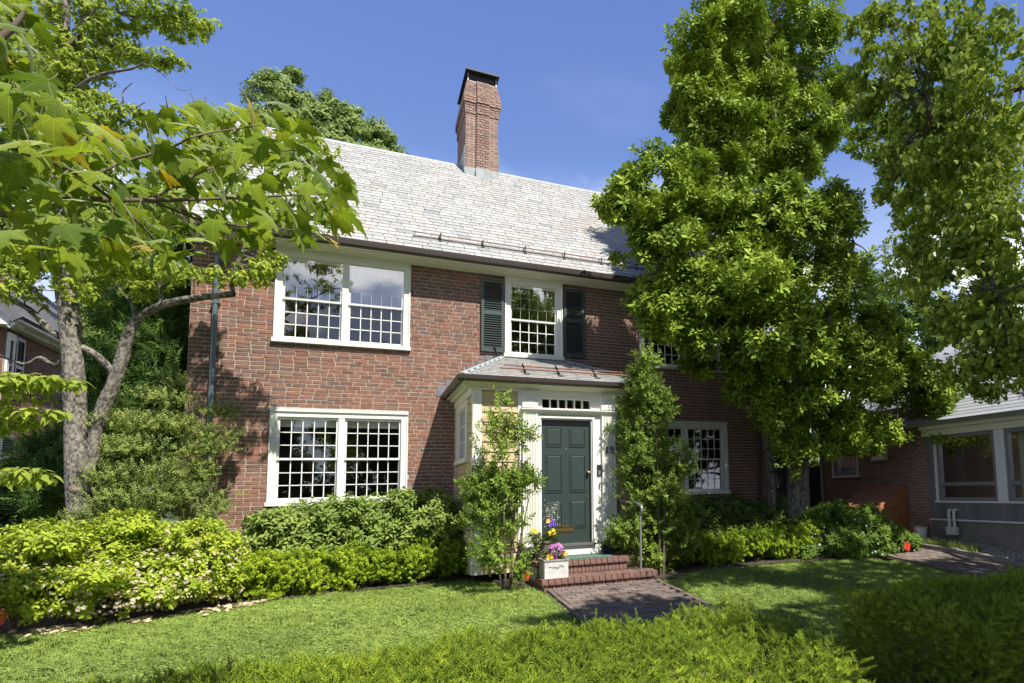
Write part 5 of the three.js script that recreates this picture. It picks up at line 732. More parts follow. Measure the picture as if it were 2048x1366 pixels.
const BRANCH = {"dogwood":[[[-0.877,1.102,1.0,0.17],[-0.959,1.823,1.0,0.155],[-1.063,2.967,1.0,0.13],[-1.18,4.127,1.0,0.125],[-1.276,4.708,1.0,0.115],[-1.355,5.144,1.0,0.1],[-1.456,5.9,0.95,0.095],[-1.509,6.757,0.9,0.09],[-1.589,7.706,0.85,0.075],[-1.547,8.512,0.8,0.06],[-1.575,9.152,0.75,0.055],[-1.573,9.689,0.7,0.05]],
[[-0.867,1.644,1.02,0.1],[-0.813,2.248,1.05,0.085],[-0.723,2.822,1.1,0.085],[-0.601,3.221,1.15,0.08],[-0.51,3.586,1.2,0.085],[-0.454,3.875,1.25,0.07],[-0.339,4.134,1.3,0.062],[-0.086,4.294,1.5,0.055],[0.136,4.358,1.65,0.052],[0.485,4.422,1.8,0.05],[0.915,4.481,1.95,0.045]],
[[-0.548,3.298,1.15,0.05],[-0.682,3.445,1.1,0.05],[-0.834,3.614,1.05,0.045],[-1.021,3.736,1.0,0.05]],
[[0.903,4.48,1.95,0.035],[0.883,4.687,1.95,0.03],[0.964,4.983,2.0,0.028],[1.102,5.271,2.1,0.024],[1.485,5.636,2.3,0.02],[1.902,6.011,2.5,0.012]],
[[-0.354,4.12,1.35,0.025],[-0.399,4.361,1.4,0.02],[-0.531,4.53,1.4,0.016],[-0.655,4.805,1.3,0.012]],
[[-0.017,4.31,1.55,0.03],[-0.043,4.619,1.55,0.025],[-0.076,4.839,1.55,0.014]],
[[-1.573,7.631,0.85,0.05],[-1.473,8.231,0.95,0.045],[-1.481,8.994,1.0,0.04]],
[[-1.541,7.649,0.9,0.045],[-1.535,8.133,0.95,0.05],[-1.335,8.365,1.05,0.04],[-1.249,8.637,1.1,0.035],[-1.244,9.081,1.1,0.03]],
[[-1.335,8.365,1.05,0.035],[-1.138,8.721,1.2,0.028],[-1.005,8.931,1.3,0.022]],
[[-1.022,8.814,1.3,0.018],[-0.843,8.768,1.4,0.016],[-0.649,8.664,1.5,0.014],[-0.332,8.649,1.6,0.012],[-0.075,8.709,1.7,0.008]],
[[-1.511,7.602,0.9,0.04],[-1.278,7.575,1.1,0.035],[-1.064,7.651,1.3,0.028],[-0.801,7.707,1.5,0.022],[-0.495,7.729,1.7,0.018],[-0.33,7.79,1.8,0.015],[-0.166,7.85,1.9,0.01],[0.059,7.82,2.0,0.006]],
[[-0.331,7.805,1.8,0.01],[-0.117,7.662,1.95,0.008],[0.044,7.493,2.05,0.006],[0.188,7.349,2.1,0.005],[0.33,7.404,2.1,0.003]],
[[-1.518,6.717,0.9,0.05],[-1.713,7.525,0.7,0.045],[-1.938,8.312,0.5,0.04],[-1.97,9.28,0.4,0.035]],
[[-1.505,6.681,0.9,0.03],[-1.206,6.823,1.2,0.02],[-0.751,6.942,1.6,0.016],[-0.516,6.978,1.8,0.01],[-0.248,7.163,1.9,0.006]],
[[-0.731,6.872,1.6,0.022],[-0.746,7.057,1.6,0.02],[-0.861,7.237,1.5,0.014],[-1.155,7.47,1.3,0.008]],
[[-0.742,7.081,1.6,0.012],[-0.553,7.2,1.7,0.01],[-0.561,7.351,1.7,0.008],[-0.443,7.505,1.75,0.006]],
[[-0.701,7.955,1.5,0.01],[-0.679,8.102,1.5,0.009],[-0.862,8.35,1.4,0.007],[-1.136,8.682,1.2,0.006]],
[[1.678,5.921,2.6,0.008],[1.66,6.296,2.6,0.007],[1.62,6.591,2.6,0.006],[1.567,6.884,2.6,0.004]],
[[1.67,6.184,2.6,0.006],[1.814,6.405,2.6,0.005],[1.987,6.598,2.6,0.003]],
[[-1.116,3.765,1.0,0.05],[-1.456,4.002,0.8,0.045],[-1.759,4.32,0.6,0.04],[-2.058,4.493,0.4,0.03]],
[[-1.133,3.658,0.98,0.035],[-1.339,3.476,0.9,0.03],[-1.54,3.591,0.8,0.025],[-1.73,3.502,0.7,0.02],[-2.076,3.634,0.5,0.015]]],"magnolia":[[[11.47,0.1,1.2,0.3],[11.5,1.0,1.2,0.26],[11.52,2.2,1.25,0.24],[11.6,3.2,1.3,0.22],[11.6,4.5,1.3,0.19],[11.5,6.5,1.2,0.15],[11.4,9,1.1,0.11],[11.3,12.5,1,0.06]],
[[11.0,0.15,0.9,0.12],[11.0,1.2,0.9,0.11],[10.9,2.4,0.95,0.1],[10.6,3.6,1.2,0.08],[9.8,4.8,1.6,0.06],[8.4,6.2,1.9,0.035]],
[[11.55,2.9,1.3,0.14],[10.8,3.6,1.8,0.11],[9.9,4.3,2.3,0.08],[8.8,5.0,2.4,0.04]],
[[11.6,3.0,1.3,0.12],[12.4,3.7,1.7,0.1],[13.2,4.0,2.0,0.08],[14.5,4.1,2.0,0.04]],
[[11.6,3.6,1.3,0.12],[11.4,4.2,2.3,0.09],[11.2,5.0,2.9,0.05]],
[[11.6,4.6,1.3,0.12],[12.4,5.6,1.6,0.08],[13.0,7.2,1.8,0.04]],
[[11.5,6,1.2,0.1],[10.4,7.2,1.7,0.07],[9.2,8.2,1.9,0.04]]]};
const MAPLE = {"branches":[[[1.708,2.416,10.5,0.014],
[1.84,2.424,10.35,0.01],
[2.011,2.507,10.2,0.007],
[2.249,2.583,10.15,0.005],
[2.578,2.688,10.1,0.002]],
[[1.745,2.481,10.6,0.01],
[1.803,2.479,10.5,0.008],
[1.886,2.48,10.4,0.006],
[1.99,2.41,10.3,0.004],
[2.058,2.343,10.2,0.002]],
[[1.84,2.424,10.35,0.006],
[1.946,2.565,10.3,0.005],
[2.067,2.642,10.3,0.004],
[2.156,2.715,10.3,0.003],
[2.307,2.842,10.2,0.002]],
[[2.011,2.507,10.2,0.005],
[2.131,2.652,10.15,0.004],
[2.266,2.771,10.1,0.003],
[2.406,2.823,10.1,0.002]],
[[2.011,2.507,10.2,0.005],
[2.157,2.495,10.1,0.004],
[2.331,2.526,10.05,0.003],
[2.526,2.547,10.0,0.002]],
[[1.777,2.602,10.7,0.01],
[1.843,2.702,10.7,0.008],
[1.868,2.764,10.7,0.004]],
[[1.758,2.258,10.6,0.01],
[1.854,2.289,10.5,0.007],
[1.952,2.301,10.4,0.004],
[2.046,2.272,10.3,0.002]]],"leaves":[[2.215,2.516,10.357,0.089,1.24,0.71,-0.05,664],
[1.847,2.679,10.758,0.067,1.01,0.18,0.65,888],
[1.51,2.436,9.947,0.097,1.63,1.07,-0.24,694],
[1.713,2.638,10.455,0.075,1.6,0.55,-0.48,67],
[1.968,2.343,10.487,0.08,0.89,0.81,-0.13,767],
[2.018,2.341,10.467,0.085,1.53,0.62,-0.06,473],
[2.011,2.657,9.876,0.091,1.19,0.85,-0.08,348],
[1.712,2.913,10.214,0.074,1.47,0.95,-0.54,495],
[2.142,2.522,10.119,0.066,1.25,0.64,-0.05,133],
[1.685,2.385,10.09,0.077,2.07,0.7,0.15,635],
[2.263,2.984,10.004,0.069,-1.35,1.11,0.83,511],
[2.036,2.786,10.184,0.066,1.29,0.07,-0.36,313],
[1.967,2.505,10.347,0.09,0.67,1.12,-0.31,594],
[1.936,2.841,9.7,0.076,2.04,0.89,-0.16,887],
[2.059,2.557,10.304,0.07,1.28,0.34,-0.52,638],
[2.073,2.52,9.989,0.071,-0.32,0.58,-0.29,184],
[2.122,2.844,9.966,0.064,0.26,0.13,0.18,851],
[2.113,2.352,10.185,0.074,-1.69,0.3,-0.08,132],
[1.995,2.453,10.25,0.069,-0.17,1.28,-0.29,623],
[1.845,2.265,10.613,0.075,2.19,0.66,-0.25,577],
[1.668,2.634,10.11,0.091,1.08,0.24,-0.06,957],
[1.994,2.545,9.955,0.081,2.33,1.24,-0.02,916],
[1.767,2.409,10.36,0.075,0.61,0.3,0.47,762],
[1.632,2.599,10.28,0.087,1.42,1.1,0.4,705],
[2.264,2.742,10.137,0.077,-0.67,0.26,0.49,849],
[1.759,2.306,10.557,0.08,0.75,0.67,0.22,996],
[1.84,2.66,10.704,0.065,0.48,1.15,-1.09,50],
[1.745,2.951,10.377,0.094,2.72,0.18,-0.02,189],
[1.541,2.993,9.85,0.084,0.89,0.35,-0.82,322],
[2.218,2.936,10.047,0.095,1.59,0.52,0.26,297],
[2.227,3.187,9.544,0.077,0.94,0.51,-0.25,87],
[1.95,2.439,9.875,0.082,-0.6,1.01,0.52,813],
[2.43,2.649,10.363,0.093,-0.47,0.57,-0.06,405],
[1.975,2.443,10.806,0.076,0.17,1.26,0.15,331],
[1.785,2.762,10.172,0.077,2.55,0.38,-0.23,968],
[1.804,2.388,10.377,0.072,1.29,0.45,-0.0,672],
[1.905,2.472,10.832,0.075,0.12,1.16,0.07,167],
[1.846,2.876,9.569,0.092,1.74,1.16,-0.44,242],
[1.83,2.603,10.432,0.067,0.79,0.69,0.18,612],
[1.82,2.341,10.587,0.076,-0.67,0.14,0.32,12],
[1.859,2.685,9.607,0.075,2.61,0.96,0.36,132],
[2.104,2.788,10.288,0.097,0.56,0.22,-0.28,720],
[2.351,2.689,10.427,0.09,-0.06,1.13,-0.2,977],
[1.594,3.083,10.225,0.083,0.59,0.4,0.31,330],
[1.93,2.521,10.814,0.072,0.06,0.06,0.16,598],
[2.104,2.828,9.901,0.079,0.1,0.21,0.15,610],
[1.742,2.494,10.487,0.077,1.19,0.44,0.31,365],
[2.324,2.626,10.057,0.092,-0.25,0.4,-0.75,357],
[1.71,2.429,10.143,0.07,2.42,0.9,0.37,816],
[2.311,2.926,10.129,0.067,1.53,0.47,0.58,635],
[1.68,2.916,10.022,0.075,0.07,0.33,0.31,806],
[2.254,2.681,10.176,0.076,-0.38,0.25,-0.33,79],
[1.784,2.305,10.577,0.096,-1.47,0.7,0.55,240],
[2.506,2.614,10.387,0.085,1.34,0.92,0.47,998],
[1.931,2.536,10.17,0.087,0.58,1.24,0.32,704],
[2.138,2.526,9.917,0.09,1.06,0.63,0.14,899],
[1.963,2.534,10.544,0.075,2.55,0.1,0.42,975],
[2.204,2.656,9.784,0.071,1.27,0.48,0.15,107],
[2.085,2.967,10.026,0.07,2.09,0.66,-0.31,891],
[1.708,2.423,10.305,0.068,-0.02,1.26,0.05,391],
[2.083,2.843,9.512,0.078,1.37,0.2,-0.05,243],
[1.856,2.512,10.252,0.083,0.37,1.23,0.1,250],
[1.644,2.857,10.154,0.076,1.83,0.32,0.03,529],
[1.759,2.458,10.159,0.097,-0.71,0.07,-0.44,163],
[1.928,2.537,10.104,0.095,0.04,0.07,-0.45,788],
[2.322,2.46,10.377,0.095,3.01,0.29,0.07,310],
[1.75,2.718,9.886,0.08,1.96,1.24,0.18,201],
[1.649,2.637,10.034,0.074,2.85,0.25,-0.51,108],
[2.104,2.426,9.969,0.073,-0.71,0.39,-0.18,722],
[1.843,2.484,10.315,0.091,1.12,1.19,0.61,571],
[2.202,2.452,10.059,0.088,3.48,0.95,-0.38,170],
[2.089,2.765,9.901,0.071,0.63,0.62,-0.12,382],
[1.66,2.352,9.984,0.091,0.95,1.11,-0.31,397],
[2.299,2.65,10.413,0.092,-0.18,0.98,-0.29,126],
[2.386,2.965,10.06,0.084,2.3,0.48,0.43,226],
[2.115,2.568,10.294,0.084,2.68,0.42,0.17,554],
[2.154,2.602,9.884,0.073,0.98,1.06,0.02,923],
[1.849,2.679,10.12,0.098,0.25,0.33,-0.33,201],
[1.872,2.515,10.631,0.083,1.52,0.4,-0.12,548],
[1.95,2.521,10.742,0.081,0.88,1.14,-0.16,113],
[1.88,2.542,9.844,0.07,2.82,1.05,-0.25,106],
[1.985,2.359,10.179,0.087,0.54,0.32,0.34,174],
[2.05,2.432,10.067,0.095,0.08,0.15,0.65,54],
[2.427,2.83,10.014,0.091,0.44,0.49,-0.23,467],
[1.948,2.664,9.873,0.071,0.4,0.75,-0.61,136],
[1.85,2.557,10.304,0.08,0.12,0.26,-0.65,906],
[1.663,2.48,10.236,0.075,-0.32,0.66,-0.31,941],
[1.693,2.802,10.356,0.09,0.82,0.82,0.26,499],
[2.352,2.656,10.036,0.082,0.45,0.73,0.03,873],
[1.754,2.244,10.411,0.072,2.17,0.61,0.28,803],
[1.738,2.524,9.903,0.064,1.05,0.36,-0.19,822],
[2.024,2.659,10.223,0.093,1.45,0.4,0.56,991],
[1.963,2.125,10.776,0.071,0.01,0.07,0.25,466],
[2.422,2.444,10.43,0.092,0.83,0.46,-0.65,733],
[2.206,2.675,9.934,0.093,0.67,0.3,0.13,147],
[2.561,2.613,10.291,0.092,2.42,1.04,-0.38,376],
[2.151,2.588,10.134,0.079,2.31,0.17,-0.27,436],
[1.617,2.69,10.226,0.09,0.54,0.27,0.02,82],
[2.042,2.24,10.695,0.087,1.95,0.5,0.34,937],
[1.992,2.508,9.952,0.078,-0.07,1.06,-0.35,902],
[1.817,2.405,10.004,0.076,1.44,0.2,-0.06,698],
[1.65,2.892,10.148,0.097,0.22,0.67,-0.88,316],
[2.196,2.773,10.084,0.068,-1.1,0.31,0.31,617],
[2.066,2.845,9.94,0.095,0.75,0.21,0.32,443],
[1.987,2.443,10.507,0.093,-0.56,0.38,-0.53,327],
[2.317,3.09,9.7,0.097,2.67,0.19,0.04,159],
[1.876,2.864,9.768,0.065,1.67,0.4,-0.53,594],
[1.699,2.647,10.219,0.076,1.1,0.07,-0.05,486],
[1.609,3.098,10.018,0.066,3.78,1.26,0.83,855],
[2.001,2.138,10.737,0.08,1.04,1.18,0.13,966],
[1.479,3.08,9.884,0.072,-0.87,0.64,0.74,762],
[2.415,2.84,10.117,0.084,1.77,0.11,0.83,242],
[1.78,2.569,10.209,0.089,1.67,0.46,0.87,721],
[1.715,2.879,10.014,0.084,-0.67,0.52,-0.38,655],
[2.042,2.535,10.011,0.085,0.47,0.38,-0.29,615],
[1.9,2.499,10.592,0.085,2.33,0.43,-0.74,203],
[1.874,2.493,9.856,0.088,0.84,0.25,-0.06,916],
[1.942,2.471,10.197,0.097,-0.93,1.27,0.47,63],
[2.035,2.481,10.58,0.095,0.55,0.21,-0.61,628],
[2.337,2.796,9.998,0.078,-1.13,0.62,0.1,492],
[2.062,2.637,10.289,0.091,1.19,0.69,-0.13,968],
[2.393,2.778,10.493,0.09,0.58,0.41,0.24,868],
[2.15,2.953,9.834,0.075,0.68,0.7,0.0,284],
[2.162,3.091,9.847,0.095,1.12,0.36,0.41,322],
[1.834,2.651,10.135,0.082,0.93,0.85,0.22,449],
[1.858,2.841,9.718,0.092,-0.08,0.12,-0.06,321],
[2.497,2.577,9.905,0.083,0.85,0.41,0.16,464],
[2.13,2.694,10.155,0.071,0.42,0.19,-0.4,727],
[1.578,3.059,10.157,0.075,1.1,0.2,0.35,872],
[2.035,2.356,10.827,0.098,-0.5,0.09,0.25,177],
[1.849,2.497,10.736,0.071,1.04,0.18,0.14,456],
[2.046,2.616,10.06,0.093,0.17,0.34,0.28,856],
[1.505,2.458,9.867,0.089,1.03,0.56,-0.55,438],
[1.909,2.771,10.065,0.072,1.55,0.96,0.3,335],
[1.847,2.282,10.45,0.08,1.28,0.26,0.56,309],
[1.76,2.8,10.335,0.071,-1.48,0.5,0.71,923],
[2.101,2.626,9.948,0.078,1.13,0.28,0.07,260],
[2.376,2.423,10.405,0.096,0.11,0.42,-0.78,681],
[1.981,2.251,10.577,0.069,1.45,0.57,-0.29,329],
[1.893,2.758,9.993,0.091,1.14,0.34,-0.16,662],
[2.242,2.36,10.491,0.078,-0.04,1.09,0.07,125],
[2.332,2.862,9.937,0.088,-1.38,0.25,0.02,640],
[2.413,2.559,10.335,0.068,1.05,0.54,-0.28,279],
[2.139,2.439,10.153,0.068,1.81,0.51,0.35,864],
[1.791,2.621,10.071,0.07,-0.06,0.39,0.47,835],
[1.9,2.332,10.483,0.097,2.28,1.17,0.44,707],
[2.277,2.557,10.493,0.077,2.18,0.64,0.43,149],
[1.906,2.152,10.794,0.092,-0.1,0.75,0.36,86],
[2.261,2.557,9.865,0.085,2.42,0.19,-0.14,645],
[1.925,2.259,10.624,0.081,-0.21,0.66,0.02,177],
[2.165,2.713,10.352,0.086,-0.88,0.13,-0.29,886],
[2.474,2.677,9.826,0.08,1.8,0.08,0.05,114],
[2.237,2.995,9.99,0.096,0.26,1.29,0.06,181],
[1.687,2.963,10.454,0.077,1.48,0.53,-0.18,269],
[1.731,2.565,10.166,0.073,1.34,0.1,0.15,535],
[2.412,2.842,9.614,0.069,1.87,0.19,-0.5,673],
[1.911,2.705,10.154,0.094,2.61,0.47,-0.18,349],
[2.059,2.367,10.186,0.074,0.35,1.3,-0.4,260],
[1.641,2.848,10.191,0.067,1.0,0.57,0.21,197],
[1.998,2.425,10.729,0.068,0.29,0.22,1.16,990],
[1.83,2.586,10.353,0.072,0.13,0.7,0.31,622],
[1.719,2.53,10.206,0.087,1.69,0.48,-0.56,883],
[2.051,2.889,9.924,0.081,1.39,1.12,0.41,336],
[1.715,2.358,10.109,0.069,2.53,0.48,0.4,908],
[2.025,2.879,9.917,0.072,1.54,0.23,-0.1,502],
[2.253,2.487,10.487,0.082,1.45,1.1,-0.18,1],
[1.86,2.443,10.428,0.084,2.28,0.36,-0.36,722],
[2.445,2.424,10.302,0.075,1.74,0.91,0.42,867],
[2.281,2.893,10.242,0.081,1.55,1.15,0.1,957],
[1.691,2.859,10.308,0.093,0.47,0.83,-0.41,870],
[2.213,2.574,10.041,0.096,2.39,0.38,0.24,561],
[1.824,2.687,9.549,0.089,0.35,1.08,0.3,194],
[2.193,2.802,9.69,0.077,1.29,0.27,-0.03,450],
[1.496,3.357,9.857,0.084,-0.25,0.46,0.2,407],
[1.78,2.801,10.505,0.09,2.25,0.15,0.59,765],
[2.078,2.691,9.943,0.086,-0.19,1.05,-0.3,711],
[1.824,2.756,10.562,0.098,1.21,1.07,-0.54,224],
[1.771,2.451,10.288,0.07,0.0,0.16,0.08,644],
[1.433,3.081,9.851,0.097,0.43,0.66,-0.47,650],
[1.883,2.673,9.774,0.079,0.88,0.54,-0.03,314],
[1.869,2.522,10.231,0.076,0.11,0.35,0.06,243],
[1.613,2.585,10.05,0.074,2.54,0.49,0.01,663],
[1.669,2.763,10.391,0.078,1.91,0.22,-0.11,886],
[2.22,2.299,10.485,0.087,-0.28,0.26,-0.1,910],
[2.359,2.7,9.682,0.08,2.54,0.57,0.09,853],
[2.347,2.442,10.371,0.067,0.37,1.06,-0.07,677],
[2.423,2.863,10.21,0.072,1.75,0.07,-0.86,481],
[1.828,2.373,10.627,0.066,0.67,0.48,0.11,440],
[1.954,2.349,10.841,0.069,1.2,1.01,0.06,840],
[1.941,2.377,10.474,0.065,1.81,0.89,0.34,284],
[1.834,2.426,10.442,0.09,0.87,0.57,0.15,54],
[1.781,2.513,10.458,0.09,1.28,0.13,-0.04,31],
[1.669,2.684,10.243,0.095,1.96,0.55,-0.35,71],
[2.52,2.695,10.063,0.088,2.15,0.61,0.92,394],
[1.924,2.607,10.289,0.072,1.16,0.1,-0.25,306],
[1.876,2.478,10.544,0.065,1.15,1.24,0.05,73],
[1.951,2.384,10.79,0.093,-0.81,0.31,-0.29,925],
[2.323,2.986,10.037,0.068,1.9,0.53,-0.49,237],
[1.501,3.383,9.819,0.096,0.95,0.06,0.63,7],
[1.96,2.3,10.386,0.094,2.54,0.4,-0.2,175],
[2.099,2.905,10.078,0.084,0.7,0.56,-0.42,185],
[1.785,2.375,10.565,0.091,2.95,0.49,-0.84,845],
[2.456,2.588,10.112,0.09,1.37,1.26,-0.22,807],
[2.175,2.789,9.904,0.09,1.06,1.19,-1.27,956],
[2.1,2.266,10.833,0.091,1.44,0.71,-0.31,20],
[1.859,2.696,9.858,0.093,1.27,0.33,0.01,960],
[2.123,3.041,9.808,0.067,0.66,1.14,0.7,391],
[2.462,2.67,10.174,0.094,-0.05,0.8,0.11,180],
[1.827,2.739,10.231,0.082,1.62,0.19,-0.04,109],
[2.016,2.899,10.086,0.067,2.99,0.56,0.3,923],
[1.721,2.257,10.384,0.079,2.89,1.1,0.17,797],
[2.132,2.714,10.002,0.075,0.28,1.01,-0.23,724],
[1.743,2.823,10.336,0.066,-0.31,0.11,0.6,727],
[1.826,2.317,10.318,0.085,-1.12,1.24,-0.55,55],
[1.726,2.981,10.365,0.073,0.22,0.19,0.41,923],
[2.109,2.973,9.813,0.071,0.57,0.64,-0.38,395],
[1.807,2.257,10.646,0.095,-0.91,0.39,-0.02,432],
[1.985,2.283,10.698,0.085,-0.27,0.29,0.18,980],
[1.948,2.257,10.549,0.071,3.55,0.09,0.33,808],
[2.016,2.488,10.712,0.097,1.4,0.46,0.36,712],
[1.905,2.501,10.765,0.074,1.29,0.87,-0.52,115],
[2.033,2.599,9.92,0.074,1.68,0.16,0.07,38],
[2.218,3.097,9.494,0.097,0.8,0.38,0.39,406],
[2.583,2.463,10.448,0.089,1.7,0.28,-0.25,947],
[2.287,2.586,9.884,0.092,0.44,0.99,-0.21,655],
[1.914,2.6,10.683,0.081,-0.38,0.73,-0.79,258],
[1.725,2.303,10.276,0.095,0.62,0.27,0.16,796],
[2.194,2.765,10.415,0.077,0.51,0.88,-0.21,933],
[1.657,2.856,9.879,0.085,0.13,1.24,0.39,943],
[1.959,2.595,10.482,0.077,2.57,0.13,0.07,377],
[1.833,2.486,10.252,0.07,0.31,0.67,-0.11,690],
[2.079,2.336,10.424,0.073,1.4,0.42,-0.29,238],
[2.445,2.453,10.393,0.084,1.85,0.69,-0.51,753],
[2.038,2.963,9.909,0.088,1.28,0.41,0.22,651],
[1.74,2.595,10.23,0.095,1.55,0.2,-0.67,798],
[2.399,2.769,9.722,0.082,1.31,0.94,0.31,404],
[2.579,2.698,9.814,0.072,0.29,1.07,-0.32,870],
[2.087,2.595,10.436,0.087,2.33,0.72,-0.44,969],
[1.749,2.683,10.455,0.081,0.25,0.7,-0.07,716],
[1.875,2.213,10.673,0.09,2.36,0.32,0.6,833],
[1.662,3.047,10.278,0.068,2.27,0.09,-0.28,960],
[1.866,2.362,10.701,0.097,0.64,0.92,-0.4,113],
[1.935,2.584,10.411,0.094,2.29,0.4,0.28,898],
[2.012,2.175,10.817,0.082,0.61,0.64,0.61,18],
[2.363,2.667,9.946,0.092,2.49,0.68,0.23,111],
[1.839,2.221,10.687,0.072,1.69,1.08,-0.13,930],
[1.962,2.275,10.78,0.068,-0.05,1.17,-0.27,366],
[2.313,2.547,10.396,0.089,1.0,0.86,0.69,15],
[2.067,2.614,10.439,0.066,1.54,1.24,-0.06,324],
[1.915,2.442,9.801,0.077,-0.77,0.1,-0.02,654],
[1.865,2.449,10.308,0.064,0.89,0.27,-0.95,422],
[1.775,2.6,10.203,0.074,0.74,0.24,-0.16,589],
[1.703,2.937,10.336,0.094,1.41,1.17,-0.26,746],
[2.292,2.794,9.558,0.098,0.21,0.55,0.45,5],
[2.264,2.877,10.025,0.082,2.06,1.05,0.2,165],
[2.343,2.598,10.338,0.09,2.47,0.19,-0.34,932],
[1.875,2.445,10.719,0.083,0.18,0.16,0.22,173],
[1.762,2.903,9.512,0.067,1.68,0.6,0.24,383],
[1.747,2.367,10.03,0.096,0.32,0.67,-1.06,384],
[1.637,2.982,10.199,0.098,2.05,1.28,0.16,553],
[1.972,2.723,9.543,0.076,1.81,0.58,0.35,711],
[2.543,2.528,10.257,0.098,1.48,0.68,-0.79,292],
[1.904,2.517,9.753,0.086,1.84,0.26,-0.22,93],
[2.215,2.707,9.823,0.08,2.97,0.61,-0.53,191],
[1.957,2.581,10.117,0.095,-0.24,0.73,-0.28,893],
[1.544,3.144,10.087,0.076,0.44,0.22,-0.13,517],
[1.985,2.604,9.923,0.089,2.05,0.33,0.21,761],
[1.734,2.416,10.51,0.075,-0.35,1.16,0.28,966],
[1.825,2.3,10.689,0.075,1.11,0.62,0.33,948],
[2.118,2.276,10.497,0.065,-0.15,0.31,0.09,416],
[1.786,2.602,10.362,0.089,2.21,0.11,0.49,117],
[1.983,2.941,9.948,0.064,3.1,0.74,-0.25,747],
[2.498,2.851,10.01,0.083,2.69,0.63,-0.71,49],
[2.484,2.486,10.177,0.088,0.55,0.37,-0.18,506],
[2.431,2.88,10.133,0.088,0.22,0.6,0.32,80],
[1.752,2.525,10.479,0.065,2.37,0.84,-0.23,851],
[1.712,2.923,10.445,0.095,0.61,0.15,-0.31,987],
[2.47,2.801,9.83,0.09,0.74,0.06,-0.07,566],
[2.339,3.135,9.814,0.089,-0.3,0.7,0.18,156],
[1.827,2.646,10.456,0.08,0.86,0.37,-0.64,471],
[2.096,2.877,10.156,0.066,1.05,1.19,0.27,937],
[2.15,3.024,9.762,0.075,0.66,0.47,-0.18,506],
[1.842,2.574,10.349,0.069,0.75,0.57,0.3,373],
[2.194,2.56,9.868,0.083,1.56,0.75,-0.02,15],
[2.09,2.215,10.782,0.076,0.33,0.75,0.46,704],
[1.806,2.288,10.257,0.074,0.51,0.61,-0.41,960],
[1.929,2.541,10.462,0.065,0.18,0.74,0.25,792],
[2.118,2.901,9.821,0.082,0.53,0.2,0.57,648],
[1.992,2.315,10.426,0.07,1.01,0.48,0.03,717],
[2.346,2.579,9.913,0.065,0.33,0.08,0.3,62],
[2.314,2.531,10.299,0.095,0.39,0.97,-0.4,353],
[2.291,2.82,9.942,0.066,1.33,0.4,0.34,402],
[1.746,2.709,10.253,0.081,0.19,0.92,0.18,539],
[1.798,2.879,9.82,0.072,0.98,0.46,-0.28,93],
[1.842,2.38,10.708,0.087,0.35,0.58,0.31,762],
[2.191,2.711,10.15,0.089,3.38,0.84,0.14,990],
[1.885,2.196,10.466,0.065,0.17,0.06,0.54,334],
[2.327,2.853,9.809,0.078,1.9,0.7,-0.09,654],
[1.762,2.734,10.35,0.066,0.05,1.02,0.41,945],
[1.899,2.841,9.948,0.083,0.85,0.74,-0.24,655],
[2.074,2.891,9.333,0.087,2.27,0.75,-0.46,927],
[1.979,3.123,9.387,0.073,-0.6,0.6,-0.13,421],
[1.634,2.981,10.109,0.072,0.32,0.52,0.3,344],
[1.647,2.914,9.983,0.089,1.39,1.12,0.13,359],
[2.568,2.94,9.654,0.079,-0.01,1.17,0.03,59],
[1.611,2.941,9.659,0.071,1.49,0.63,-0.36,206],
[2.524,2.753,9.555,0.066,1.14,0.98,-0.14,317],
[1.952,2.626,9.494,0.086,1.91,1.27,0.1,104],
[1.589,2.878,9.928,0.094,1.46,0.36,0.46,71],
[1.777,2.493,9.861,0.091,0.22,0.64,-0.08,32],
[2.448,2.618,9.891,0.069,1.44,0.25,0.02,52],
[1.454,2.836,9.616,0.092,1.54,0.13,-0.41,616],
[1.954,2.52,9.572,0.086,1.71,0.46,-0.1,321],
[1.998,3.301,9.333,0.077,2.29,0.51,-0.08,233],
[1.845,2.933,9.514,0.092,0.69,0.06,0.03,245],
[2.08,2.599,9.743,0.065,-0.78,1.26,-0.14,415],
[2.4,2.763,9.912,0.08,1.69,0.8,-0.3,218],
[2.26,2.778,9.737,0.071,1.0,0.95,0.11,624],
[1.87,2.463,10.419,0.074,-0.48,0.72,0.64,799],
[1.478,2.438,9.84,0.077,2.84,0.63,0.07,137],
[1.652,2.749,10.128,0.086,-0.53,1.17,-0.17,115],
[1.667,2.477,10.086,0.065,-0.43,0.48,-0.03,496],
[1.92,2.612,10.204,0.081,1.47,0.06,0.44,508],
[1.909,2.333,10.165,0.075,-0.21,1.22,-0.47,614],
[1.475,2.588,9.554,0.076,2.55,0.25,0.47,636],
[1.822,2.699,9.99,0.078,-0.21,0.73,-0.25,843],
[1.89,3.148,9.477,0.066,1.49,1.28,-0.42,630],
[1.995,2.896,9.698,0.096,-0.41,0.86,-0.21,356],
[2.484,2.663,10.026,0.083,2.51,1.24,-0.05,419],
[1.907,2.395,10.364,0.072,-0.1,0.7,0.29,794],
[2.568,2.788,9.748,0.085,0.51,0.64,0.1,639],
[1.625,2.78,9.509,0.081,3.78,0.06,-0.41,176],
[1.564,3.285,9.939,0.084,0.33,0.26,0.06,746],
[2.324,2.92,9.921,0.092,1.41,0.85,1.15,306],
[2.241,2.938,9.757,0.067,1.31,0.71,-0.51,406],
[2.241,3.277,9.404,0.068,1.24,0.28,0.22,556],
[2.157,2.795,9.751,0.094,-1.05,0.94,-0.21,486],
[2.085,3.263,9.43,0.093,0.27,0.08,-0.3,261],
[2.223,2.576,9.874,0.068,2.17,0.98,-0.83,392],
[2.511,2.718,9.869,0.064,-0.21,0.87,0.2,464],
[2.182,3.205,9.51,0.088,0.8,0.99,0.02,947],
[2.493,2.657,9.963,0.069,1.31,0.24,-0.2,403],
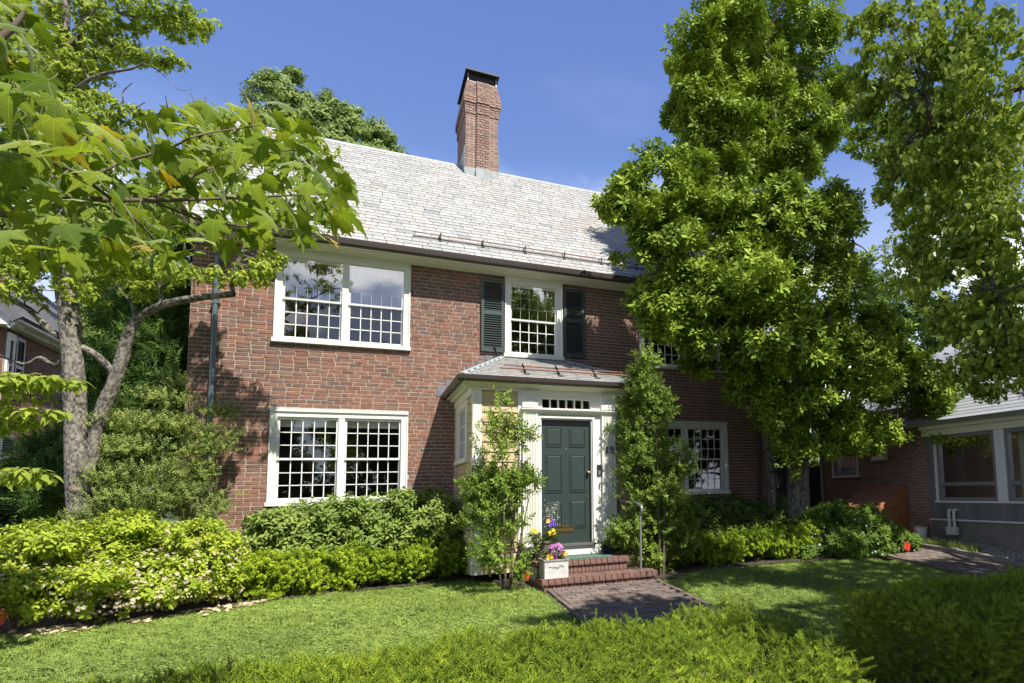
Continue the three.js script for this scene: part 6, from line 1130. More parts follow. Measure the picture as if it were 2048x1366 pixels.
[1.614,2.729,10.195,0.097,3.01,0.11,0.58,428],
[2.556,2.903,9.802,0.09,2.56,0.75,-0.03,702],
[1.56,3.187,9.934,0.091,0.75,0.61,-0.04,302],
[2.278,3.241,9.244,0.088,0.24,1.02,0.89,219],
[1.404,2.565,9.68,0.08,-0.82,0.15,0.26,703],
[1.941,2.892,9.649,0.091,1.34,0.48,-0.18,889],
[2.601,2.915,9.616,0.074,0.88,1.08,-0.18,716],
[2.368,2.923,9.641,0.083,-0.53,0.63,-0.23,889],
[1.72,2.358,10.343,0.089,-0.37,0.2,-0.27,45],
[1.711,2.452,9.868,0.093,0.96,1.25,0.28,362],
[1.693,2.888,9.835,0.075,0.47,0.63,-0.28,299],
[1.881,3.039,9.539,0.073,-0.03,0.35,-0.45,857],
[1.818,3.129,9.433,0.07,0.69,0.34,-0.08,416],
[2.448,2.514,10.05,0.095,3.33,0.19,0.07,438],
[1.74,2.656,10.028,0.069,3.95,0.14,-0.81,763],
[1.968,2.936,9.69,0.076,2.42,0.31,-0.3,187],
[1.94,2.811,9.653,0.064,1.04,1.25,0.59,449],
[1.912,2.524,10.01,0.086,3.67,0.32,-0.11,950],
[2.298,2.9,9.865,0.08,-0.13,1.11,-0.61,58],
[2.376,3.249,9.358,0.087,3.53,0.56,0.46,226],
[1.4,2.758,9.65,0.093,0.96,0.62,0.06,169],
[1.654,2.68,9.963,0.079,0.0,1.21,0.38,479],
[2.491,2.896,9.703,0.069,0.27,0.51,0.02,978],
[1.684,2.749,9.596,0.08,1.24,0.29,-0.24,44],
[1.806,2.337,10.066,0.066,0.85,0.45,0.79,255],
[2.055,3.078,9.679,0.084,1.13,0.65,0.64,958],
[1.711,2.33,10.041,0.092,2.9,0.11,0.53,303],
[1.504,2.906,9.962,0.074,0.87,0.59,-0.89,371],
[2.33,2.999,9.662,0.07,3.02,0.45,0.1,455],
[1.664,2.987,10.309,0.092,1.08,0.46,-0.53,835],
[1.517,2.817,9.809,0.093,-0.05,0.55,-0.42,621],
[1.854,2.474,9.85,0.087,2.18,0.46,0.44,662],
[2.088,2.477,9.979,0.067,-0.4,0.08,-0.36,220],
[1.818,3.376,9.052,0.076,1.03,0.16,-0.31,612],
[1.775,2.903,9.81,0.067,1.95,0.47,0.23,146],
[1.904,2.363,10.422,0.081,-1.57,1.21,0.15,153],
[1.851,3.138,9.534,0.097,3.73,0.58,0.31,378],
[1.937,2.471,9.683,0.071,2.31,1.06,0.2,654],
[2.29,3.235,9.506,0.086,2.1,0.46,-0.33,789],
[2.401,2.822,10.083,0.091,-1.19,1.11,0.26,964],
[1.637,2.858,10.023,0.066,1.6,0.69,0.3,612],
[2.279,2.69,9.83,0.093,0.9,0.27,0.21,162],
[1.672,2.566,9.95,0.066,1.25,0.14,-0.1,271],
[2.377,2.797,9.74,0.084,0.13,0.36,0.72,179],
[1.407,2.7,9.491,0.094,-0.73,0.91,0.28,313],
[2.339,2.65,9.818,0.083,-0.87,0.35,0.16,358],
[1.457,2.966,9.881,0.09,2.14,0.47,0.04,833],
[1.71,2.574,10.425,0.066,0.71,0.16,0.29,242],
[1.734,2.638,10.284,0.075,0.24,0.45,-0.55,978],
[1.673,2.739,10.384,0.068,0.24,0.2,0.13,279],
[2.22,2.574,9.761,0.083,0.37,0.66,-0.28,192],
[1.499,3.274,9.921,0.097,-0.37,1.17,-0.57,857],
[1.496,3.025,9.878,0.069,1.82,1.27,-0.13,913],
[1.585,2.624,10.133,0.067,1.72,0.85,0.18,104],
[2.024,2.502,9.949,0.071,1.94,0.44,0.13,862],
[1.646,2.927,10.157,0.089,1.22,0.05,0.02,576],
[2.193,2.787,9.845,0.094,-0.28,0.37,-0.34,976],
[2.235,2.816,9.702,0.092,-0.06,1.15,-0.29,568],
[2.112,2.655,9.803,0.095,2.84,0.81,0.03,375],
[1.76,2.877,9.763,0.088,-1.47,1.25,-0.06,833],
[1.912,2.473,10.206,0.087,0.94,0.65,-0.26,135],
[2.159,2.978,9.724,0.09,0.86,0.54,-0.37,701],
[2.137,3.247,9.54,0.088,0.21,0.63,0.36,81],
[1.962,2.63,9.998,0.081,2.44,0.69,-0.1,520],
[1.715,2.765,9.674,0.082,1.01,0.45,0.03,343],
[1.781,2.895,9.451,0.09,-0.02,0.64,0.23,119],
[1.889,2.299,10.33,0.096,0.36,0.3,0.6,385],
[1.724,2.582,9.46,0.093,0.27,0.1,0.07,4],
[2.449,2.948,9.589,0.095,1.13,1.2,0.75,226],
[2.434,3.147,9.439,0.07,-0.78,1.09,0.14,644],
[1.941,2.57,9.858,0.089,1.42,0.23,0.23,595],
[1.717,2.956,10.359,0.072,1.26,0.85,-0.47,854],
[2.49,3.0,9.584,0.088,1.18,0.28,-0.31,159],
[1.667,2.848,10.367,0.078,0.77,1.14,0.58,356],
[1.838,2.369,10.027,0.074,1.32,1.28,-0.19,218],
[2.077,2.86,9.179,0.081,-0.26,0.62,0.23,218],
[1.526,3.056,10.072,0.073,0.63,1.18,-0.24,324],
[1.691,2.94,10.093,0.077,3.19,1.12,-0.03,884],
[1.858,2.42,10.4,0.076,-2.26,0.33,-0.75,703],
[1.902,2.967,9.194,0.084,-0.05,0.06,-0.37,194],
[2.106,3.097,9.799,0.096,1.27,0.2,0.52,59],
[2.44,2.684,10.058,0.088,0.77,0.91,-0.35,629],
[2.295,2.767,9.829,0.095,0.3,0.22,-0.02,542],
[1.713,2.829,10.425,0.07,0.14,0.98,-0.13,834],
[1.647,2.531,9.884,0.093,0.94,0.51,0.42,233],
[1.366,3.098,9.464,0.073,1.22,0.11,0.4,526],
[2.414,3.086,9.621,0.082,0.76,0.13,-0.38,786],
[2.402,3.039,9.486,0.078,-0.01,0.55,-0.02,533],
[1.816,2.616,9.953,0.098,0.8,0.15,-0.3,564],
[1.894,2.811,9.936,0.093,2.34,0.67,-0.58,623],
[1.658,2.596,10.205,0.093,-0.04,0.14,-0.48,582],
[2.185,3.059,9.749,0.091,-0.32,0.6,0.4,156],
[1.912,2.971,9.57,0.078,-1.21,1.11,-0.83,527],
[1.813,2.831,9.366,0.078,1.77,1.22,0.77,639],
[2.221,3.087,9.179,0.089,-0.98,0.92,0.6,525],
[2.34,3.22,9.467,0.077,1.87,0.47,0.64,692],
[1.878,2.911,9.737,0.073,-0.82,0.61,-0.64,42],
[1.935,2.979,9.648,0.072,2.03,0.91,0.65,174]]};
const leafWhite = leafMat(white, 0.42, 0.75), leafGloss = leafMat(white, 0.38, 0.6), needleMat = leafMat(white, 0.25, 0.75), leafThin = leafMat(white, 0.5, 0.8);
// magnolia before the right half of the house
{
  const t = thing('magnolia_tree', 'tall dense magnolia tree with glossy green leaves before the right half of the house', 'tree');
  branchTubes(t, BRANCH.magnolia, M.barkGrey); twigsTo(t, BL.magnolia, BRANCH.magnolia, M.barkDark, 0.04, 3, 2);
  instances('crown', scatter(lumpy(BL.magnolia.map((b) => [b[0], b[1], b[2], b[3] * 0.92, b[4] * 0.94, b[5] * 0.95]), 7, 77, 0.22, 0.4, 0.8), 27500, 41, { inner: 0.35, up: 0.55, gap: 0.37, gapScale: 1.7, s0: 0.85, s1: 1.35, keep: (p) => !(p.z < 0.35 && p.x < 11.9 && p.y < 6.2) && !(p.x < 11.7 && p.y < 6.1 + (0.5 - p.z) * 0.92 + 0.1 && p.z < 0.5) }), sprigs.magnolia, leafGloss, t, mixTint([0.095, 0.15, 0.024], [0.162, 0.232, 0.03], [0.255, 0.33, 0.042]));
}
// the two hollies beside the door
for (const [key, label, x, seed, n] of [['hollyL', 'slender holly with open branches before the yellow clapboards left of the door', 4.66, 51, 1050], ['hollyR', 'tall bushy holly to the right of the door beside the handrail', 7.25, 52, 3200]]) {
  const t = thing('holly_shrub', label, 'shrub', 'hollies flanking the front door'), L = BL[key], z = 2.88, g = gy(x, z);
  const st = [0, 1, 2, 3].map((i) => { const a = i * 1.9, k = 0.12 + i * 0.04, h = [3.0, 2.2, 1.8, 1.5][i] * (key === 'hollyR' ? 1.15 : 1); return [[x + Math.cos(a) * 0.05, g - 0.02, z + Math.sin(a) * 0.04, 0.022], [x + Math.cos(a) * k, g + h * 0.4, z + Math.sin(a) * k * 0.6, 0.017], [x + Math.cos(a) * k * 1.6, g + h * 0.75, z + Math.sin(a) * k, 0.011], [x + Math.cos(a) * k * (i ? 2 : 0.2), g + h, z + Math.sin(a) * k, 0.004]]; });
  branchTubes(t, st, M.twig, 'stem', 6); twigsTo(t, L, st, M.twig, 0.008, 7, 4);
  instances('foliage', scatter(lumpy(L, 4, seed, 0.28, 0.5, key === 'hollyL' ? 0.75 : 1.0), n, seed, { inner: 0.1, up: 0.35, gap: key === 'hollyL' ? 0.40 : 0.3, gapScale: 3.4, keep: (p) => p.z > 2.26 }), sprigs.holly, leafGloss, t, mixTint([0.075, 0.125, 0.022], [0.13, 0.20, 0.032], [0.225, 0.28, 0.075]));
}
// shrub below the left window
{
  const t = thing('leafy_shrub', 'broad mid green leafy shrub below the left ground floor window', 'shrub');
  const st = []; for (let i = 0; i < 9; i++) { const x = 1.3 + i * 0.34; st.push([[x, gy(x, 0.8), 0.8, 0.02], [x + 0.05, 0.7, 0.85, 0.014], [x + (i % 2 ? 0.15 : -0.12), 1.25, 0.9, 0.006]]); }
  branchTubes(t, st, M.twig, 'stem', 6);
  instances('foliage', scatter(lumpy(BL.hydrangea, 5, 9, 0.2, 0.34, 1.0).map((b, i) => (i % 6 ? b : [b[0], b[1], b[2], b[3] * 1.2, b[4] * 1.2, b[5] * 1.2])), 4600, 61, { inner: 0.35, up: 0.5, gap: 0.28, gapScale: 3, keep: (p) => p.z > 0.1 }), sprigs.hydrangea, leafWhite, t, mixTint([0.10, 0.155, 0.038], [0.155, 0.22, 0.055], [0.235, 0.30, 0.08]));
}
function hedgeSpots(quad, n, seed, o) { // sprigs through a long clipped body given by left and right centre lines
  const r = rngOf(seed), out = []; const [x0, z0, x1, z1, half, top] = quad;
  for (let i = 0; i < n; i++) {
    const t = r(), cx = lerp(x0, x1, t), cz = lerp(z0, z1, t), u = r() * 2 - 1, v = r(), e = Math.min(1, Math.min(t, 1 - t) * Math.abs(x1 - x0) / 0.07);
    const wave = 0.85 + 0.3 * noise3(cx * 3, u * 1.5, 7), hh = half * wave * (0.75 + 0.25 * e), tp = (top - gy(cx, cz)) * (1 + (o.rough ?? 0.14) * (noise3(cx * 4.2, 5, u * 2 + cz) + 0.6 * noise3(cx * 11, 2, u * 5) - 0.9)) * (0.85 + 0.15 * e);
    let yy, ux, dir; const round = Math.sqrt(Math.max(0.05, 1 - Math.pow(Math.abs(u), o.square ?? 4)));
    if (v < 0.55) { yy = tp * round * (1 - r() * r() * 0.35); ux = u; dir = V(0, 0.8, u * 0.4); } else { const sd = r() < 0.8 ? 1 : -1; yy = r() * tp * 0.95; ux = sd * (1 - r() * r() * 0.4) * (0.85 + 0.15 * Math.sin(yy / tp * 3)); dir = V(0, 0.55, sd); }
    let ex = cx; if (r() < 0.09) { const lo = r() < 0.5; ex = lo ? x0 + r() * 0.08 : x1 - r() * 0.08; yy = r() * tp; ux = u; dir = V(lo ? -1 : 1, 0.5, 0); }
    const p = V(ex + (r() - 0.5) * 0.08, gy(cx, cz + ux * hh) + Math.max(0.03, yy), cz + ux * hh);
    dir.add(V((r() - 0.5) * 2.6, (r() - 0.45) * 0.7, (r() - 0.5) * 2.6)).normalize();
    out.push({ p, dir, s: 0.8 + r() * 0.45, yaw: r() * 6.28, t: r(), c: noise3(p.x * 2, p.y * 2, p.z * 2) });
  }
  return out;
}
{
  const t = thing('boxwood_hedge', 'low sunlit boxwood hedge along the lawn left of the door', 'hedge'), st = [];
  for (let i = 0; i < 14; i++) { const f = i / 13, x = lerp(1.25, 4.35, f), z = lerp(1.85, 1.4, f); st.push([[x, gy(x, z), z, 0.012], [x + 0.03, 0.35, z, 0.008], [x + 0.08, 0.55, z + 0.05, 0.004]]); } branchTubes(t, st, M.twig, 'stem', 5);
  const lumpRow = (x0, z0, x1, z1, n, seed, hgt) => { const q = rngOf(seed), l = []; for (let i = 0; i < n; i++) { const f = (i + q() * 0.8) / n, x = lerp(x0, x1, f), z = lerp(z0, z1, f) + (q() - 0.5) * 0.34, rr = 0.15 + q() * 0.12; l.push([x, gy(x, z) + hgt * (0.35 + 0.5 * q()), z, rr, rr * (0.8 + q() * 0.5), rr]); } return l; };
  instances('foliage', scatter(lumpRow(1.1, 1.95, 4.45, 1.45, 70, 5, 0.56), 8500, 71, { inner: 0.35, up: 0.5, gap: 0.3, gapScale: 5, s0: 0.8, s1: 1.35 }), sprigs.box, leafWhite, t, mixTint([0.10, 0.165, 0.014], [0.19, 0.265, 0.02], [0.31, 0.375, 0.03]));
  const u = thing('boxwood_hedge', 'low shaded boxwood hedge right of the steps before the magnolia trunk', 'hedge'), st2 = [];
  for (let i = 0; i < 12; i++) { const x = lerp(8.0, 11.2, i / 11), z = 2.2; st2.push([[x, gy(x, z), z, 0.012], [x + 0.03, 0.35, z, 0.008], [x + 0.08, 0.55, z + 0.05, 0.004]]); } branchTubes(u, st2, M.twig, 'stem', 5);
  instances('foliage', scatter(lumpRow(7.9, 2.3, 11.4, 2.2, 70, 6, 0.54), 8000, 72, { inner: 0.35, up: 0.5, gap: 0.3, gapScale: 5, s0: 0.8, s1: 1.35 }), sprigs.box, leafWhite, u, mixTint([0.10, 0.165, 0.014], [0.19, 0.265, 0.02], [0.31, 0.375, 0.03]));
}
// yew hedges at the street side of the lawn
for (const [label, q, n, seed] of [['clipped feathery yew hedge across the bottom of the view left of the path', [-1.5, 8.8, 5.5, 8.8, 0.80, 0.50], 38000, 81], ['clipped dark yew hedge in the lower right corner beyond the path', [6.95, 8.55, 13.5, 8.3, 0.75, 0.46], 34000, 82]]) {
  const t = thing('yew_hedge', label, 'hedge', 'yew hedges either side of the path'), st = [];
  for (let i = 0; i < 16; i++) { const x = lerp(q[0] + 0.55, q[2] - 0.55, i / 15), z = lerp(q[1], q[3], i / 15) + (i % 3 - 1) * 0.2; st.push([[x, gy(x, z) - 0.02, z, 0.02], [x + 0.04, gy(x, z) + 0.35, z, 0.012], [x - 0.06, gy(x, z) + 0.65, z + 0.06, 0.005]]); } branchTubes(t, st, M.twig, 'stem', 5);
  const core = new THREE.IcosahedronGeometry(1, 3);
  instances('foliage', hedgeSpots(q, n, seed, { square: 10, rough: 0.1 }), sprigs.yew, needleMat, t, mixTint([0.068, 0.115, 0.013], [0.135, 0.195, 0.019], [0.265, 0.325, 0.031]));
}
// the big azalea with its fading cream flowers, and the white-flowered one on the right
const flowerG = merge([0, 1, 2, 3, 4].map((i) => at(leafG(0.03, 0.022, { prof: P.obovate, droop: 0.4, fold: 0.2, n: 3 }), 0, 0, 0, -0.7, 0, 0).applyMatrix4(new THREE.Matrix4().makeRotationY(i * 1.2566))));
function bush(name, label, lumps, kind, n, seed, tint, stems, fl, flTint, opts = {}) {
  const t = thing(name, label, 'shrub'), st = [], r = rngOf(seed + 5);
  for (let i = 0; i < stems; i++) { const b = lumps[Math.floor(r() * lumps.length)], x = b[0] * 0.8 + lumps[0][0] * 0.2, z = b[2]; st.push([[x, gy(x, z) - 0.02, z, 0.018], [x + (r() - 0.5) * 0.2, gy(x, z) + 0.35, z, 0.012], [b[0] + (r() - 0.5) * 0.3, b[1] + 0.15, b[2] + (r() - 0.5) * 0.2, 0.004]]); }
  branchTubes(t, st, M.twig, 'stem', 5);
  instances('foliage', scatter(opts.plain ? lumps : lumpy(lumps, 4, seed, 0.28, 0.5, 0.9), n, seed, { inner: 0.4, up: 0.5, gap: 0.3, gapScale: 3, ...opts }), sprigs[kind], opts.mat ?? leafWhite, t, tint);
  if (fl) instances('blossom', scatter(lumps, fl, seed + 1, { inner: 0.93, up: 0.3, gap: opts.flGap ?? 0.5, gapScale: 1.7, s0: 0.6, s1: 1.1 }), [flowerG], leafThin, t, flTint);
  return t;
}
bush('azalea_shrub', 'large yellow-green azalea with fading cream blossoms at the lower left', BL.azalea, 'azalea', 8500, 101, mixTint([0.14, 0.20, 0.025], [0.225, 0.29, 0.032], [0.32, 0.375, 0.045]), 24, 1500, (s) => new THREE.Color().setRGB(0.62 + 0.15 * s.t, 0.52 + 0.15 * s.t, 0.30 + 0.2 * s.c), { flGap: 0.44 });
bush('azalea_shrub', 'dark green azalea with white flower clusters beside the side walkway', BL.azR, 'azalea', 6500, 103, mixTint([0.075, 0.135, 0.025], [0.12, 0.195, 0.032], [0.175, 0.26, 0.04]), 16, 170, (s) => new THREE.Color().setRGB(0.78, 0.78, 0.80));
bush('foundation_shrub', 'shaded dark green foundation shrub below the right ground floor window', BL.underR, 'hydrangea', 2600, 104, mixTint([0.075, 0.13, 0.03], [0.115, 0.18, 0.04], [0.17, 0.24, 0.055]), 10, 0, null, { keep: (p) => p.z > 0.1 || p.x > 11.75 });
bush('layered_shrub', 'airy layered shrub with small pale leaves at the left house corner', BL.lshrub.map((b) => [b[0], b[1], b[2], b[3] * 1.05, b[4] * 0.62, b[5] * 1.1]), 'fine', 3600, 105, mixTint([0.12, 0.165, 0.05], [0.18, 0.23, 0.065], [0.25, 0.29, 0.09]), 14, 0, null, { plain: true, inner: 0.05, up: 0.5, keep: (p) => !(p.x > -0.1 && p.z < 0.12), gap: 0.4, gapScale: 2.6 });
bush('side_hedge', 'dark leafless-stemmed hedge before the left neighbouring house', BL.sideHedge, 'hydrangea', 1100, 106, mixTint([0.03, 0.06, 0.015], [0.05, 0.09, 0.02], [0.07, 0.12, 0.025]), 30, 0, null);
{
  const t = thing('cypress_tree', 'dark green feathery cypress at the left end of the house', 'tree');
  branchTubes(t, [[[-0.95, 0.1, -1.6, 0.14], [-0.95, 2, -1.6, 0.11], [-0.9, 4, -1.6, 0.07], [-0.75, 6.2, -1.6, 0.02]], [[-1.6, 0.1, -1.5, 0.1], [-1.7, 1.5, -1.5, 0.07], [-1.8, 2.6, -1.5, 0.02]]], M.barkDark);
  instances('crown', scatter(lumpy(BL.conifer, 5, 6), 9000, 111, { inner: 0.2, up: 0.35, gap: 0.3, gapScale: 1.8, s0: 0.8, s1: 1.5, keep: (p) => p.x < -0.08 || p.z > 0.1 }), sprigs.conifer, needleMat, t, mixTint([0.028, 0.062, 0.016], [0.05, 0.10, 0.022], [0.10, 0.165, 0.03]));
}
// the forked tree at the left
{
  const t = thing('forked_tree', 'grey-barked forked tree with sparse light green leaves at the left', 'tree');
  branchTubes(t, BRANCH.dogwood, M.bark, 'branch', 9); twigsTo(t, BL.dogwood, BRANCH.dogwood, M.barkGrey, 0.012, 13, 4);
  instances('crown', scatter(BL.dogwood.map((b) => [b[0], b[1], b[2], b[3] * 1.35, b[4] * 1.3, b[5] * 1.35]), 3500, 121, { inner: 0.05, up: 0.55, gap: 0.36, gapScale: 3.4, s0: 0.7, s1: 1.15, keep: (p) => !(p.x > -0.1 && p.z < 0.3) }), sprigs.dogwood, leafThin, t, mixTint([0.125, 0.18, 0.022], [0.19, 0.25, 0.03], [0.27, 0.325, 0.045]));
  const r = rngOf(5), nest = []; for (let i = 0; i < 60; i++) { const a = r() * 6.28, b = a + 1.2 + r(); nest.push(rod([-1.72 + Math.cos(a) * 0.17, 7.62 + (r() - 0.5) * 0.1, 0.9 + Math.sin(a) * 0.14], [-1.72 + Math.cos(b) * 0.17, 7.62 + (r() - 0.5) * 0.12, 0.9 + Math.sin(b) * 0.14], 0.004, 4)); }
}
{
  const t = thing('low_sapling', 'low sapling twigs with bright lime leaves in tiers at the left edge', 'sapling');
  const b = BL.nearLeft, st = b.map((l) => [[-1.3, 0.9, 4.5, 0.012], [l[0] - 0.35, l[1] - 0.05, l[2], 0.007], [l[0] + 0.25, l[1] + 0.02, l[2], 0.003]]); st.unshift([[-1.25, gy(-1.25, 4.5), 4.5, 0.02], [-1.3, 0.9, 4.5, 0.015], [-1.25, 2.0, 4.5, 0.008]]); branchTubes(t, st, M.twig, 'branch', 5);
  instances('foliage', scatter(b, 120, 131, { inner: 0.0, up: 0.8, s0: 0.9, s1: 1.4 }), sprigs.dogwood, leafThin, t, mixTint([0.14, 0.19, 0.03], [0.19, 0.25, 0.035], [0.25, 0.30, 0.045]));
}
// distant trees
function farTree(label, lumps, kind, n, seed, tint, base, o = {}) {
  const t = thing(o.name ?? 'background_tree', label, 'tree', o.group), tops = lumps.slice(0, 5); const by = o.by ?? 0.1;
  const st = [[[base[0], by, base[1], o.r ?? 0.25], [base[0] + 0.1, lerp(by, lumps[0][1], 0.5), base[1], (o.r ?? 0.25) * 0.75], [lumps[0][0], lumps[0][1], lumps[0][2], 0.06]], ...tops.slice(1).map((b) => [[base[0] + 0.1, lerp(by, lumps[0][1], 0.5), base[1], 0.12], [(base[0] + b[0]) / 2, (b[1] + lerp(by, lumps[0][1], 0.5)) / 2 + 0.4, (base[1] + b[2]) / 2, 0.08], [b[0], b[1], b[2], 0.03]])];
  branchTubes(t, st, M.barkDark, 'branch', 7); twigsTo(t, lumps, st, M.barkDark, 0.04, seed, 2);
  instances('crown', scatter(lumpy(lumps, 5, seed, 0.25, 0.42, 0.78), n, seed, { inner: 0.25, up: 0.2, gap: 0.34, gapScale: 0.9, s0: 0.9, s1: 1.5, ...o }), sprigs[kind], leafWhite, t, tint);
}
const greyGreen = mixTint([0.10, 0.15, 0.05], [0.15, 0.21, 0.07], [0.215, 0.28, 0.10]);
farTree('loose grey-green tree rising behind the roof left of the chimney', BL.backTree, 'broad', 4600, 141, greyGreen, [1.0, -14.5], { gap: 0.42, gapScale: 1.3, s0: 0.8, s1: 1.2 });
farTree('light green background tree between the left neighbour and the cypress', BL.leftTrees, 'broad', 9000, 142, mixTint([0.09, 0.14, 0.03], [0.14, 0.195, 0.045], [0.20, 0.25, 0.06]), [-4.0, -12.5]);
farTree('dark background trees closing the gap behind the board fence', [[15.5, 3.2, -5.6, 1.6, 1.5, 1.0], [18, 3.3, -5.8, 1.7, 1.6, 1.0], [13.4, 3.0, -5.4, 1.5, 1.5, 1.0], [14.6, 5.2, -6, 1.6, 1.4, 1.0], [17, 5.3, -6, 1.7, 1.5, 1.0], [20, 4.6, -6.4, 1.8, 1.8, 1.0], [16.8, 1.6, -5.2, 1.4, 1.2, 0.9], [14.4, 1.6, -5.0, 1.4, 1.2, 0.9], [19, 1.6, -5.6, 1.4, 1.2, 0.9]], 'broad', 3600, 144, mixTint([0.05, 0.085, 0.02], [0.08, 0.12, 0.03], [0.13, 0.17, 0.04]), [15.6, -5.7]);
farTree('dark background tree seen under the linden at far right', BL.farRight, 'broad', 3500, 143, mixTint([0.04, 0.085, 0.02], [0.065, 0.12, 0.025], [0.10, 0.16, 0.03]), [24, -9]);
// ---------- the linden at the right, reaching over the lawn from outside the frame ----------
{
  const t = thing('linden_tree', 'street linden with heart-shaped leaves hanging into the upper right of the view', 'tree');
  const over = []; { const r = rngOf(9); for (const [x, y, z, a] of [[13, 9, 11.5, 2.1], [12, 6.2, 12.2, 1.5], [15.4, 9, 12.0, 1.6], [11.2, 8.0, 12.6, 1.5], [14.5, 5.6, 12.5, 1.5], [11.6, 5.0, 11.2, 1.0], [13.2, 5.0, 10.4, 1.0], [12.6, 10.5, 8.2, 1.5], [9.6, 6.2, 13.4, 1.5], [12, 7, 14.4, 1.8], [14.2, 7, 14.2, 1.8], [10.6, 8.4, 15.2, 1.6], [13, 9.5, 15.8, 1.8], [16, 8.6, 15, 1.8], [9.4, 4.9, 12.4, 0.9], [11.6, 4.8, 13.2, 1.0], [8.6, 5.4, 12.0, 1.3], [8.4, 7.5, 13.6, 1.4], [10.4, 5.4, 11.8, 1.3], [8.3, 8, 11.2, 1.1], [9.0, 8.6, 12.3, 1.2], [7.9, 9.2, 11.8, 0.9]]) over.push([x, y, z, a, a * 0.7, a]); }
  const br = [[[13.8, gy(14, 11), 11.2, 0.3], [13.8, 2.5, 11.2, 0.26], [13.9, 5, 11.1, 0.22], [14, 8, 10.8, 0.16], [14, 11, 10.4, 0.08]], [[13.85, 3.4, 11.2, 0.14], [12.4, 5.4, 10, 0.1], [11, 6.6, 8.6, 0.06], [9.4, 6.4, 7.2, 0.02]], [[13.85, 3.0, 11.2, 0.12], [12.6, 4.2, 9.8, 0.09], [11.4, 4.4, 8.6, 0.05], [10.2, 4.0, 7.4, 0.015]], [[13.9, 4.2, 11.1, 0.13], [13.5, 6.4, 9, 0.09], [12.8, 7.4, 7, 0.05], [11.5, 7.6, 5.0, 0.02]], [[14, 6, 11, 0.12], [15.6, 8, 9.4, 0.07], [17, 8.6, 7.6, 0.03]], [[14, 5, 11.1, 0.12], [14.6, 7, 12.2, 0.07], [13, 9, 12.4, 0.03]]];
  branchTubes(t, br, M.barkDark, 'branch', 7); twigsTo(t, [...BL.linden, ...BL.lindenFar], br, M.barkDark, 0.014, 17, 3);
  const near = scatter(lumpy(BL.linden, 3, 4), 4300, 151, { inner: 0.1, up: 0.25, droopy: 0.25, gap: 0.30, gapScale: 2.2, s0: 0.75, s1: 1.15 });
  const tint = mixTint([0.10, 0.155, 0.025], [0.16, 0.22, 0.032], [0.24, 0.30, 0.045]);
  instances('crown', near, sprigs.linden, leafThin, t, tint);
  instances('crown', scatter(lumpy([...BL.lindenFar, [15.8, 7, 1.0, 1.2, 0.9, 1.0], [16.4, 9.3, 2.8, 1.3, 1.0, 1.1]], 4, 5), 8500, 152, { inner: 0.1, up: 0.25, droopy: 0.2, gap: 0.34, gapScale: 1.9, s0: 0.7, s1: 1.0 }), sprigs.linden, leafThin, t, tint);
  instances('crown', scatter(over, 12000, 153, { inner: 0.3, up: 0.25, gap: 0.4, gapScale: 0.9, s0: 1.2, s1: 1.9 }), sprigs.linden, leafThin, t, tint);
  // single leaves close to the camera and the pale bracts among them
  const lg = [leafG(0.10, 0.09, { prof: P.cordate, droop: 0.25, fold: 0.12, n: 6 }), leafG(0.09, 0.085, { prof: P.cordate, droop: 0.35, fold: 0.2, n: 6 }), leafG(0.11, 0.095, { prof: P.cordate, droop: 0.15, fold: 0.18, n: 6 })], lm = [[0.12, 0.18, 0.035], [0.15, 0.215, 0.035], [0.095, 0.15, 0.03], [0.20, 0.27, 0.05]].map((c) => leafMat([c[0] * 1.6, c[1] * 1.4, c[2] * 1.1], 0.5, 0.8)), r = rngOf(19);
  scatter(BL.linden, 250, 154, { inner: 0.6, s0: 0.8, s1: 1.2 }).forEach((s) => { const p = s.p.clone().lerp(EYE, 0.12 + r() * 0.12), m = mesh(numbered2(t, 'leaf'), lg[Math.floor(r() * 3)], lm[Math.floor(r() * 4)], t); m.position.copy(p); m.rotation.order = 'YXZ'; m.rotation.set(0.75 + r() * 0.75, r() * 6.28, (r() - 0.5) * 0.9); m.scale.setScalar(s.s * 0.78); });
  const bract = leafG(0.075, 0.015, { prof: P.oval, droop: 0.3, fold: 0.2, n: 4 });
  instances('bract', scatter(BL.linden.slice(12), 420, 155, { inner: 0.5, up: 0, droopy: 0.9, s0: 0.8, s1: 1.2 }), [at(bract, 0, 0, 0, -1.3)], leafThin, t, (s) => new THREE.Color().setRGB(0.30 + 0.1 * s.t, 0.34 + 0.08 * s.t, 0.09));
}
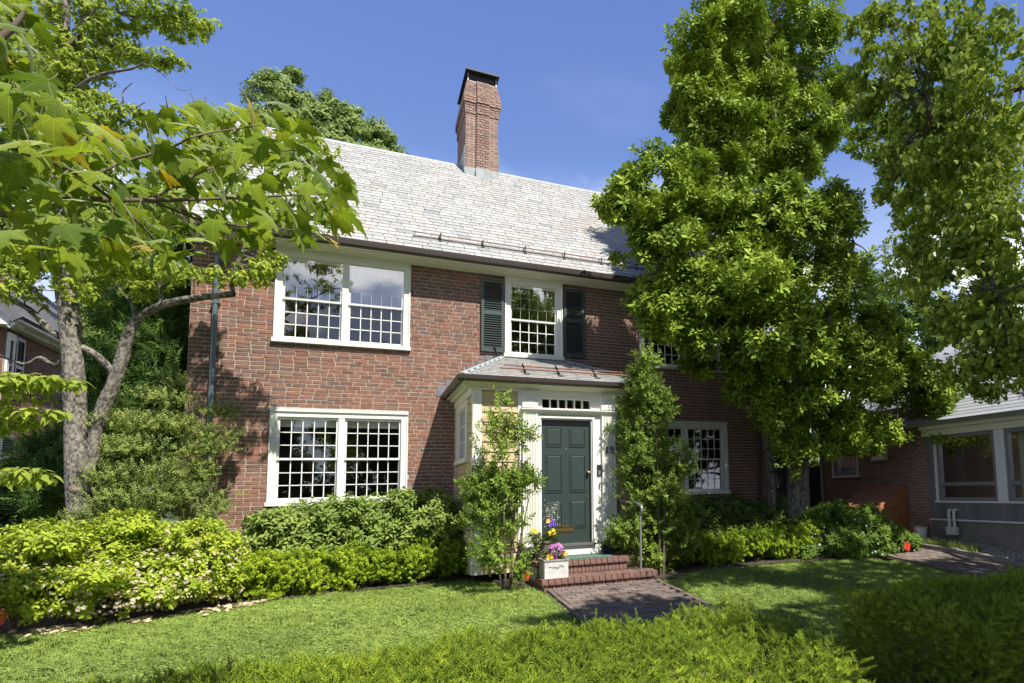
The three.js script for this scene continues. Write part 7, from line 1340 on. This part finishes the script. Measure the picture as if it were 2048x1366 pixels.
// ---------- maple branch close to the camera at the upper left: every leaf its own piece ----------
{
  const t = thing('maple_tree', 'maple branch with large lobed green leaves hanging into the upper left', 'tree');
  // leaf blade with paler veins to each lobe, fine side veins and blotches
  const cv = document.createElement('canvas'); cv.width = cv.height = 512; const cx = cv.getContext('2d'); cx.fillStyle = 'rgb(200,200,200)'; cx.fillRect(0, 0, 512, 512);
  { const rr = rngOf(33), X = (x) => (x + 0.7) / 1.4 * 512, Y = (y) => (1 - (y + 0.15) / 1.35) * 512; for (let i = 0; i < 900; i++) { const v = 165 + rr() * 60; cx.fillStyle = `rgba(${v},${v},${v * 0.9},0.25)`; cx.beginPath(); cx.arc(rr() * 512, rr() * 512, 3 + rr() * 12, 0, 7); cx.fill(); }
    const tips = [[0, 1.1], [0.58, 0.52], [-0.58, 0.52], [0.4, -0.05], [-0.4, -0.05], [0.28, 0.7], [-0.28, 0.7]]; cx.strokeStyle = 'rgb(255,255,235)'; for (const [a, b] of tips.slice(0, 5)) { cx.lineWidth = 6; cx.beginPath(); cx.moveTo(X(0), Y(0)); cx.lineTo(X(a), Y(b)); cx.stroke(); cx.lineWidth = 2; for (let k = 1; k < 9; k++) { const f = k / 9, px = a * f, py = b * f, L = 0.22 * (1 - f * 0.6), an = Math.atan2(b, a); for (const s of [-1, 1]) { cx.beginPath(); cx.moveTo(X(px), Y(py)); cx.lineTo(X(px + Math.cos(an + s * 0.7) * L), Y(py + Math.sin(an + s * 0.7) * L)); cx.stroke(); } } } }
  const veinTex = new THREE.CanvasTexture(cv); veinTex.colorSpace = THREE.SRGBColorSpace; const mapleMat = (c, tr) => { const m = leafMat([c[0] * 1.35, c[1] * 1.35, c[2] * 1.35], tr, 0.9); m.map = veinTex; return m; };
  const half = [[0, 0], [0.06, -0.02], [0.20, -0.10], [0.27, -0.04], [0.42, -0.06], [0.36, 0.08], [0.30, 0.13], [0.42, 0.20], [0.52, 0.36], [0.60, 0.40], [0.56, 0.47], [0.58, 0.60], [0.46, 0.52], [0.36, 0.50], [0.24, 0.44], [0.20, 0.46], [0.25, 0.62], [0.30, 0.70], [0.20, 0.73], [0.15, 0.80], [0.10, 0.86], [0.04, 1.04]];
  const mapleG = (bend, curl, seed) => { // lobed outline, a fan of triangles round the veins
    const r = rngOf(seed), o = [...half.map(([x, y]) => [x, y]), [0, 1.12], ...half.slice(1).reverse().map(([x, y]) => [-x, y])].map(([x, y]) => [x * (1 + (r() - 0.5) * 0.1), y * (1 + (r() - 0.5) * 0.06)]);
    const s = new THREE.Shape(o.map((p) => new THREE.Vector2(...p))), g = new THREE.ShapeGeometry(s).toNonIndexed(), q = g.attributes.position, tri = [];
    for (let i = 0; i < q.count; i += 3) { const A = V(q.getX(i), q.getY(i), 0), B = V(q.getX(i + 1), q.getY(i + 1), 0), Cc = V(q.getX(i + 2), q.getY(i + 2), 0); const sp = (a, b, c, d) => { if (d === 0) tri.push(a, b, c); else { const ab = a.clone().lerp(b, 0.5), bc = b.clone().lerp(c, 0.5), ca = c.clone().lerp(a, 0.5); sp(a, ab, ca, d - 1); sp(ab, b, bc, d - 1); sp(ca, bc, c, d - 1); sp(ab, bc, ca, d - 1); } }; sp(A, B, Cc, 1); }
    const pos = []; for (const v of tri) { const rr = Math.hypot(v.x, v.y - 0.25), vein = Math.abs(Math.sin(Math.atan2(v.x, v.y - 0.02) * 2.2)); pos.push(v.x, -bend * v.y * v.y - curl * v.x * v.x * 1.3 + 0.035 * vein * rr + 0.025 * Math.sin(v.x * 9 + seed) , v.y); }
    const G = new THREE.BufferGeometry(); G.setAttribute('position', new THREE.Float32BufferAttribute(pos, 3)); G.setAttribute('uv', new THREE.Float32BufferAttribute(tri.flatMap((v) => [(v.x + 0.7) / 1.4, (v.y + 0.15) / 1.35]), 2)); const S = mergeVertices(G, 1e-4); S.computeVertexNormals(); return S;
  };
  const lime = [[0.28, 0.37, 0.02], [0.34, 0.42, 0.022], [0.23, 0.33, 0.02]].map((c) => mapleMat(c, 0.62)), geos = [mapleG(0.3, 0.25, 1), mapleG(0.45, 0.1, 2), mapleG(0.2, 0.45, 3), mapleG(0.55, 0.3, 4)], mats = [[0.075, 0.14, 0.014], [0.10, 0.175, 0.016], [0.06, 0.12, 0.016], [0.13, 0.20, 0.018], [0.26, 0.23, 0.02]].map((c) => mapleMat([c[0] * 1.9, c[1] * 1.6, c[2]], 0.6));
  branchTubes(t, MAPLE.branches, M.twig, 'branch', 7);
  // the trunk stands outside the frame to the left
  mesh('trunk', tube([[-2.2, gy(-2, 11), 11.6, 0.2], [-2.1, 1.5, 11.5, 0.17], [-1.9, 3.2, 11.3, 0.13], [-1.6, 5.2, 11.2, 0.08]], 12, 4, 0.1, 4), M.barkDark, t); mesh('branch', tube([[-1.95, 2.6, 11.35, 0.08], [-0.6, 2.7, 10.9, 0.05], [0.6, 2.66, 10.4, 0.03], [1.3, 2.62, 10.25, 0.02]], 8, 4, 0.1, 5), M.barkDark, t);
  const r = rngOf(71);
  MAPLE.leaves.slice(0, 300).forEach(([x, y, z, size, yaw, pitch, roll, k]) => { const m = mesh(numbered2(t, 'leaf'), geos[k % 4], k % 29 === 0 ? mats[4] : k % 5 < 3 ? lime[k % 3] : mats[k % 4], t); m.position.set(x, y, z); m.rotation.order = 'YXZ'; m.rotation.set(pitch, yaw, roll); m.scale.setScalar(size); });
  { const m = mesh('leaf_field', merge(MAPLE.leaves.slice(300).map(([x, y, z, size, yaw, pitch, roll, k]) => geos[k % 4].clone().applyMatrix4(new THREE.Matrix4().compose(V(x, y, z), new THREE.Quaternion().setFromEuler(new THREE.Euler(pitch, yaw, roll, 'YXZ')), V(size, size, size))))), mats[1], t); m.userData.kind = 'stuff'; }
  const pet = MAPLE.leaves.map(([x, y, z, size, yaw, pitch]) => { const b = V(0, 0, -1).applyEuler(new THREE.Euler(pitch - 0.5, yaw, 0, 'YXZ')).multiplyScalar(size * 0.35); return tube([[x, y, z, 0.0015], [x + b.x * 0.5, y + b.y * 0.5 + 0.01, z + b.z * 0.5, 0.0014], [x + b.x, y + b.y + 0.03, z + b.z, 0.0016]], 4, 2, 0); });
  { const m = mesh('leaf_stalks', merge(pet), std([0.13, 0.14, 0.04], 0.7), t); m.userData.kind = 'stuff'; }
}
// ---------- trees across the street, which the windows mirror ----------
[[-9, 33, 12, 'street tree opposite the house, left end of the row'], [-2.5, 34, 10.5, 'rounded street tree opposite the left windows'], [3.6, 32.5, 12.5, 'tall street tree opposite the front door'], [9.5, 34, 9.5, 'low street tree opposite the right windows'], [16, 33, 13, 'street tree opposite the sunroom, right end of the row'], [-16, 34, 10, 'far street tree opposite the left neighbour']].forEach(([x, z, h, label], i) => {
  const r = rngOf(200 + i), y0 = gy(0, 20), l = []; for (let k = 0; k < 9; k++) { const a = r() * 6.28, q = 0.5 + r() * 1.8; l.push([x + Math.cos(a) * q, y0 + h * (0.35 + 0.55 * r()), z + Math.sin(a) * q, 1.7 + r(), 1.4 + r() * 0.6, 1.7 + r()]); }
  l.unshift([x, y0 + h * 0.85, z, 1.8, 1.5, 1.8]);
  farTree(label, l, 'broad', 5500, 210 + i, mixTint([0.05, 0.095, 0.02], [0.08, 0.135, 0.025], [0.12, 0.18, 0.03]), [x, z], { name: 'street_tree', group: 'street trees across the road', s0: 1.3, s1: 2.2, by: y0, gap: 0.16 });
});
{ // unseen hedge added across the street to darken the lower window reflections
  const t = thing('added_far_hedge', 'tall unseen hedge across the street, added to darken the lower windows', 'hedge'), y0 = gy(0, 20), l = []; for (let i = 0; i < 30; i++) l.push([-24 + i * 1.7, y0 + 1.3 + (i % 2) * 1.4, 30.6 + (i % 3) * 0.3, 1.5, 1.7, 0.9]);
  branchTubes(t, l.map((b) => [[b[0], y0 - 0.1, b[2], 0.06], [b[0], y0 + 1, b[2], 0.05], [b[0] + 0.1, b[1] + 1, b[2], 0.02]]), M.barkDark, 'stem', 5);
  instances('foliage', scatter(l, 6500, 231, { inner: 0.5, up: 0.3, s0: 1.4, s1: 2.2 }), sprigs.broad, leafWhite, t, mixTint([0.04, 0.075, 0.018], [0.06, 0.105, 0.022], [0.09, 0.14, 0.026]));
}
// ---------- pots and flowers by the door ----------
{
  const s = thing('square_planter', 'square off-white planter with dark leaf garland on the lower brick step', 'planter', undefined, [5.345, 0.192, 3.06]);
  const pm = std([0.62, 0.61, 0.575], 0.8, { map: rep(grainTex, 1.2), bumpMap: rep(bumpTex, 3), bumpScale: 0.003 });
  mesh('planter_box', boxes([-0.185, 0.185, 0, 0.255, 0.150, 0.172], [-0.185, 0.185, 0, 0.255, -0.172, -0.150], [-0.185, -0.163, 0, 0.255, -0.150, 0.150], [0.163, 0.185, 0, 0.255, -0.150, 0.150], [-0.163, 0.163, 0, 0.2, -0.15, 0.15]), pm, s);
  mesh('rim', boxes([-0.197, 0.197, 0.256, 0.28, 0.15, 0.184], [-0.197, 0.197, 0.256, 0.28, -0.184, -0.15], [-0.197, -0.163, 0.256, 0.28, -0.15, 0.15], [0.163, 0.197, 0.256, 0.28, -0.15, 0.15]), std([0.32, 0.31, 0.30], 0.75, { map: rep(grainTex, 2) }), s);
  mesh('compost', boxG(-0.163, 0.163, 0.2, 0.245, -0.15, 0.15), M.soil, s);
  const gl = [], r = rngOf(14), lf = leafG(0.022, 0.013, { n: 2 }); for (let i = 0; i < 34; i++) { const u = i / 33 * 2 - 1, y = 0.150 + 0.03 * u * u - (Math.abs(u) > 0.8 ? 0.02 : 0); gl.push(at(lf, u * 0.115, y + (r() - 0.5) * 0.03, 0.174, -1.3 + r() * 0.4, 0, r() * 6.28)); } mesh('garland', merge(gl), std([0.05, 0.05, 0.045], 0.8, { side: THREE.DoubleSide }), s);
  const pot = thing('round_pot', 'round olive green plant pot on the top step left of the door', 'pot', undefined, [5.30, 0.41, 2.60]);
  mesh('pot_body', new THREE.LatheGeometry([[0, 0], [0.105, 0], [0.115, 0.02], [0.155, 0.27], [0.172, 0.275], [0.172, 0.31], [0.150, 0.31], [0.145, 0.25], [0, 0.25]].map((p) => new THREE.Vector2(...p)), 28), std([0.15, 0.15, 0.085], 0.7, { map: rep(grainTex, 3) }), pot);
  mesh('compost', at(new THREE.CylinderGeometry(0.148, 0.148, 0.02, 20), 0, 0.26, 0), M.soil, pot);
  const petal = (n, L, W, tilt) => merge(Array.from({ length: n }, (_, i) => leafG(L, W, { prof: P.obovate, droop: 0.25, n: 3 }).applyMatrix4(new THREE.Matrix4().makeRotationY(i * 6.2832 / n).multiply(new THREE.Matrix4().makeRotationX(-tilt)))));
  const pansy = petal(5, 0.032, 0.034, 0.35), strap = leafG(0.30, 0.016, { prof: (q) => 1 - q * 0.7, droop: 0.45, fold: 0.3, n: 6 });
  function flowers(name, label, base, defs, leafN, spread, strapN) {
    const f = thing(name, label, 'flowers', 'flowers growing in the pots by the door', base), rr = rngOf(base[1] * 1000 | 0);
    const stalks = []; for (let i = 0; i < 26; i++) { const a = rr() * 6.28, q = rr() * spread * 0.8; stalks.push(tube([[Math.cos(a) * q * 0.4, 0, Math.sin(a) * q * 0.4, 0.003], [Math.cos(a) * q, 0.12 + rr() * 0.1, Math.sin(a) * q, 0.002]], 4, 2, 0)); } { const m = mesh('stalks', merge(stalks), std([0.12, 0.18, 0.04], 0.8), f); m.userData.kind = 'stuff'; }
    const lv = [], fl = leafG(0.07, 0.028, { prof: P.oval, droop: 0.4, n: 3 }); for (let i = 0; i < leafN; i++) { const a = rr() * 6.28, q = Math.sqrt(rr()) * spread; lv.push(at(fl, Math.cos(a) * q, 0.01 + rr() * 0.16, Math.sin(a) * q, -0.4 - rr() * 0.6, -a + 1.57, 0)); } { const m = mesh('leaves', merge(lv), leafMat([0.14, 0.20, 0.035], 0.35, 0.6), f); m.userData.kind = 'stuff'; }
    if (strapN) for (let i = 0; i < strapN; i++) mesh(numbered2(f, 'strap_leaf'), at(strap, 0, 0, 0, -0.9 - rr() * 0.5, rr() * 6.28, 0, 0.7 + rr() * 0.6), leafMat(i % 3 ? [0.22, 0.27, 0.04] : [0.42, 0.42, 0.20], 0.4, 0.6), f);
    for (const [n, color, cx, cy, cz, sr] of defs) { const m = leafMat(color, 0.3, 0.7); for (let i = 0; i < n; i++) { const o = mesh(numbered2(f, 'blossom'), pansy, m, f); o.position.set(cx + (rr() - 0.5) * sr * 2, cy + (rr() - 0.5) * sr * 1.5, cz + (rr() - 0.5) * sr); o.rotation.set(0.5 + rr() * 0.9, (rr() - 0.5) * 1.6, 0); o.scale.setScalar(0.75 + rr() * 0.5); } }
    return f;
  }
  flowers('planter_flowers', 'pink, purple and yellow pansies growing in the square planter', [5.345, 0.43, 3.06], [[16, [0.42, 0.14, 0.40], 0.02, 0.19, 0.06, 0.10], [9, [0.26, 0.05, 0.26], 0.02, 0.08, 0.10, 0.10], [7, [0.78, 0.50, 0.02], -0.11, 0.07, 0.12, 0.05], [5, [0.78, 0.50, 0.02], 0.14, 0.09, 0.08, 0.05], [6, [0.50, 0.28, 0.42], 0.06, 0.25, 0.02, 0.10]], 130, 0.16, 0);
  const pf = flowers('pot_flowers', 'violet irises, yellow blooms and arching white sprays in the round pot', [5.30, 0.675, 2.60], [[10, [0.10, 0.035, 0.40], 0.14, 0.32, 0.06, 0.06], [8, [0.80, 0.55, 0.02], 0.14, 0.17, 0.10, 0.06], [6, [0.80, 0.50, 0.03], -0.14, 0.22, 0.06, 0.06], [3, [0.75, 0.40, 0.05], 0.04, 0.34, 0.08, 0.04]], 170, 0.20, 26);
  const rr = rngOf(99), wire = [], dots = []; for (let i = 0; i < 9; i++) { const x = 0.02 + i * 0.025, h = 0.50 + rr() * 0.22, z = 0.05 + rr() * 0.1; wire.push(tube([[0.05, 0, 0, 0.0012], [x, h * 0.6, z, 0.001], [x + (rr() - 0.5) * 0.08, h, z, 0.001], [x + (rr() - 0.5) * 0.14, h * 0.8, z + 0.02, 0.0008]], 3, 3, 0)); for (let k = 0; k < 9; k++) dots.push(at(new THREE.IcosahedronGeometry(0.0055, 0), x + (rr() - 0.5) * 0.12, h * (0.45 + 0.6 * rr()), z + (rr() - 0.5) * 0.05)); }
  { const m = mesh('spray_stalks', merge(wire), std([0.4, 0.42, 0.3], 0.8), pf); m.userData.kind = 'stuff'; const d = mesh('spray_buds', merge(dots), std([0.78, 0.78, 0.72], 0.7), pf); d.userData.kind = 'stuff'; }
}
// ---------- lawn: grass blades and clover, fallen petals ----------
{
  const blade = (r, h) => { const g = leafG(h, 0.0055, { prof: (q) => 1 - q * 0.85, fold: 0.15, droop: 0.35 + r() * 0.4, n: 2 }); g.rotateX(-1.1 - r() * 0.35); return g; };
  const tuft = (seed) => { const r = rngOf(seed), l = []; for (let i = 0; i < 15; i++) l.push(at(blade(r, 0.035 + r() * 0.035), (r() - 0.5) * 0.1, 0, (r() - 0.5) * 0.1, 0, r() * 6.28, 0)); return merge(l); };
  const lf = leafG(0.017, 0.017, { prof: P.oval, fold: 0.15, droop: 0.1, n: 2 }), clover = (seed) => { const r = rngOf(seed), l = []; for (let i = 0; i < 5; i++) { const x = (r() - 0.5) * 0.07, z = (r() - 0.5) * 0.07, y = 0.02 + r() * 0.02; for (let k = 0; k < 3; k++) l.push(at(lf, x, y, z, -0.15, k * 2.094 + r(), 0)); } return merge(l); };
  const edge = (x) => (x < -1.2 ? 2.95 : x < 0.4 ? lerp(2.95, 2.6, (x + 1.2) / 1.6) : x < 1.3 ? lerp(2.6, 2.2, (x - 0.4) / 0.9) : x < 4.3 ? lerp(2.2, 1.74, (x - 1.3) / 3) : x < 5.1 ? lerp(1.74, 3.05, (x - 4.3) / 0.8) : x < 7.05 ? 3.3 : x < 8.2 ? lerp(3.35, 2.75, (x - 7.05) / 1.15) : x < 10.3 ? 2.75 : x < 11.9 ? lerp(2.75, 3.35, (x - 10.3) / 1.6) : 3.5);
  const r = rngOf(301), grass = [], clov = [], petals = [];
  const spot = (x, z) => ({ p: V(x, gy(x, z) - 0.012 + 0.03 * (noise3(x * 0.9, 3, z * 0.9) - 0.5), z), dir: V((r() - 0.5) * 0.2, 1, (r() - 0.5) * 0.2).normalize(), s: 0.8 + r() * 0.55, yaw: r() * 6.28, t: r(), c: noise3(x * 1.1, 8, z * 1.1) });
  for (let i = 0; i < 60000; i++) { const x = lerp(-3.2, 12.1, r()), z = lerp(1.7, 8.2, r()); if (z < edge(x) + (r() - 0.5) * 0.12 || (x > 5.1 && x < 7.06 && !(r() < 0.02 && z < 3.5))) continue; grass.push(spot(x, z)); if (noise3(x * 1.6, 1, z * 1.6) + r() * 0.5 > 0.5 && r() < 0.85) clov.push(spot(x + 0.03, z + 0.02)); }
  const lawn = thing('lawn', 'mown front lawn of grass and clover on both sides of the path', 'lawn'); lawn.userData.kind = 'stuff';
  instances('grass', grass, [tuft(1), tuft(2), tuft(3)], leafMat(white, 0.35, 0.65), lawn, mixTint([0.11, 0.165, 0.04], [0.165, 0.23, 0.055], [0.24, 0.31, 0.075]));
  instances('clover', clov, [clover(4), clover(5)], leafMat(white, 0.35, 0.65), lawn, mixTint([0.13, 0.20, 0.06], [0.20, 0.28, 0.08], [0.295, 0.38, 0.11]));
  for (let i = 0; i < 420; i++) { const x = lerp(-1.3, 1.5, r()), z = edge(x) + (r() * r()) * 0.5 - 0.02; if (noise3(x * 4, 2, z * 4) < 0.45) continue; const s = spot(x, z); s.p.y += 0.05; s.s *= 1.1; s.dir = V(r() - 0.5, 1, r() - 0.5).normalize(); petals.push(s); }
  const lit = thing('fallen_petals', 'fallen cream petals along the lawn edge below the azalea', 'petals'); lit.userData.kind = 'stuff'; instances('petal', petals, [flowerG], leafMat(white, 0.3, 0.8), lit, (s) => new THREE.Color().setRGB(0.58 + 0.14 * s.t, 0.46 + 0.14 * s.t, 0.30 + 0.14 * s.t));
  // tall grass and weeds along the kerb and the step foot
  const wt = thing('kerb_weeds', 'tufts of longer grass along the kerb of the side walkway', 'grass'); wt.userData.kind = 'stuff'; const ws = []; for (let i = 0; i < 260; i++) { const z = lerp(1.5, 7, r()), x = 13.86 + r() * r() * 0.4; if (noise3(z * 1.3, 4, 2) < 0.45) continue; ws.push({ ...spot(x, z), s: 1.6 + r() * 1.8 }); } instances('weed', ws, [tuft(8), tuft(9)], leafMat(white, 0.35, 0.65), wt, mixTint([0.08, 0.13, 0.03], [0.12, 0.18, 0.04], [0.2, 0.22, 0.07]));
}
renderer.render(scene, camera);
